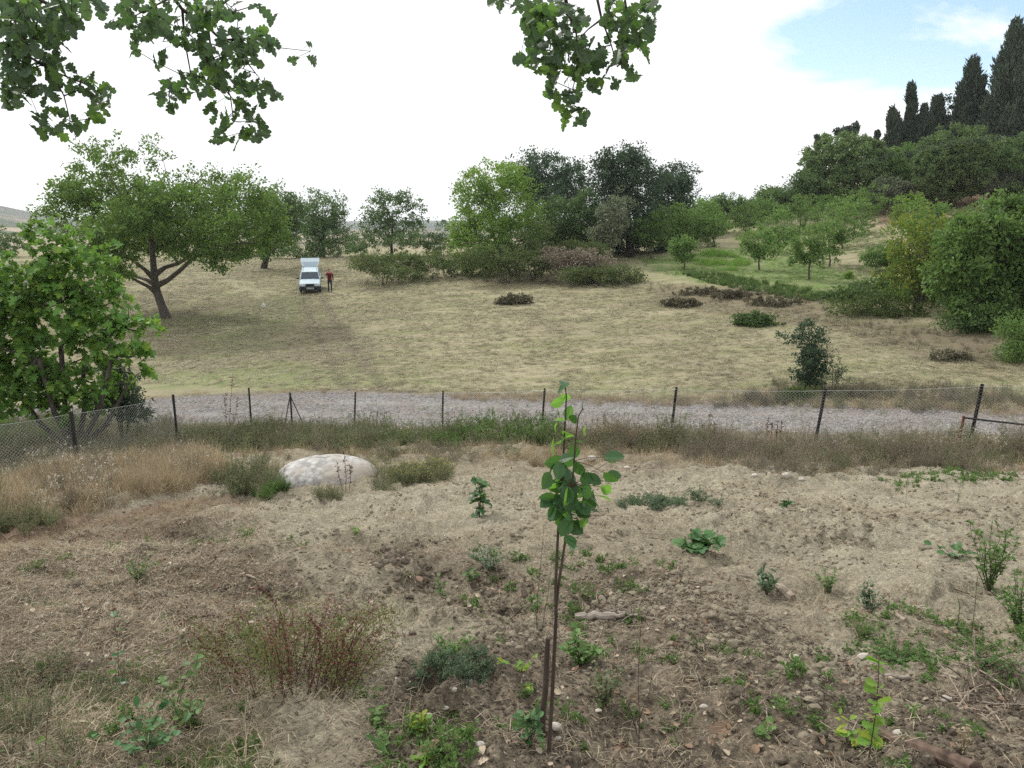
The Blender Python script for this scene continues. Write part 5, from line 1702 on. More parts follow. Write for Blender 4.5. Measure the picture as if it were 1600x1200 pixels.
def build_car():
    p = G(485, 459)
    e = 1.8
    zf, zb = Hh(p[0], p[1]), Hh(p[0], p[1] + 2.4)
    zb = max(zb, zf)
    root = thing('parked_car', 'pale blue hatchback parked in the field with its tailgate raised', 'car', p)
    root['_org'] = [0, 0, 0]

    def part(n, mb, m, par=None, smooth=False, lab=None):
        o = link(n, mb.mesh(n, M[m], smooth), par or root)
        if lab:
            o['label'] = lab
        return o

    def loft(mb, secs, close=True):
        """secs: list of (y, [(x,z)...]) half sections from bottom centre to top centre, mirrored"""
        k = len(secs[0][1])
        rows = []
        for (yy, pts) in secs:
            full = [(x_, yy, z_) for (x_, z_) in pts] + [(-x_, yy, z_) for (x_, z_) in pts[::-1]]
            rows.append(full)
        n = 2 * k
        v = [q for r in rows for q in r]
        f = []
        for i in range(len(rows) - 1):
            for j in range(n):
                f.append((i * n + j, i * n + (j + 1) % n, (i + 1) * n + (j + 1) % n, (i + 1) * n + j))
        mb.add(v, f)
        if close:
            for i in (0, len(rows) - 1):
                c0 = np.mean(rows[i], 0)
                mb.add(rows[i] + [tuple(c0)], [(j, (j + 1) % n, n) for j in range(n)])
    mb = MB()

    def sec(yy, w, zb_, zbelt, ztop, inset=0.06):
        return (yy, [(0.0, zb_), (w * 0.9, zb_), (w, zb_ + 0.12), (w, (zb_ + zbelt) / 2), (w - 0.015, zbelt), (w - inset, ztop), (0, ztop + 0.02)])
    loft(mb, [sec(0.04, 0.70, 0.33, 0.62, 0.70), sec(0.12, 0.76, 0.25, 0.66, 0.74), sec(0.55, 0.775, 0.22, 0.74, 0.82), sec(0.98, 0.78, 0.2, 0.84, 0.90),
              sec(1.5, 0.78, 0.2, 0.87, 0.9), sec(2.6, 0.78, 0.2, 0.89, 0.92), sec(3.4, 0.775, 0.22, 0.9, 0.93), sec(3.6, 0.74, 0.28, 0.88, 0.92)])
    part('body', mb, 'carpaint', smooth=False)
    # bonnet, a separate panel with a shut line
    mb = MB()
    v = [(-0.66, 0.1, 0.765), (0.66, 0.1, 0.765), (0.7, 0.97, 0.925), (-0.7, 0.97, 0.925), (0, 0.08, 0.775), (0, 0.97, 0.95), (-0.66, 0.1, 0.72), (0.66, 0.1, 0.72), (-0.7, 0.97, 0.88), (0.7, 0.97, 0.88)]
    mb.add(v, [(0, 4, 5, 3), (4, 1, 2, 5), (0, 6, 7, 1), (3, 8, 6, 0), (1, 7, 9, 2)])
    part('bonnet', mb, 'carpaint')
    # windows as a slightly recessed dark shell
    gl = [(1.0, 0.70, 0.9), (1.52, 0.585, 1.36), (3.25, 0.575, 1.36), (3.55, 0.66, 0.93)]
    mb = MB()
    v = [(-0.69, 1.0, 0.9), (0.69, 1.0, 0.9), (0.58, 1.5, 1.35), (-0.58, 1.5, 1.35)]
    mb.add(v + [(a, b + 0.05, c) for a, b, c in v], [(0, 1, 2, 3), (7, 6, 5, 4), (0, 4, 5, 1), (1, 5, 6, 2), (2, 6, 7, 3), (3, 7, 4, 0)])
    part('windscreen', mb, 'glass')
    for s in (-1, 1):
        for (y0, y1, y2, y3) in ((1.16, 1.60, 2.32, 2.32), (2.4, 2.4, 3.1, 3.32)):
            v = [(s * 0.715, y0, 0.93), (s * 0.715, y3, 0.93), (s * 0.60, y2, 1.33), (s * 0.60, y1, 1.33)]
            v2 = [(a - s * 0.03, b, c) for a, b, c in v]
            mb = MB()
            mb.add(v + v2, [(0, 1, 2, 3), (7, 6, 5, 4), (0, 4, 5, 1), (1, 5, 6, 2), (2, 6, 7, 3), (3, 7, 4, 0)])
            part('side_window', mb, 'glass')
        for (a, b) in (((0.73, 0.97, 0.89), (0.6, 1.5, 1.37)), ((0.73, 2.36, 0.9), (0.605, 2.36, 1.37)), ((0.73, 3.42, 0.9), (0.6, 3.2, 1.37))):
            mb = MB()
            A, Bq = np.array(a) * [s, 1, 1], np.array(b) * [s, 1, 1]
            mb.tube([A, Bq], 0.042, 6)
            part('pillar', mb, 'carpaint')
    mb = MB()
    loft(mb, [(1.46, [(0, 1.345), (0.56, 1.345), (0.585, 1.36), (0.56, 1.38), (0, 1.395)]), (1.6, [(0, 1.35), (0.585, 1.35), (0.615, 1.37), (0.58, 1.405), (0, 1.425)]),
              (2.6, [(0, 1.36), (0.585, 1.36), (0.615, 1.38), (0.58, 1.42), (0, 1.44)]), (3.3, [(0, 1.34), (0.575, 1.34), (0.6, 1.36), (0.56, 1.395), (0, 1.41)])])
    part('roof', mb, 'carpaint')
    for s in (-1, 1):
        mb = MB()
        mb.tube([(s * 0.5, 1.65, 1.43), (s * 0.5, 3.2, 1.425)], 0.012, 4)
        part('roof_gutter', mb, 'plastic')
    # inside: seats read as dark lumps behind the windscreen
    for s in (-1, 1):
        mb = MB()
        mb.box((s * 0.34, 2.0, 0.98), (0.42, 0.16, 0.6))
        mb.box((s * 0.34, 2.0, 1.26), (0.22, 0.1, 0.14))
        part('seat', mb, 'plastic')
    mb = MB()
    v = [(-0.69, 3.55, 0.35), (0.69, 3.55, 0.35), (0.69, 3.58, 0.92), (-0.69, 3.58, 0.92)]
    mb.add(v, [(0, 1, 2, 3)])
    # tailgate raised from the roof's rear edge
    h0 = np.array([0, 3.32, 1.41])
    up = np.array([0, math.cos(R(28)), math.sin(R(28))])
    nn = np.array([0, -up[2], up[1]])

    def tg(x_, s_, n_=0.0):
        return tuple(h0 + np.array([x_, 0, 0]) + up * s_ + nn * n_)
    tgp = MB()
    fr = [(-0.56, 0.0), (0.56, 0.0), (0.70, 0.62), (0.72, 1.02), (-0.72, 1.02), (-0.70, 0.62)]
    outer = [tg(a, s_, 0.05) for a, s_ in fr]
    inner = [tg(a, s_, 0.0) for a, s_ in fr]
    v = outer + inner
    tgp.add(v, [(i, (i + 1) % 6, 6 + (i + 1) % 6, 6 + i) for i in range(6)])
    tgp.add(outer, [(0, 1, 2, 5), (5, 2, 3, 4)])
    tgp.add(inner, [(5, 2, 1, 0), (4, 3, 2, 5)])
    g_ = part('tailgate', tgp, 'carpaint', lab='raised tailgate showing its window')
    tw = MB()
    fr = [(-0.49, 0.08), (0.49, 0.08), (0.60, 0.55), (-0.60, 0.55)]
    v = [tg(a, s_, 0.062) for a, s_ in fr] + [tg(a, s_, 0.045) for a, s_ in fr]
    tw.add(v, [(0, 1, 2, 3), (0, 4, 5, 1), (1, 5, 6, 2), (2, 6, 7, 3), (3, 7, 4, 0)])
    part('rear_window', tw, 'skyglass', g_)
    tw = MB()
    tw.tube([tg(-0.7, 1.03, 0.03), tg(0.7, 1.03, 0.03)], 0.03, 6)
    part('tailgate_edge', tw, 'carpaint', g_)
    for s in (-1, 1):
        tw = MB()
        tw.tube([(s * 0.6, 3.5, 1.0), tg(s * 0.6, 0.5, -0.01)], 0.012, 5)
        part('gas_strut', tw, 'plastic', g_)
    # front end
    mb = MB()
    mb.box((0, 0.045, 0.665), (0.66, 0.05, 0.15))
    for k in range(4):
        mb.box((0, 0.018, 0.61 + k * 0.035), (0.64, 0.02, 0.012))
    part('grille', mb, 'plastic')
    for s in (-1, 1):
        mb = MB()
        mb.box((s * 0.5, 0.05, 0.665), (0.33, 0.07, 0.15))
        part('headlight', mb, 'lamp')
        mb = MB()
        mb.box((s * 0.71, 0.075, 0.665), (0.09, 0.08, 0.14))
        part('indicator', mb, 'lamp')
    mb = MB()
    loft(mb, [(-0.06, [(0, 0.28), (0.6, 0.28), (0.68, 0.33), (0.68, 0.5), (0.6, 0.56), (0, 0.56)]), (0.1, [(0, 0.24), (0.74, 0.24), (0.79, 0.3), (0.79, 0.52), (0.75, 0.57), (0, 0.57)]),
              (0.3, [(0, 0.24), (0.77, 0.24), (0.795, 0.3), (0.795, 0.52), (0.78, 0.56), (0, 0.56)])])
    part('front_bumper', mb, 'plastic')
    mb = MB()
    mb.box((0, -0.07, 0.44), (0.52, 0.015, 0.11))
    pl_ = part('number_plate', mb, 'plate')
    mb = MB()
    for k, xx in enumerate((-0.2, -0.15, -0.08, -0.03, 0.05, 0.1, 0.15, 0.2)):
        mb.box((xx, -0.08, 0.44), (0.028, 0.004, 0.06))
    part('plate_characters', mb, 'plastic', pl_)
    for s in (-1, 1):
        mb = MB()
        v = [(s * (0.79 + a), 1.22 + b, 0.95 + c) for a in (0, 0.2) for b in (-0.04, 0.05) for c in (-0.05, 0.06 if a == 0 else 0.05)]
        mb.add(v, [(0, 1, 3, 2), (4, 6, 7, 5), (0, 4, 5, 1), (2, 3, 7, 6), (0, 2, 6, 4), (1, 5, 7, 3)])
        mb.tube([(s * 0.74, 1.2, 0.93), (s * 0.82, 1.22, 0.95)], 0.02, 5)
        part('door_mirror', mb, 'plastic')
        mb = MB()
        mb.tube([(s * 0.1 - 0.25, 1.03, 0.94), (s * 0.1 + 0.2, 1.12, 1.02)], 0.008, 4)
        part('wiper', mb, 'plastic')
        # doors as shut lines with handles
        mb = MB()
        mb.box((s * 0.783, 1.75, 0.55), (0.006, 1.05, 0.55))
        dr = part('door', mb, 'carpaint')
        mb = MB()
        mb.box((s * 0.793, 2.1, 0.76), (0.02, 0.14, 0.03))
        part('handle', mb, 'plastic', dr)
        for yy in (0.68, 3.0):
            w_ = MB()
            pts = [(s * (0.62 + a), yy, 0.27) for a in (0, 0.17)]
            an = np.arange(20) * 2 * math.pi / 20
            vv, ff = [], []
            prof = [(0.60, 0.20), (0.61, 0.26), (0.64, 0.275), (0.74, 0.275), (0.77, 0.26), (0.775, 0.19)]
            for (xx, rr) in prof:
                for a in an:
                    vv.append((s * xx, yy + rr * math.cos(a), 0.275 + rr * math.sin(a)))
            for i in range(len(prof) - 1):
                for j in range(20):
                    ff.append((i * 20 + j, i * 20 + (j + 1) % 20, (i + 1) * 20 + (j + 1) % 20, (i + 1) * 20 + j))
            w_.add(vv, ff)
            wh = part('wheel', w_, 'tyre')
            r_b = MB()
            vv = [(s * 0.77, yy + 0.19 * math.cos(a), 0.275 + 0.19 * math.sin(a)) for a in an] + [(s * 0.76, yy, 0.275)]
            r_b.add(vv, [(j, (j + 1) % 20, 20) for j in range(20)])
            part('rim', r_b, 'rim', wh)
            a_ = MB()
            an2 = np.linspace(0, math.pi, 12)
            vv, ff = [], []
            for a in an2:
                vv += [(s * 0.782, yy + 0.33 * math.cos(a), 0.27 + 0.33 * math.sin(a)), (s * 0.782, yy + 0.27 * math.cos(a), 0.27 + 0.27 * math.sin(a)), (s * 0.80, yy + 0.33 * math.cos(a), 0.27 + 0.33 * math.sin(a))]
            for i in range(11):
                ff += [(3 * i, 3 * i + 1, 3 * i + 4, 3 * i + 3), (3 * i, 3 * i + 3, 3 * i + 5, 3 * i + 2)]
            a_.add(vv, ff)
            part('wheel_arch', a_, 'plastic')
    root.rotation_euler = (math.atan2(zb - zf, 2.4) + R(3.5), 0, R(13))
    print('car d', p)
    root.location = (p[0], p[1], zf - 0.02)
    return root


build_car()


# ------------------------------------------------------------------ person
def skin_chain(joints, edges_, root_i=0):
    me = bpy.data.meshes.new('person_skin')
    me.from_pydata([j[:3] for j in joints], edges_, [])
    o = bpy.data.objects.new('tmp', me)
    COL.objects.link(o)
    md = o.modifiers.new('s', 'SKIN')
    for i, j in enumerate(joints):
        me.skin_vertices[0].data[i].radius = (j[3], j[4] if len(j) > 4 else j[3])
        me.skin_vertices[0].data[i].use_root = (i == root_i)
    sb = o.modifiers.new('b', 'SUBSURF')
    sb.levels = sb.render_levels = 2
    dg = bpy.context.evaluated_depsgraph_get()
    m2 = bpy.data.meshes.new_from_object(o.evaluated_get(dg))
    bpy.data.objects.remove(o)
    return m2


M['jacket'] = plain('maroon_jacket', (0.085, 0.011, 0.02), 0.85, 0.15, var=0.2)
M['jacket_light'] = plain('pink_shoulder_panel', (0.24, 0.05, 0.07), 0.85, 0.15, var=0.15)
M['trousers'] = plain('navy_trousers', (0.02, 0.025, 0.045), 0.9, 0.1, var=0.2)
M['skin'] = plain('skin', (0.42, 0.23, 0.16), 0.6, 0.3, var=0.05)
M['hair'] = plain('dark_hair', (0.02, 0.016, 0.014), 0.7, 0.3, var=0.2)
M['shoe'] = plain('black_shoe', (0.015, 0.015, 0.017), 0.6, 0.3)


def build_person():
    p = G(516, 457)
    J = [(0, 0, 0.95, 0.15, 0.12), (0, 0, 1.12, 0.165, 0.12), (0, 0, 1.3, 0.195, 0.13), (0, 0, 1.43, 0.16, 0.11), (0, 0, 1.52, 0.055), (0, -0.02, 1.6, 0.075, 0.085), (0, -0.02, 1.68, 0.075, 0.09), (0, -0.01, 1.73, 0.05, 0.06),  # 0-7 pelvis..head
         (-0.09, 0, 0.86, 0.09), (-0.10, -0.02, 0.5, 0.062), (-0.10, 0.02, 0.1, 0.045), (-0.10, -0.1, 0.035, 0.04, 0.035),  # leg A 8-11
         (0.09, 0, 0.86, 0.09), (0.11, 0.02, 0.5, 0.062), (0.11, 0.06, 0.1, 0.045), (0.12, -0.06, 0.035, 0.04, 0.035),  # leg B 12-15
         (-0.2, 0, 1.42, 0.062), (-0.25, -0.16, 1.27, 0.056), (-0.16, -0.2, 1.48, 0.042), (-0.11, -0.15, 1.62, 0.034, 0.024),  # raised arm 16-19
         (0.2, 0, 1.42, 0.062), (0.25, 0.04, 1.14, 0.052), (0.25, -0.03, 0.9, 0.036), (0.25, -0.05, 0.83, 0.032, 0.02)]  # hanging arm 20-23
    E = [(0, 1), (1, 2), (2, 3), (3, 4), (4, 5), (5, 6), (6, 7), (0, 8), (8, 9), (9, 10), (10, 11), (0, 12), (12, 13), (13, 14), (14, 15), (3, 16), (16, 17), (17, 18), (18, 19), (3, 20), (20, 21), (21, 22), (22, 23)]
    # fingers
    for (hand, dz, sx) in ((19, 1, 1), (23, -1, -1)):
        hx, hy, hz = J[hand][:3]
        for f_ in range(4):
            L = (0.06, 0.075, 0.07, 0.055)[f_]
            oy = -0.027 + 0.018 * f_
            n0 = len(J)
            J.append((hx, hy + oy, hz + dz * 0.035, 0.009))
            J.append((hx + sx * 0.02, hy + oy, hz + dz * (0.035 + L), 0.007))
            E += [(hand, n0), (n0, n0 + 1)]
        n0 = len(J)
        J.append((hx + 0.01, hy - 0.05, hz + dz * 0.01, 0.010))
        J.append((hx + 0.015, hy - 0.065, hz + dz * 0.04, 0.008))
        E += [(hand, n0), (n0, n0 + 1)]
    me = skin_chain(J, E)
    for k in ('skin', 'jacket', 'trousers', 'shoe', 'jacket_light'):
        me.materials.append(M[k])
    for pl_ in me.polygons:
        c = pl_.center
        arm_up = abs(c.x) > 0.15 and c.x < 0
        if c.z < 0.085:
            k = 3
        elif c.z < 0.93 and abs(c.x) < 0.24:
            k = 2
        elif c.z < 0.9:
            k = 0
        elif c.z > 1.50 and abs(c.x) < 0.1:
            k = 0
        elif c.x < -0.09 and c.z > 1.53:
            k = 0
        elif c.z > 1.4:
            k = 4
        else:
            k = 1
        pl_.material_index = k
        pl_.use_smooth = True
    root = thing('person', 'person in a maroon jacket and dark trousers, one hand raised to the head', 'person', p)
    o = link('body', me, root)
    # face: nose, ears, eyes, mouth on the side turned to the car; hair cap
    mb = MB()
    v, f = [], []
    for i in range(7):
        e = math.pi / 2 * (i / 6) * 1.15
        for j in range(16):
            a = j / 16 * 2 * math.pi
            sq = 1.0 if math.sin(a) > -0.3 else 0.62
            e2 = e * (1.0 if math.sin(a) > -0.3 else 0.6)
            v.append((0.087 * math.sin(e2) * math.cos(a), -0.012 + 0.1 * math.sin(e2) * math.sin(a), 1.675 + 0.098 * math.cos(e2)))
    for i in range(6):
        for j in range(16):
            f.append((i * 16 + j, i * 16 + (j + 1) % 16, (i + 1) * 16 + (j + 1) % 16, (i + 1) * 16 + j))
    mb.add(v, f)
    link('hair', mb.mesh('hair', M['hair'], True), root)
    mb = MB()
    mb.add([(0, -0.13, 1.625), (-0.014, -0.1, 1.615), (0.014, -0.1, 1.615), (0, -0.1, 1.665)], [(0, 1, 2), (0, 3, 1), (0, 2, 3)])
    link('nose', mb.mesh('nose', M['skin']), root)
    for s in (-1, 1):
        mb = rock_mesh(0.012, 0.02, 0.03, 3, 1, 0.02)
        q = link('ear', mb.mesh('ear', M['skin'], True), root)
        q.location = (s * 0.085, 0.0, 1.64)
        mb = rock_mesh(0.012, 0.006, 0.006, 3, 1, 0.02)
        q = link('eye', mb.mesh('eye', M['hair'], True), root)
        q.location = (s * 0.03, -0.1, 1.66)
    mb = rock_mesh(0.022, 0.005, 0.005, 3, 1, 0.02)
    q = link('mouth', mb.mesh('mouth', M['jacket_light'], True), root)
    q.location = (0, -0.1, 1.588)
    root.rotation_euler = (0, 0, R(12))
    root.location = (p[0], p[1], Hh(p[0], p[1]))


build_person()

# white jug on the grass near the walnut
p = G(412, 481)
mb = MB()
prof = [(0.0, 0.10), (0.02, 0.13), (0.2, 0.13), (0.27, 0.08), (0.31, 0.045), (0.36, 0.045), (0.37, 0.0)]
vv, ff = [], []
for (z, r0) in prof:
    for j in range(12):
        a = j / 12 * 6.2832
        vv.append((p[0] + r0 * math.cos(a), p[1] + r0 * 0.75 * math.sin(a), p[2] + z))
for i in range(len(prof) - 1):
    for j in range(12):
        ff.append((i * 12 + j, i * 12 + (j + 1) % 12, (i + 1) * 12 + (j + 1) % 12, (i + 1) * 12 + j))
mb.add(vv, ff)
mb.tube([(p[0] + 0.04, p[1], p[2] + 0.33), (p[0] + 0.12, p[1], p[2] + 0.33), (p[0] + 0.13, p[1], p[2] + 0.2)], 0.014, 5)
solo('water_jug', mb, plain('white_plastic', (0.7, 0.7, 0.68), 0.5, 0.4, var=0.05), 'small white jug standing on the grass near the big walnut', 'jug', p, smooth=True)
print('built things', time.time() - T0)

# ------------------------------------------------------------------ the sapling in front, every leaf its own
def ground_at(px, row):
    return G(px, row)


def build_sapling():
    b = G(857, 1178)
    d = b[1]
    root = thing('young_tree', 'slender twin stemmed sapling with dark oval leaves in the foreground', 'sapling', b)
    st1 = [(857, 1178), (860, 1130), (863, 1080), (866, 1020), (869, 960), (868, 915), (870, 870), (872, 830), (876, 780), (880, 720), (883, 660), (885, 620), (883, 602)]
    st2 = [(868, 960), (872, 920), (878, 880), (884, 840), (889, 800), (894, 760), (897, 720), (900, 680), (904, 650), (910, 640)]
    P1 = [P(a, c, d + 0.02 * math.sin(i)) for i, (a, c) in enumerate(st1)]
    P1[0] = b - [0, 0, 0.03]
    P2 = [P(a, c, d - 0.01 * i) for i, (a, c) in enumerate(st2)]
    mb = MB()
    mb.tube(P1, np.linspace(0.009, 0.002, len(P1)), 8)
    obj('stem', mb, M['twig'], root, smooth=True)
    mb = MB()
    mb.tube(P2, np.linspace(0.0065, 0.0018, len(P2)), 7)
    obj('stem', mb, M['twig'], root, smooth=True)
    lv = [(100, 36), (92, 52), (104, 78), (80, 95), (155, 105), (113, 125), (127, 145), (90, 147), (75, 170), (163, 180), (110, 190), (87, 212), (137, 214), (130, 243), (65, 228), (104, 262), (113, 275), (72, 275), (60, 300),
          (145, 295), (118, 318), (168, 325), (190, 327), (240, 322), (228, 358), (68, 350), (85, 367), (120, 355), (155, 358), (190, 377), (48, 393), (110, 378), (140, 378), (65, 425), (92, 408), (130, 408), (155, 425), (178, 418),
          (100, 440), (125, 440), (150, 450), (105, 470), (132, 473), (85, 300), (60, 335), (136, 530), (118, 512), (240, 272), (95, 345), (112, 400), (140, 395), (90, 455), (75, 385), (118, 420), (165, 395), (100, 330)]
    lv = lv + [(a + rng.normal(0, 9), c + rng.normal(0, 12)) for (a, c) in lv[22:] if c < 500]
    nodes = np.array(P1[5:] + P2[2:])
    Q, D, N, L, lit = [], [], [], [], []
    br = MB()
    for (a, c) in lv:
        px, row = 830 + a / 1.935, 580 + c / 1.935
        q = P(px, row, d + rng.uniform(-0.12, 0.12))
        j = int(np.argmin(np.linalg.norm((nodes - q) * [1, 0.4, 1], axis=1)))
        n0 = nodes[j]
        v = q - n0
        v = v / (np.linalg.norm(v) + 1e-6)
        dirn = v * 0.8 + rng.normal(0, 0.25, 3) + [0, 0, -0.35 if row > 690 else 0.05]
        dirn /= np.linalg.norm(dirn)
        l = rng.uniform(0.06, 0.084) * (0.75 if row < 660 else 1.0)
        st = q - dirn * l * 0.5
        br.tube([n0, (n0 + st) / 2 + [0, 0, 0.006], st], [0.0013, 0.001, 0.0009], 4, 0, False)
        Q.append(st)
        D.append(dirn)
        N.append(rng.normal(0, 0.45, 3) + [0, -0.75, 0.45])
        L.append(l)
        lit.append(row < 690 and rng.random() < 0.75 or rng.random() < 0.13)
    obj('leaf_stalks', br, M['twig_red'], root)['kind'] = 'stuff'
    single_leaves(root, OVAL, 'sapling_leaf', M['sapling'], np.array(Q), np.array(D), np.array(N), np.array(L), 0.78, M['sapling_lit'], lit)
    # stake
    s0 = G(846, 1150)
    mb = MB()
    tp = P(856, 997, s0[1] + 0.02)
    mid = (s0 + tp) / 2 + [0.004, 0, 0]
    mb.tube([s0 - [0, 0, 0.06], s0 * 0.7 + tp * 0.3, mid, tp * 0.8 + s0 * 0.2, tp], [0.014, 0.0125, 0.013, 0.012, 0.010], 8)
    mb.tube([mid, mid + [0.012, -0.01, 0.05]], [0.006, 0.003], 5)
    solo('wooden_stake', mb, plain('stake_bark', (0.11, 0.082, 0.07), 0.95, 0.1, col2=(0.045, 0.034, 0.03), scale=30, bump=0.8, stretch=(1, 1, 0.2)), 'short brown wooden stake beside the sapling foot', 'stake', s0)


build_sapling()


# ------------------------------------------------------------------ single foreground plants
def plant(name, label, cat, px, row, hpx, wpx, nst, nleaf, leaf, mat, tpl=OVAL, stem='twig', lean=0.35, single=True, asp=0.7, stem_r=0.002, d=None, group=None, droop=0.2, up=0.4, tipsonly=False, stempts=5):
    b = G(px, row)
    s = np.linalg.norm(b - CAM) / FPX
    h, w = hpx * s, wpx * s
    root = thing(name, label, cat, b, group)
    mb = MB()
    Q, D, N, L = [], [], [], []
    for i in range(nst):
        an = rng.uniform(0, 6.283)
        e = b + np.array([math.cos(an) * w * 0.5 * rng.uniform(0.2, 1), math.sin(an) * w * 0.5 * rng.uniform(0.2, 1), h * rng.uniform(0.6, 1.0)])
        if nst == 1:
            e = b + [0.02 * h, 0, h]
        tt = np.linspace(0, 1, stempts)
        pts = b[None] * (1 - tt[:, None]) + e[None] * tt[:, None]
        pts[:, :2] += (rng.normal(0, 0.04 * h, (stempts, 2))) * tt[:, None]
        pts[:, 2] += 0.10 * h * np.sin(tt * math.pi) * lean
        pts[0, 2] -= 0.02
        mb.tube(pts, np.linspace(stem_r, stem_r * 0.5, stempts), 5, 0, False)
        k = max(1, nleaf // nst)
        for j in range(k):
            u = rng.uniform(0.1 if not tipsonly else 0.8, 1.0) * (stempts - 1)
            i0 = min(int(u), stempts - 2)
            q = pts[i0] * (1 - (u - i0)) + pts[i0 + 1] * (u - i0)
            q = q + [0, 0, 0.004]
            dirn = rnd_dirs(1)[0] * [1, 1, 0.35] + [0, 0, up - droop * rng.random()]
            Q.append(q)
            D.append(dirn)
            N.append(np.array([0, 0, 1]) + rng.normal(0, 0.4, 3))
            L.append(leaf * rng.uniform(0.6, 1.15))
    obj('stem' if nst == 1 else 'stems', mb, M[stem], root)
    Q, D, N, L = map(np.array, (Q, D, N, L))
    if single:
        single_leaves(root, tpl, name + '_leaf', M[mat], Q, D, N, L, asp)
    else:
        mb = MB()
        mb.leaves(tpl, Q, D, N, L, L * asp)
        o = obj('leaves', mb, M[mat], root)
        o['kind'] = 'stuff'
    return root


plant('fig_seedling', 'small fig plant with drooping dark leaves and a bright top on the bare mound', 'seedling', 749, 808, 76, 26, 3, 26, 0.17, 'squash', FIG, lean=0.2, droop=0.9, stem_r=0.006)
plant('fig_shoot', 'bright upper shoot of the small plant on the bare mound', 'shoot', 757, 806, 78, 22, 2, 14, 0.1, 'seedling', FIG, lean=0.2, stem_r=0.004)
plant('oak_seedling', 'yellow green oak seedling upright in the front corner', 'seedling', 1357, 1185, 140, 26, 1, 26, 0.055, 'seedling', OAK, asp=1.05, stem_r=0.0028, up=0.25)
plant('oak_seedling', 'low oak shoots beside the upright yellow green seedling', 'seedling', 1325, 1160, 28, 70, 5, 22, 0.045, 'seedling', OAK, asp=1.05, stem_r=0.0015)
plant('oak_seedling', 'small dull oak seedling lying by an orange dry leaf', 'seedling', 1190, 1148, 22, 60, 4, 16, 0.045, 'weedgreen', OAK, asp=1.0, stem_r=0.0015)
plant('bindweed_patch', 'low leafy weed at the front edge beside the bottom hole', 'weed', 590, 1135, 36, 40, 6, 26, 0.045, 'weedgreen', OVAL, stem_r=0.0015)
plant('bindweed_patch', 'broad leaved weed cluster lowest in the frame centre', 'weed', 602, 1172, 26, 60, 7, 34, 0.045, 'weedgreen', FIG, stem_r=0.0015)
plant('bindweed_patch', 'yellow tinted weed just right of the lowest cluster', 'weed', 650, 1150, 40, 50, 7, 30, 0.04, 'seedling', OVAL, stem_r=0.0015)
plant('bindweed_patch', 'bright little weed with four flat leaves beside a dead oak leaf', 'weed', 660, 1192, 16, 36, 4, 12, 0.045, 'seedling', OVAL, stem_r=0.0015)
plant('creeping_vine', 'trailing bindweed with lime leaves left of the sapling', 'weed', 812, 1050, 18, 60, 5, 18, 0.04, 'seedling', FIG, stem_r=0.0012)
plant('creeping_vine', 'second trail of lime leaves nearer the wooden stake', 'weed', 830, 1080, 16, 36, 4, 12, 0.04, 'seedling', FIG, stem_r=0.0012)
plant('leafy_weed', 'dark toothed weed wrapped round the foot of the stake', 'weed', 828, 1168, 50, 60, 8, 44, 0.045, 'squash', OVAL, stem_r=0.0018)
plant('leafy_weed', 'fresh green weed patch right behind the sapling stem', 'weed', 905, 1038, 38, 95, 14, 120, 0.045, 'weedgreen', OVAL, single=True, stem_r=0.0018)
plant('leafy_weed', 'darker grey green weed below the fresh patch by the sapling', 'weed', 945, 1105, 62, 90, 16, 260, 0.026, 'weed', LANCE, single=False, stem_r=0.0015)
plant('leafy_weed', 'weed with pale scalloped leaves beyond the wooden stake', 'weed', 835, 952, 24, 60, 7, 34, 0.05, 'weedgreen', FIG, stem_r=0.0015)
plant('squash_plant', 'dark low squash plant with round blue green leaves on bare soil', 'squash plant', 1095, 862, 20, 86, 14, 56, 0.11, 'squash', FIG, asp=1.1, stem_r=0.003, droop=0.1)
plant('small_squash', 'tiny dark leaved plant alone on the sandy strip', 'squash plant', 1229, 791, 8, 18, 5, 10, 0.09, 'squash', FIG, asp=1.1, stem_r=0.003)
plant('cabbage_weed', 'blue green leafy tuft leaning on the pale fallen branch', 'weed', 1198, 928, 34, 46, 12, 60, 0.075, 'weedblue', LANCE, asp=0.5, stem_r=0.002, up=0.8)
plant('low_shrublet', 'small green feathery weed on the sandy slope', 'weed', 1295, 925, 32, 48, 10, 130, 0.03, 'weedgreen', LANCE, single=False, stem_r=0.0016)
plant('low_shrublet', 'grey lavender like cushion beside the feathery weed', 'weed', 1355, 958, 40, 62, 20, 320, 0.03, 'weedblue', LANCE, single=False, stem_r=0.0016, up=0.8)
plant('tall_weed', 'tall branching green weed near the frame edge with a white scrap', 'weed', 1545, 925, 95, 100, 22, 420, 0.04, 'weedgreen', LANCE, single=False, stem_r=0.003)
plant('tall_weed', 'bushy green weed at the frame edge below the tall one', 'weed', 1592, 985, 70, 80, 20, 380, 0.035, 'weedgreen', LANCE, single=False, stem_r=0.003)
plant('spreading_leaf_plant', 'broad round leaves lying left of the tall branching weed', 'weed', 1490, 872, 14, 60, 8, 22, 0.08, 'squash', OVAL, asp=0.9, stem_r=0.002)
plant('clover_mat', 'bright green mat of tiny leaves in the hollow', 'ground cover', 1405, 1035, 24, 130, 40, 900, 0.02, 'weedgreen', OVAL, single=False, stem_r=0.001, up=0.3)
plant('clover_mat', 'darker second mat of tiny leaves toward the frame edge', 'ground cover', 1535, 1035, 22, 150, 30, 700, 0.02, 'weedgreen', OVAL, single=False, stem_r=0.001, up=0.3)
plant('grass_clump', 'upright bright grass clump before the lavender like cushion', 'grass', 1345, 1000, 40, 70, 30, 150, 0.07, 'weedgreen', BLADE, single=False, asp=0.06, stem_r=0.0008, up=1.2)
plant('thistle_rosette', 'dull rosette of leaves by the cracked soil', 'weed', 590 + 50, 905, 12, 40, 6, 20, 0.05, 'weed', LANCE, asp=0.4)
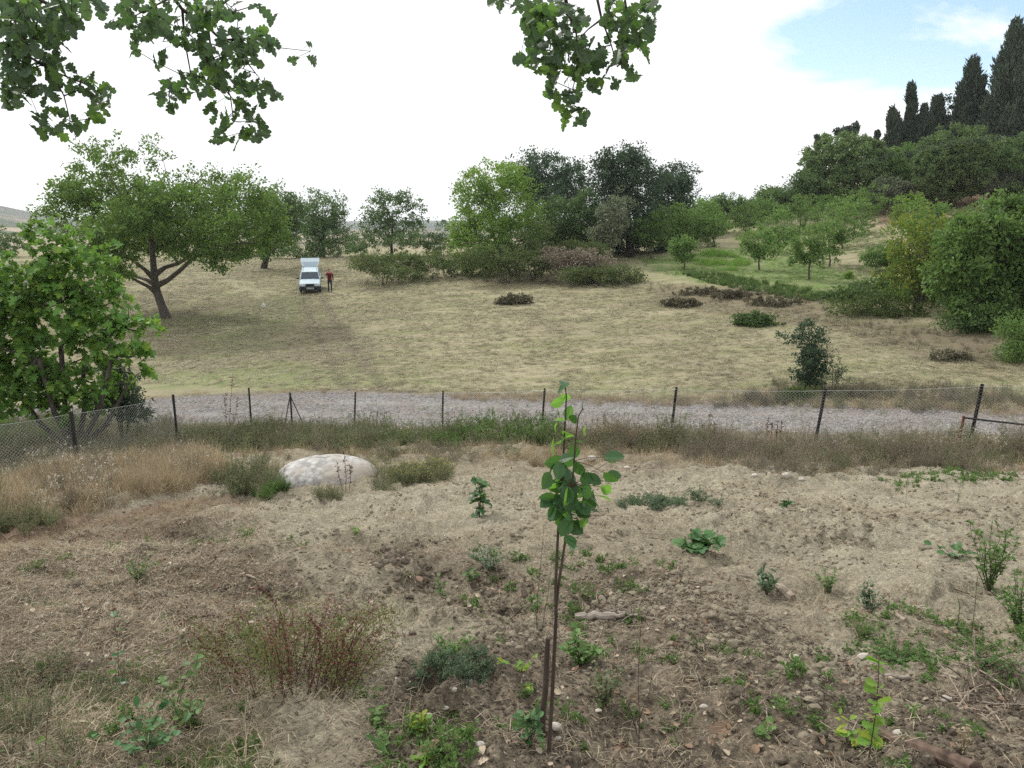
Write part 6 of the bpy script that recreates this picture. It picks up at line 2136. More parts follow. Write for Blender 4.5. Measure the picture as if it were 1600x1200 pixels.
plant('leafy_weed', 'small leafy weed among the mounds in mid slope', 'weed', 735, 915, 24, 36, 6, 30, 0.055, 'weedgreen', OVAL, stem_r=0.0015)
plant('leafy_weed', 'narrow green weed beside the shaded hollow', 'weed', 690, 935, 40, 26, 5, 28, 0.045, 'weedgreen', OVAL, stem_r=0.0015)
plant('grey_weed', 'fine grey blue weed in the shaded hollow', 'weed', 765, 890, 46, 90, 22, 380, 0.028, 'weedblue', LANCE, single=False, stem_r=0.0014)
plant('grey_weed', 'blue green carpet weed beside the burrow hole', 'weed', 725, 1052, 10, 80, 20, 170, 0.02, 'weedblue', LANCE, single=False, stem_r=0.001)
plant('grey_weed', 'green weed row above the burrow hole', 'weed', 700, 1022, 26, 110, 20, 300, 0.026, 'weedgreen', LANCE, single=False, stem_r=0.0012)
plant('tiny_weed', 'tiny bright sprig on the pale bank near the dome', 'weed', 556, 835, 10, 26, 6, 40, 0.03, 'grass', LANCE, single=False, stem_r=0.001)
plant('tiny_weed', 'thin stalk with leaves alone on the far sandy strip', 'weed', 1496, 785, 38, 16, 2, 30, 0.03, 'weedgreen', LANCE, single=False, stem_r=0.002)
plant('vine_shoot', 'thin arching shoot with round leaves over the litter', 'shoot', 190, 1090, 140, 90, 1, 11, 0.05, 'sapling', OVAL, stem_r=0.0018, asp=0.85)
plant('vine_shoot', 'leaning shoot with one bright yellow leaf', 'shoot', 275, 1110, 100, 120, 3, 20, 0.045, 'weedgreen', OVAL, stem_r=0.0018, asp=0.85)
plant('low_bramble', 'low bramble with bluish leaves in the front corner weeds', 'bramble', 225, 1175, 52, 170, 10, 80, 0.045, 'squash', OVAL, stem_r=0.002)
plant('low_bramble', 'dark green bramble sprays beside the rusty weed foot', 'bramble', 290, 1140, 50, 90, 8, 50, 0.04, 'weedgreen', OVAL, stem_r=0.002)
plant('seed_weed', 'fallen seedy weed with brownish leaves on the mulch', 'weed', 215, 905, 32, 70, 12, 200, 0.03, 'bramble', OVAL, single=False, stem_r=0.0015)


def dock_bush():
    b = G(450, 1085)
    root = thing('seeding_weed_bush', 'wide olive weed bush with dark rusty seed heads', 'weed bush', b)
    mbs, ml, md_ = MB(), MB(), MB()
    for i in range(95):
        px = rng.uniform(325, 580)
        b0 = G(px * 0.75 + 450 * 0.25, 1075 + rng.uniform(-55, 25))
        tipx, tiprow = px + rng.normal(0, 30) + (px - 455) * 0.25, rng.uniform(935, 1055) + 0.0012 * (px - 490) ** 2
        e = P(tipx, tiprow, b0[1] + rng.uniform(-0.25, 0.3))
        tt = np.linspace(0, 1, 6)[:, None]
        pts = b0 * (1 - tt) + e * tt + np.array([0, 0, 0.08]) * np.sin(tt * math.pi) + rng.normal(0, 0.012, (6, 3)) * tt
        mbs.tube(pts, np.linspace(0.0022, 0.0008, 6), 4, 0, False)
        k = 120
        u = rng.random(k) * 4.99
        i0 = u.astype(int)
        Q = pts[i0] * (1 - (u - i0))[:, None] + pts[i0 + 1] * (u - i0)[:, None]
        Q = Q + rnd_dirs(k) * rng.uniform(0, 0.10, k)[:, None]
        if rng.random() < 0.5:
            ml.leaves(LANCE, Q, rnd_dirs(k, 0.3), rnd_dirs(k, 0.8), rng.uniform(0.012, 0.028, k), 0.009)
        else:
            md_.leaves(DIAMOND, Q, rnd_dirs(k, 0.3), rnd_dirs(k, 0.8), rng.uniform(0.008, 0.015, k), 0.010)
    # arching seed stalks
    for (pp) in ([(452, 1080), (450, 1020), (440, 970), (425, 935), (400, 912)], [(520, 1090), (530, 1030), (540, 990), (560, 960)], [(400, 1085), (370, 1050), (340, 1020), (315, 1010)], [(480, 1085), (500, 1030), (498, 985), (480, 960)]):
        pts = np.array([P(a, c, b[1] + 0.05 + 0.02 * i) for i, (a, c) in enumerate(pp)])
        mbs.tube(pts, np.linspace(0.0035, 0.0012, len(pts)), 5, 0, False)
        k = 130
        u = rng.random(k) * (len(pts) - 1.01)
        i0 = u.astype(int)
        Q = pts[i0] * (1 - (u - i0))[:, None] + pts[i0 + 1] * (u - i0)[:, None] + rnd_dirs(k) * 0.008
        md_.leaves(DIAMOND, Q, rnd_dirs(k), rnd_dirs(k), 0.013, 0.011)
    obj('stems', mbs, M['twig_red'], root)
    o = obj('leaves', ml, M['olive'], root)
    o['kind'] = 'stuff'
    o = obj('seed_heads', md_, M['dock'], root)
    o['kind'] = 'stuff'


dock_bush()


def stalks(name, label, cat, items, mat, seedmat=None, r=0.002, d=None):
    """bare upright stalks traced in the picture plane but standing at their own depth"""
    b = G(*items[0][0])
    root = thing(name, label, cat, b)
    mb, sd_ = MB(), MB()
    for it in items:
        b0 = G(*it[0])
        pts = [b0 - [0, 0, 0.02]] + [P(a, c, b0[1] + rng.uniform(-0.03, 0.03)) for (a, c) in it[1:]]
        mb.tube(pts, np.linspace(r, r * 0.4, len(pts)), 4, 0, False)
        pts = np.array(pts)
        if seedmat:
            k = 26
            u = rng.uniform(0.3, 1, k) * (len(pts) - 1.01)
            i0 = u.astype(int)
            Q = pts[i0] * (1 - (u - i0))[:, None] + pts[i0 + 1] * (u - i0)[:, None]
            L_ = 0.004 * np.linalg.norm(b0 - CAM)
            sd_.leaves(LANCE, Q, rnd_dirs(k, 0.5), rnd_dirs(k), L_ * rng.uniform(0.5, 1.3, k), L_ * 0.35)
    obj('stalks', mb, M[mat], root)
    if seedmat:
        o = obj('seed_heads', sd_, M[seedmat], root)
        o['kind'] = 'stuff'
    return root


stalks('dead_stalk', 'thin bare red brown stalk right of the sapling', 'dead stalk', [[(998, 1185), (999, 1120), (997, 1060), (1000, 1000), (1003, 955)], [(998, 1150), (985, 1110), (975, 1080)], [(998, 1120), (1015, 1080), (1020, 1045)]], 'twig_red', 'drybrush', 0.0022)
stalks('dead_stalk', 'sparse grey stalk with few leaves left of the sapling', 'dead stalk', [[(838, 990), (840, 930), (846, 870), (850, 820)], [(842, 990), (835, 940), (832, 895)], [(845, 990), (856, 930), (862, 880)]], 'twig', 'weed', 0.002)
stalks('dead_stalk', 'pair of pale straw stalks on the mid slope', 'dead stalk', [[(790, 925), (791, 890), (790, 850)], [(785, 925), (777, 895), (770, 862)], [(795, 940), (800, 900), (798, 870)]], 'stick', None, 0.0022)
stalks('dead_stalk', 'dark thin stalk rising from the front corner weeds', 'dead stalk', [[(68, 1185), (75, 1120), (84, 1060), (92, 1040)], [(45, 1150), (50, 1110), (52, 1080)]], 'darkstick', None, 0.002)
stalks('dead_stalk', 'dark stalk standing in the hollow by the green mat', 'dead stalk', [[(1517, 1000), (1523, 950), (1527, 900)], [(1495, 985), (1500, 950), (1495, 930)]], 'darkstick', 'weed', 0.003)
stalks('dead_stalk', 'single thin cane on the sandy strip beyond the squash', 'dead stalk', [[(1415, 790), (1418, 755), (1421, 728)]], 'stick', None, 0.004)
stalks('dock_stalk', 'tall rusty dock stalk in front of the left road', 'dead stalk', [[(358, 680), (359, 645), (362, 610), (364, 582)], [(356, 680), (352, 640), (352, 615)], [(361, 680), (368, 650), (372, 620)]], 'twig_red', 'dock', 0.008)
stalks('dock_stalk', 'rusty seed stalk in front of the white dome', 'dead stalk', [[(540, 768), (541, 745), (539, 722), (537, 705)], [(545, 768), (548, 745), (547, 728)], [(536, 768), (530, 745), (526, 720)]], 'twig_red', 'dock', 0.005)
stalks('dead_stalk', 'pale branching dead stalk beyond the road by the bank', 'dead stalk', [[(1447, 645), (1450, 620), (1452, 598)], [(1450, 640), (1462, 625), (1470, 605)], [(1445, 640), (1435, 622), (1428, 612)]], 'stick', 'straw', 0.008)
for i, (sx, lab) in enumerate(((1108, 'first rusty stalk right of the tilted middle post'), (1198, 'tallest rusty stalk between the two leaning posts'), (1213, 'thin rusty stalk nearest the second leaning post'))):
    stalks('dock_stalk', lab, 'dead stalk', [[(sx, 700), (sx + 1, 675), (sx + 2, 645 + 6 * i)], [(sx + 3, 700), (sx + 8, 675), (sx + 8, 660)]], 'twig_red', 'dock', 0.006)

# ------------------------------------------------------------------ wood, sticks, stones, leaves on the soil
def log(label, px0, px1, r0, r1, mat='log', name='driftwood_log', cat='log', side=0, lift=0.6):
    a, b = G(*px0), G(*px1)
    a = a + [0, 0, r0 * lift]
    b = b + [0, 0, r1 * lift]
    tt = np.linspace(0, 1, 9)[:, None]
    pts = a * (1 - tt) + b * tt
    wob = rng.normal(0, 0.18 * r0, (9, 3))
    pts = pts + wob
    rr = (r0 + (r1 - r0) * tt[:, 0]) * rng.uniform(0.88, 1.12, 9)
    mb = MB()
    mb.tube(pts, rr, 9)
    for k in range(side):
        u = rng.integers(2, 8)
        q = pts[u]
        e = q + rnd_dirs(1, 0.2)[0] * r0 * rng.uniform(3, 7)
        e[2] = max(e[2], q[2])
        mb.tube([q, (q + e) / 2 + [0, 0, 0.01], e], [rr[u] * 0.4, rr[u] * 0.3, rr[u] * 0.12], 5)
    solo(name, mb, M[mat], label, cat, (a + b) / 2 - [0, 0, r0 * lift])


log('short weathered grey log with a pale cut end', (898, 970), (960, 966), 0.029, 0.032)
log('grey root piece continuing behind the short log', (950, 968), (1010, 958), 0.02, 0.010, side=3)
log('forked dead root standing among the debris pile', (940, 962), (985, 945), 0.010, 0.006, side=4)
log('knotty root tangle at the far end of the debris pile', (965, 958), (1018, 968), 0.012, 0.006, side=5)
log('upright stub leaning over the debris pile', (958, 950), (950, 938), 0.011, 0.007, side=0)
log('pale peeled branch end beside the blue green tuft', (1208, 910), (1240, 938), 0.028, 0.034, 'stick', 'fallen_branch', 'branch')
log('thin pale branch left of the blue green tuft', (1130, 895), (1172, 903), 0.010, 0.014, 'stick', 'fallen_branch', 'branch')
log('pale stick pointing out of the green mat', (1384, 952), (1415, 972), 0.012, 0.015, 'stick', 'fallen_branch', 'branch')
log('cracked brown timber running out at the bottom corner', (1372, 1150), (1520, 1212), 0.02, 0.036, 'timber', 'fallen_timber', 'timber', side=0)
log('thin branch lying under the cracked timber', (1395, 1188), (1480, 1202), 0.010, 0.012, 'stick', 'fallen_branch', 'branch')
log('grey stone like chunk of wood above the cracked timber', (1382, 1058), (1422, 1062), 0.016, 0.014, 'log', 'wood_chunk', 'wood')
log('curved bark strip on the leaf litter', (288, 966), (345, 962), 0.010, 0.009, 'darkstick', 'bark_strip', 'bark')
log('white peeled stick by the mulch slope', (312, 838), (360, 822), 0.008, 0.008, 'stick', 'fallen_branch', 'branch')
log('pale stick pair beyond the mulch', (385, 900), (408, 908), 0.009, 0.007, 'stick', 'fallen_branch', 'branch', side=2)
log('long dry stick on the soil beside the sapling', (1180, 1010), (1205, 1040), 0.004, 0.003, 'darkstick', 'dry_twig', 'twig', side=2)
log('bent pale root crossing soil below the burrow', (722, 1088), (770, 1135), 0.0035, 0.003, 'stick', 'dry_twig', 'twig')
log('dark short twig near the small dung like lump', (1142, 1022), (1160, 1020), 0.007, 0.006, 'darkstick', 'dry_twig', 'twig')
for k, (a, b_, lab) in enumerate((((1018, 893), (1048, 888), 'pale root chip nearest the grey log'), ((1030, 905), (1075, 898), 'long pale root splinter'), ((1068, 905), (1098, 912), 'root splinter toward the squash plant'))):
    log(lab, a, b_, 0.007, 0.005, 'stick', 'root_splinter', 'wood chip')


def stone(label, px, row, rpx, mat='stone', name='stone', cat='stone', flat=0.6):
    b = G(px, row)
    r = rpx * np.linalg.norm(b - CAM) / FPX
    mb = rock_mesh(r, r * 0.8, r * flat, int(px), 2, 0.16)
    v = mb.v[0]
    v[:] = v + b + [0, 0, r * flat * 0.35]
    solo(name, mb, M[mat], label, cat, b)


for (px, row, r, lab) in ((1228, 745, 8, 'largest pale stone on the sandy mound'), (1218, 728, 7, 'pale stone at the top of the sandy mound'), (1180, 744, 5, 'small pale stone on the mound slope'), (1252, 750, 5, 'brownish stone at the mound foot'),
                          (1208, 733, 5, 'flat pale stone beside the mound top stone'), (703, 1142, 5, 'white pebble below the bent root'), (732, 1065, 7, 'white stone beside the blue green carpet weed'), (708, 1078, 6, 'pale stone right of the burrow hole'),
                          (696, 1105, 5, 'small stone in front of the burrow hole'), (671, 1115, 4, 'smallest stone below the burrow hole'), (750, 1165, 7, 'white stone at the front edge'), (868, 1140, 9, 'flat pinkish stone by the sapling foot'),
                          (872, 1155, 5, 'small stone below the flat pinkish stone'), (1244, 1027, 5, 'white stone alone on the bare slope'), (1432, 950, 5, 'white flint at the edge of the green mat'), (1350, 1028, 9, 'grey stone by the bright green mat'),
                          (980, 732, 5, 'white stone behind the sapling leaves'), (925, 718, 8, 'grey lump behind the sapling crown'), (935, 1112, 5, 'white pebble right of the grey weed'), (1100, 1104, 6, 'bluish shard on the dark soil'),
                          (1572, 718, 9, 'grey stone at the frame edge below the rail'), (1268, 868, 4, 'pebble on the sandy slope beyond the fallen branch'), (1478, 1094, 8, 'stone under the grey twigs'), (1405, 1148, 8, 'pinkish stone beside the cracked timber')):
    stone(lab, px, row, r)
stone('earth lump on the mulch near the pale sticks', 415, 922, 9, 'clod_dark', 'soil_clod', 'clod', 0.8)
stone('dark earth lump on the brown litter', 122, 916, 10, 'clod_dark', 'soil_clod', 'clod', 0.6)
stone('big dark clod low in the bottom corner', 1220, 1190, 10, 'clod_dark', 'soil_clod', 'clod', 0.7)
stone('dark clod beside the bare slope', 1088, 1058, 12, 'clod_dark', 'soil_clod', 'clod', 0.5)
stone('burnt looking lump on the mid slope', 645 + 0, 992 - 2, 5, 'clod_dark', 'soil_clod', 'clod', 0.6)


def dead_leaf(label, px, row, lpx, mat='litter', tpl=OAK):
    b = G(px, row)
    l = lpx * np.linalg.norm(b - CAM) / FPX
    mb = MB()
    d_ = rnd_dirs(1) * [1, 1, 0.15]
    mb.leaves(tpl, (b + [0, 0, 0.012])[None], d_, np.array([[0.2, -0.3, 1.0]]), np.array([l]), np.array([l * 0.9]))
    solo('dead_leaf', mb, M[mat], label, 'dead leaf', b)


dead_leaf('curled tan oak leaf at the bottom by the weeds', 690, 1178, 36)
dead_leaf('orange dry leaf beside the dull oak seedling', 1140, 1130, 40)
dead_leaf('second orange dry leaf on the dark soil', 1070, 1062, 26)
dead_leaf('small red leaf on the slope beyond the cracks', 650, 902, 16)
dead_leaf('tan leaf beside the rusty litter strip', 460, 858, 18)
dead_leaf('pale curled leaf on the far mulch', 130, 925, 14)
dead_leaf('yellow leaf lying in the corner weeds', 55, 1160, 14, 'seedling', OVAL)
plant('dry_fern', 'small pale tan dry sprig in the bottom corner', 'dry plant', 1505, 1175, 44, 26, 6, 120, 0.02, 'gold', LANCE, single=False, stem='stick', stem_r=0.0012)
print('foreground', time.time() - T0)

# ------------------------------------------------------------------ uncountable cover
# mown hay on the field
fld = [(240, 600), (600, 612), (1050, 625), (1350, 632), (1600, 640), (1640, 570), (1500, 548), (1300, 492), (1150, 480), (1010, 450), (900, 432), (700, 436), (560, 410), (540, 402), (380, 402), (160, 405), (-60, 410), (-300, 520), (-100, 600)]
fw = polyG(fld)
scatter('mown_hay', 'haytuft', pts_poly(None, 62000, (0.8, 0.40, 0.25), 1, fw), 0.35, 0.95, 0.12, 0.0, (0.5, 1.3), 'pale mown hay strewn over the field')
scatter('field_grass', 'goldlow', pts_poly(None, 5000, (0.35, 0.56, 0.06), 2, fw), 0.25, 0.55, 0.2, 0.01, label='short dry stubble in the field')
scatter('field_regrowth', 'lowgrass', pts_poly(None, 9000, (0.22, 0.54, 0.08), 3, fw), 0.5, 1.2, 0.2, 0.01, label='low green regrowth in the field')
# orchard cover
scatter('orchard_grass', 'lowgrass', pts_poly([(1000, 405), (1120, 395), (1240, 350), (1350, 345), (1430, 400), (1420, 455), (1300, 480), (1180, 450), (1090, 442), (1010, 420)], 9000, (0.3, 0.45, 0.12), 4), 0.7, 1.8, 0.2, 0.01, label='green grass between the young walnuts')
scatter('tall_bright_grass', 'freshgrass', pts_poly([(1080, 402), (1110, 392), (1140, 396), (1175, 412), (1150, 424), (1090, 418), (1060, 422)], 460, (0.5, 0.42, 0.1), 44), 0.6, 1.9, 0.15, 0.02, label='bright tall grass tuft in the orchard')
scatter('tall_bright_grass', 'freshgrass', pts_poly([(1145, 362), (1275, 352), (1270, 368), (1150, 376)], 600), 0.6, 1.2, 0.15, 0.02, label='bright grass strip under the rear walnuts')
scatter('low_green_weeds', 'greenweed', pts_poly([(1060, 428), (1130, 428), (1180, 440), (1290, 458), (1390, 462), (1380, 476), (1250, 470), (1120, 446)], 620), 0.4, 0.8, 0.2, 0.05, label='dark green weeds along the orchard edge')
scatter('dry_slope_grass', 'goldlow', pts_poly([(1370, 350), (1380, 322), (1560, 296), (1600, 300), (1600, 335), (1430, 352)], 2500), 0.8, 1.8, 0.2, 0.02, label='dry pale grass on the upper bank')
scatter('edge_weeds', 'deadweed', pts_poly([(1020, 440), (1250, 462), (1320, 480), (1600, 545), (1600, 585), (1400, 545), (1290, 505), (1180, 486), (1010, 458)], 420), 0.3, 0.7, 0.3, 0.05, label='dead weeds along the field margin')
scatter('edge_weeds', 'deadweed', pts_poly([(540, 410), (640, 440), (860, 445), (1010, 455), (1010, 440), (860, 428), (700, 428), (560, 400)], 420), 0.4, 0.9, 0.3, 0.05, label='dry weeds at the foot of the bramble bank')
# far road bank brush
scatter('bank_weeds', 'deadweed', pts_poly([(1050, 622), (1200, 615), (1600, 622), (1640, 660), (1340, 640), (1060, 636)], 200, (0.7, 0.46, 0.1)), 0.35, 1.05, 0.25, 0.05, label='brown dead weeds on the far bank of the road')
scatter('bank_grass', 'goldlow', pts_poly([(700, 612), (1060, 620), (1600, 618), (1640, 655), (1340, 638), (1060, 634), (700, 624)], 900), 0.6, 1.3, 0.25, 0.02, label='dry grass on the far bank of the road')
scatter('bank_weeds', 'greyweed', pts_poly([(1180, 600), (1330, 600), (1600, 610), (1640, 650), (1340, 640), (1180, 632)], 160), 0.4, 0.8, 0.25, 0.05, label='grey green weeds on the far bank of the road')
# road stones
rdp = [(ROAD[i][0], ROAD[i][1]) for i in range(len(ROAD))]
up_, lo_ = [(a, b_ + 2.4) for a, b_ in rdp], [(a, b_ - 2.4) for a, b_ in rdp][::-1]
scatter('road_gravel', 'gravel', pts_poly(None, 15000, (1.1, 0.46, 0.2), 6, up_ + lo_), 0.015, 0.06, 0.4, 0.0, label='loose grey gravel on the road')
scatter('road_gravel', 'pebble', pts_poly(None, 5000, (1.1, 0.46, 0.2), 6, up_ + lo_), 0.015, 0.045, 0.4, 0.0, label='pale stones strewn on the road')


scatter('road_weeds', 'lowgrass', pts_poly(None, 500, (0.9, 0.55, 0.06), 66, up_ + lo_), 0.5, 1.3, 0.2, 0.0, label='sparse weeds on the gravel road')
scatter('road_weeds', 'goldlow', pts_poly(None, 260, (0.9, 0.55, 0.06), 67, [(a, b_ + 2.9) for a, b_ in rdp] + [(a, b_ + 1.6) for a, b_ in rdp][::-1]), 0.3, 0.9, 0.2, 0.0, label='dry grass on the far road edge')
# verge between soil crest and road
def strip(px0, px1, y0, y1, n, seed=0, clump=None):
    """points along the fence: px range at the fence line, offsets in metres from the line"""
    xa = P(px0, 640, 18)[0] if False else None
    A = sorted([(proj(p)[0], p[0], p[1]) for p in FENCE])
    u = rng.uniform(px0, px1, n * 2)
    xs = np.interp(u, [a[0] for a in A], [a[1] for a in A])
    ys = np.interp(u, [a[0] for a in A], [a[2] for a in A]) + rng.uniform(y0, y1, n * 2)
    if clump:
        v = fbm(xs * clump[0], ys * clump[0], 3, 400 + seed)
        k = rng.random(len(xs)) < sstep(clump[1] - clump[2], clump[1] + clump[2], v)
        xs, ys = xs[k], ys[k]
    xs, ys = xs[:n], ys[:n]
    return np.column_stack([xs, ys, H(xs, ys)])


scatter('fence_brush', 'greyweed', strip(330, 620, -5.0, 0.0, 330, 1, (0.7, 0.38, 0.15)), 0.6, 1.25, 0.2, 0.05, label='dense grey green brush before the corner post')
scatter('fence_brush', 'deadweed', strip(330, 620, -4.8, 0.3, 130, 2), 0.6, 1.2, 0.2, 0.05, label='dry twiggy brush before the corner post')
scatter('fence_brush', 'greenweed', strip(560, 730, -3.6, 0.2, 120, 3), 0.55, 0.95, 0.2, 0.05, label='green brush right of the corner post')
scatter('fence_brush', 'greyweed', strip(560, 1080, -3.0, -0.4, 130, 4, (0.6, 0.45, 0.1)), 0.4, 1.5, 0.2, 0.05, label='grey weeds below the middle posts')
scatter('fence_brush', 'greenweed', strip(735, 880, -2.6, 0.2, 110, 5), 0.6, 1.6, 0.2, 0.05, label='green thicket left of the sapling top')
scatter('fence_brush', 'deadweed', strip(720, 1080, -2.8, -0.3, 80, 6), 0.4, 0.9, 0.25, 0.05, label='reddish dead weeds below the middle posts')
scatter('fence_brush', 'deadweed', strip(1060, 1640, -3.6, -0.5, 220, 7, (0.7, 0.48, 0.1)), 0.35, 1.05, 0.25, 0.05, label='purple brown dead brush below the leaning posts')
scatter('fence_brush', 'greyweed', strip(1060, 1640, -3.6, -0.3, 100, 8), 0.35, 0.8, 0.25, 0.05, label='grey green tufts in the purple brown brush')
scatter('tall_dead_weeds', 'deadweed', strip(880, 1640, -3.0, -0.6, 36, 71, (0.9, 0.5, 0.1)), 0.9, 1.4, 0.2, 0.03, (1.0, 1.5), 'tall dead weeds in front of the road')
scatter('tall_dead_weeds', 'umbel', strip(600, 1640, -3.0, 0.2, 110, 72), 0.8, 1.4, 0.15, 0.03, (0.9, 1.3), 'tall pale stalks in front of the road')
scatter('yellow_brush', 'yellowweed', pts_poly([(610, 752), (640, 735), (700, 738), (705, 752), (640, 762)], 42), 0.6, 0.95, 0.2, 0.03, label='fluffy yellow flowered weeds right of the dome')
scatter('yellow_brush', 'greyweed', pts_poly([(575, 765), (600, 740), (700, 745), (700, 755), (600, 772)], 36), 0.3, 0.6, 0.2, 0.03, label='fine grey weeds between dome and yellow weeds')
scatter('dome_weeds', 'greenweed', pts_poly([(385, 785), (400, 768), (445, 765), (450, 780)], 14), 0.3, 0.55, 0.2, 0.03, label='olive weeds left of the dome')
scatter('dome_weeds', 'greyweed', pts_poly([(490, 782), (500, 772), (525, 772), (540, 782)], 14), 0.25, 0.4, 0.2, 0.03, label='small grey weeds at the dome foot')
scatter('golden_grass', 'goldgrass', strip(935, 1000, -2.4, -0.4, 70, 9), 0.7, 1.1, 0.12, 0.02, label='golden grass tuft right of the sapling')
scatter('golden_grass', 'goldgrass', pts_poly([(830, 728), (840, 715), (880, 715), (880, 730)], 20), 0.5, 0.8, 0.15, 0.02, label='pale grass tuft behind the sapling')
scatter('golden_grass', 'goldlow', strip(600, 1640, -3.4, 0.8, 1300, 10), 0.4, 1.3, 0.2, 0.02, label='dry grass threaded through the fence brush')
band = [(330, 778), (360, 745), (440, 742), (600, 742), (730, 732), (880, 722), (1080, 722), (1240, 738), (1330, 744), (1600, 712), (1680, 712), (1680, 690), (1000, 690), (560, 690), (330, 700)]
bw = polyG(band)
scatter('crest_brush', 'greyweed', pts_poly(None, 230, (0.6, 0.48, 0.12), 51, bw), 0.3, 0.95, 0.2, 0.04, label='grey green weeds along the crest of the slope')
scatter('crest_brush', 'deadweed', pts_poly([(1060, 724), (1240, 740), (1330, 746), (1600, 714), (1680, 712), (1680, 680), (1060, 690)], 210, (0.8, 0.46, 0.12)), 0.35, 1.0, 0.2, 0.04, label='dead purple brown weeds along the crest')
scatter('crest_brush', 'deadweed', pts_poly(None, 120, (0.7, 0.48, 0.12), 52, bw), 0.4, 0.9, 0.2, 0.04, label='brown weeds along the crest of the slope')
scatter('crest_brush', 'greyweed', pts_poly([(345, 775), (360, 745), (430, 745), (440, 770), (400, 782)], 24), 0.5, 0.9, 0.2, 0.04, label='tall grey brush left of the dome')
scatter('crest_grass', 'goldlow', pts_poly(None, 900, (0.9, 0.45, 0.15), 53, bw), 0.5, 1.2, 0.2, 0.02, label='dry grass along the crest of the slope')
lb = [(-260, 790), (0, 742), (110, 722), (250, 692), (330, 680), (260, 662), (180, 665), (100, 655), (-260, 680)]
lbw = polyG(lb)
scatter('left_bank_brush', 'greyweed', pts_poly(None, 260, None, 54, lbw), 0.6, 1.2, 0.25, 0.04, label='dark weeds on the bank between fence and fig')
scatter('left_bank_brush', 'deadweed', pts_poly(None, 300, None, 55, lbw), 0.6, 1.2, 0.25, 0.04, label='brown weeds on the bank between fence and fig')
scatter('left_bank_brush', 'greenweed', pts_poly([(-200, 690), (0, 672), (100, 660), (180, 672), (100, 690), (0, 705)], 110), 0.6, 1.2, 0.25, 0.04, label='green weeds under the fig')
# left slope of golden grass below the fence
lg = [(-120, 850), (0, 825), (200, 790), (240, 770), (350, 748), (350, 725), (270, 700), (110, 735), (0, 765), (-200, 800)]
scatter('golden_grass', 'goldgrass', pts_poly(lg, 1500, (0.9, 0.40, 0.16), 7), 0.5, 0.95, 0.2, 0.02, label='golden dry grass slope below the fence')
scatter('golden_grass', 'goldlow', pts_poly(lg, 1100), 0.6, 1.3, 0.3, 0.02, label='flattened dry grass below the fence')
scatter('golden_umbels', 'umbel', pts_poly(lg, 130), 0.6, 1.0, 0.15, 0.02, label='white seed umbels in the golden grass')
scatter('golden_weeds', 'deadweed', pts_poly(lg, 120), 0.5, 0.9, 0.2, 0.02, label='brown dead weeds in the golden grass')
scatter('corner_weeds', 'greyweed', pts_poly([(-120, 860), (-60, 790), (60, 790), (110, 815), (40, 835), (-20, 850)], 70), 0.35, 0.6, 0.2, 0.02, label='grey green weeds at the edge of the golden grass')
# dark bank behind the left fence
scatter('shaded_bank_brush', 'greyweed', strip(-150, 250, 0.4, 4.5, 240, 12), 0.5, 1.0, 0.3, 0.03, label='grey tangle behind the wire fence')
scatter('shaded_bank_brush', 'deadweed', strip(-150, 300, 0.3, 4.5, 260, 13), 0.5, 1.0, 0.3, 0.03, label='brown tangle behind the wire fence')
scatter('shaded_bank_grass', 'goldlow', strip(-150, 340, 0.2, 3.5, 500, 14), 0.5, 1.2, 0.3, 0.03, label='dry grass behind the wire fence')
# ---- bare soil cover
soilp = [(-150, 870), (190, 790), (350, 752), (480, 772), (760, 735), (1240, 722), (1700, 745), (1900, 1290), (-300, 1290)]
sw = polyG(soilp)
scatter('soil_clods', 'clod', pts_poly(None, 9000, (1.1, 0.52, 0.07), 8, sw), 0.006, 0.032, 0.5, 0.0, label='loose clods on the bare soil')
scatter('soil_clods', 'clod_dark', pts_poly(None, 3500, (1.3, 0.52, 0.08), 9, sw), 0.005, 0.02, 0.5, 0.0, label='dark loose clods on the bare soil')
scatter('soil_pebbles', 'pebble', pts_poly(None, 1500, None, 10, sw), 0.003, 0.013, 0.5, 0.0, label='pale pebbles on the bare soil')
nearp = [(-260, 1290), (-150, 880), (330, 830), (600, 860), (900, 860), (1140, 900), (1500, 960), (1900, 1000), (1900, 1290)]
nw = polyG(nearp)
scatter('near_clods', 'clod', pts_poly(None, 15000, (3.0, 0.46, 0.14), 11, nw), 0.002, 0.013, 0.5, 0.0, label='small crumbs of dry soil')
scatter('near_clods', 'clod_dark', pts_poly([(560, 1290), (620, 1040), (840, 980), (900, 900), (1140, 930), (1450, 1080), (1800, 1080), (1800, 1290)], 12000, (2.2, 0.46, 0.12), 12), 0.002, 0.015, 0.5, 0.0, label='dark crumbs of moist soil')
scatter('coarse_clods', 'clod', pts_poly([(860, 990), (880, 900), (1060, 880), (1160, 930), (1300, 1050), (1240, 1200), (900, 1200)], 380, (1.8, 0.48, 0.1), 61), 0.012, 0.042, 0.5, 0.0, label='coarse tilled clods round the grey log')
scatter('coarse_clods', 'clod_dark', pts_poly([(560, 860), (700, 845), (850, 930), (800, 980), (620, 930)], 350, (1.8, 0.48, 0.1), 62), 0.012, 0.045, 0.5, 0.0, label='coarse dark clods in the shaded hollows')
scatter('coarse_clods', 'clod_dark', pts_poly([(1040, 1080), (1300, 1060), (1420, 1120), (1640, 1110), (1700, 1260), (1000, 1260)], 500, (1.8, 0.48, 0.1), 63), 0.01, 0.03, 0.5, 0.0, label='coarse moist clods at the front edge')
scatter('coarse_clods', 'clod', pts_poly([(700, 780), (1000, 800), (1300, 790), (1600, 800), (1600, 900), (1200, 860), (800, 850)], 500, (1.2, 0.5, 0.08), 64), 0.015, 0.05, 0.5, 0.0, label='coarse pale clods on the sandy slope')
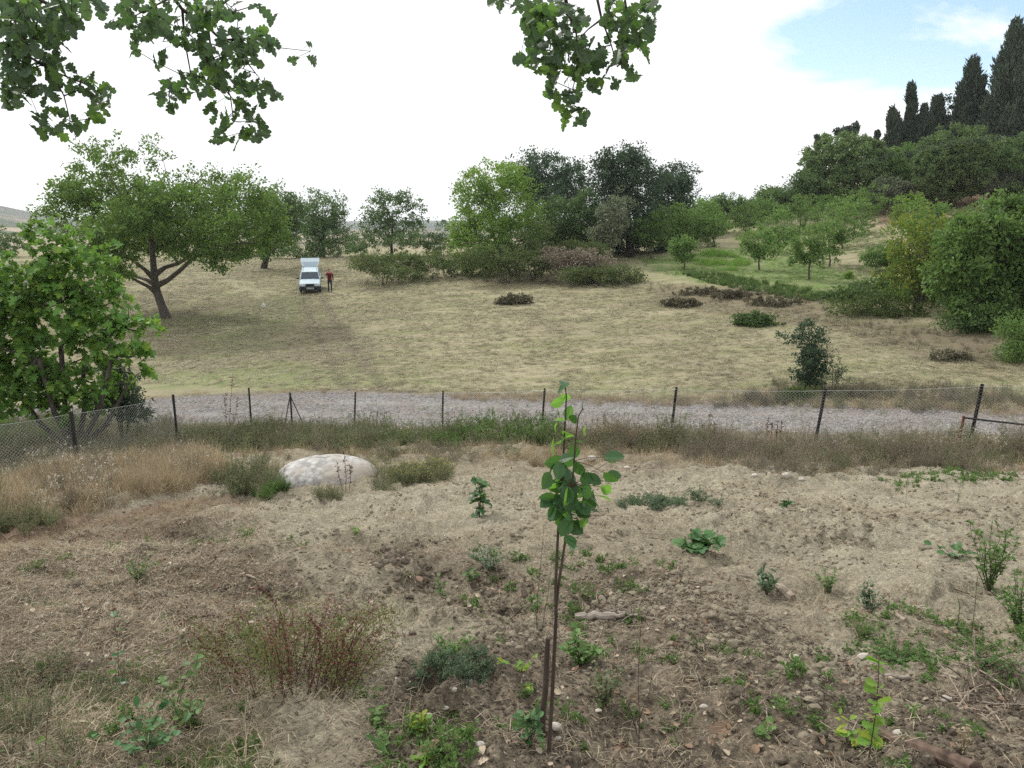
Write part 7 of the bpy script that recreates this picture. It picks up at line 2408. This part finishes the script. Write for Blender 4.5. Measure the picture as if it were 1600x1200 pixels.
# litter: twigs, straw, dead leaves
os_ = []
for k in range(5):
    mb = MB()
    a = np.array([0.0, 0, 0])
    pts = [a]
    dr = np.array([1.0, 0, 0])
    for j in range(4):
        dr = dr + rng.normal(0, 0.25, 3) * [1, 1, 0.4]
        dr /= np.linalg.norm(dr)
        pts.append(pts[-1] + dr * 0.25)
    mb.tube(pts, [0.022, 0.02, 0.016, 0.012, 0.006], 5)
    mb.tube([pts[2], pts[2] + [0.12, 0.15, 0.03]], [0.012, 0.005], 4)
    os_.append(lib_obj('twig_source', mb, M['stick'] if k < 3 else M['darkstick']))
library('twig', os_)
os_ = []
for k in range(6):
    mb = MB()
    mb.leaves(OAK if k % 2 else OVAL, np.zeros((1, 3)) + [0, 0, 0.15], np.array([[1.0, 0, 0.25 * (k % 3 - 1)]]), np.array([[0.1, 0.3 * (k % 2), 1.0]]), np.ones(1), np.ones(1) * 0.8)
    os_.append(lib_obj('leaf_source', mb, M['litter']))
library('deadleaf', os_)
scatter('twig_litter', 'twig', pts_poly(None, 2300, (1.5, 0.5, 0.12), 13, nw), 0.04, 0.17, 0.15, 0.0, (0.8, 1.2), 'broken twigs scattered on the soil')
scatter('twig_litter', 'twig', pts_poly(None, 1200, (1.1, 0.5, 0.12), 14, sw), 0.06, 0.2, 0.15, 0.0, (0.8, 1.2), 'dry sticks on the far soil')
scatter('leaf_litter', 'deadleaf', pts_poly(None, 3800, (1.2, 0.5, 0.12), 15, nw), 0.012, 0.05, 0.5, 0.0, label='dead leaves on the soil')
mul = [(-200, 1290), (-150, 870), (200, 815), (400, 800), (430, 880), (560, 960), (420, 1040), (380, 1290)]
scatter('mulch', 'deadleaf', pts_poly(mul, 9000), 0.008, 0.04, 0.5, 0.0, label='brown leaf mulch on the slope')
scatter('mulch', 'strawlit', pts_poly(mul, 4200), 0.4, 1.0, 0.25, 0.0, label='dry grass clippings on the slope')
scatter('straw_litter', 'strawlit', pts_poly(None, 5500, (1.0, 0.5, 0.1), 16, sw), 0.3, 1.0, 0.2, 0.0, label='straw scraps on the bare soil')
scatter('rusty_litter', 'goldlow', pts_poly([(-100, 885), (0, 835), (200, 805), (330, 775), (400, 785), (300, 815), (100, 850), (0, 890)], 240), 0.2, 0.55, 0.5, 0.0, label='reddish dry grass litter strip')
# small weeds
scatter('small_weeds', 'smallweed', pts_poly(None, 260, (1.3, 0.56, 0.06), 17, nw), 0.5, 1.3, 0.2, 0.0, label='tiny green weeds on the soil')
scatter('small_weeds', 'smallweed', pts_poly([(560, 1290), (590, 1120), (700, 1110), (760, 1160), (760, 1290)], 60), 0.5, 1.1, 0.2, 0.0, label='green weeds low at the frame edge')
scatter('small_weeds', 'blueweed', pts_poly([(960, 790), (1000, 778), (1130, 782), (1130, 793), (980, 796)], 60), 0.7, 1.6, 0.2, 0.0, label='thin green weed row across the bare soil')
scatter('small_weeds', 'smallweed', pts_poly([(1370, 750), (1520, 738), (1600, 745), (1580, 755), (1400, 765)], 90), 0.7, 1.6, 0.2, 0.0, label='low green weed strip below the brush')
scatter('small_weeds', 'blueweed', pts_poly([(640, 1075), (720, 1030), (770, 1040), (740, 1075)], 50), 0.5, 1.0, 0.2, 0.0, label='grey weeds near the burrow')
scatter('hollow_weeds', 'smallweed', pts_poly([(1310, 1000), (1330, 960), (1480, 960), (1620, 990), (1640, 1100), (1500, 1080), (1350, 1040)], 80), 0.5, 1.1, 0.2, 0.0, label='green weeds filling the hollow')
fc = [(-250, 1290), (-120, 1060), (100, 1040), (250, 1060), (400, 1080), (420, 1290)]
scatter('corner_undergrowth', 'sparseweed', pts_poly(fc, 230, (1.6, 0.5, 0.1), 81), 0.35, 0.85, 0.25, 0.0, label='sparse grey green undergrowth at the front corner')
scatter('corner_undergrowth', 'smallweed', pts_poly(fc, 150), 0.4, 1.1, 0.25, 0.0, label='low green undergrowth at the front corner')
scatter('corner_undergrowth', 'strawlit', pts_poly(fc, 650), 0.5, 1.1, 0.5, 0.0, label='dry stems in the front corner undergrowth')
scatter('corner_grass', 'lowgrass', pts_poly([(290, 1290), (300, 1180), (400, 1170), (440, 1290)], 70), 0.5, 1.0, 0.2, 0.0, label='bright grass at the front edge')
scatter('twiggy_patch', 'twig', pts_poly([(1470, 1110), (1500, 1030), (1620, 1060), (1640, 1120)], 90), 0.1, 0.3, 0.35, -0.01, label='tangle of bleached twigs at the frame edge')
scatter('twiggy_patch', 'twig', pts_poly([(900, 975), (930, 925), (1010, 930), (1040, 975), (960, 985)], 90), 0.05, 0.18, 0.35, -0.005, label='root bits around the grey log')
print('scatter', time.time() - T0)

# ------------------------------------------------------------------ light summer haze over the valley
mb = MB()
mb.box((0, 0, 27), (6400, 6400, 116))
m, t = new_mat('haze_air')
pv = nd(t, 'ShaderNodeVolumePrincipled', {'Color': (0.93, 0.96, 1.0, 1), 'Density': 0.0002, 'Anisotropy': 0.4})
o_ = t.nodes.new('ShaderNodeOutputMaterial')
t.links.new(pv.outputs[0], o_.inputs['Volume'])
hz = obj('haze', mb, m)
hz['kind'] = 'stuff'
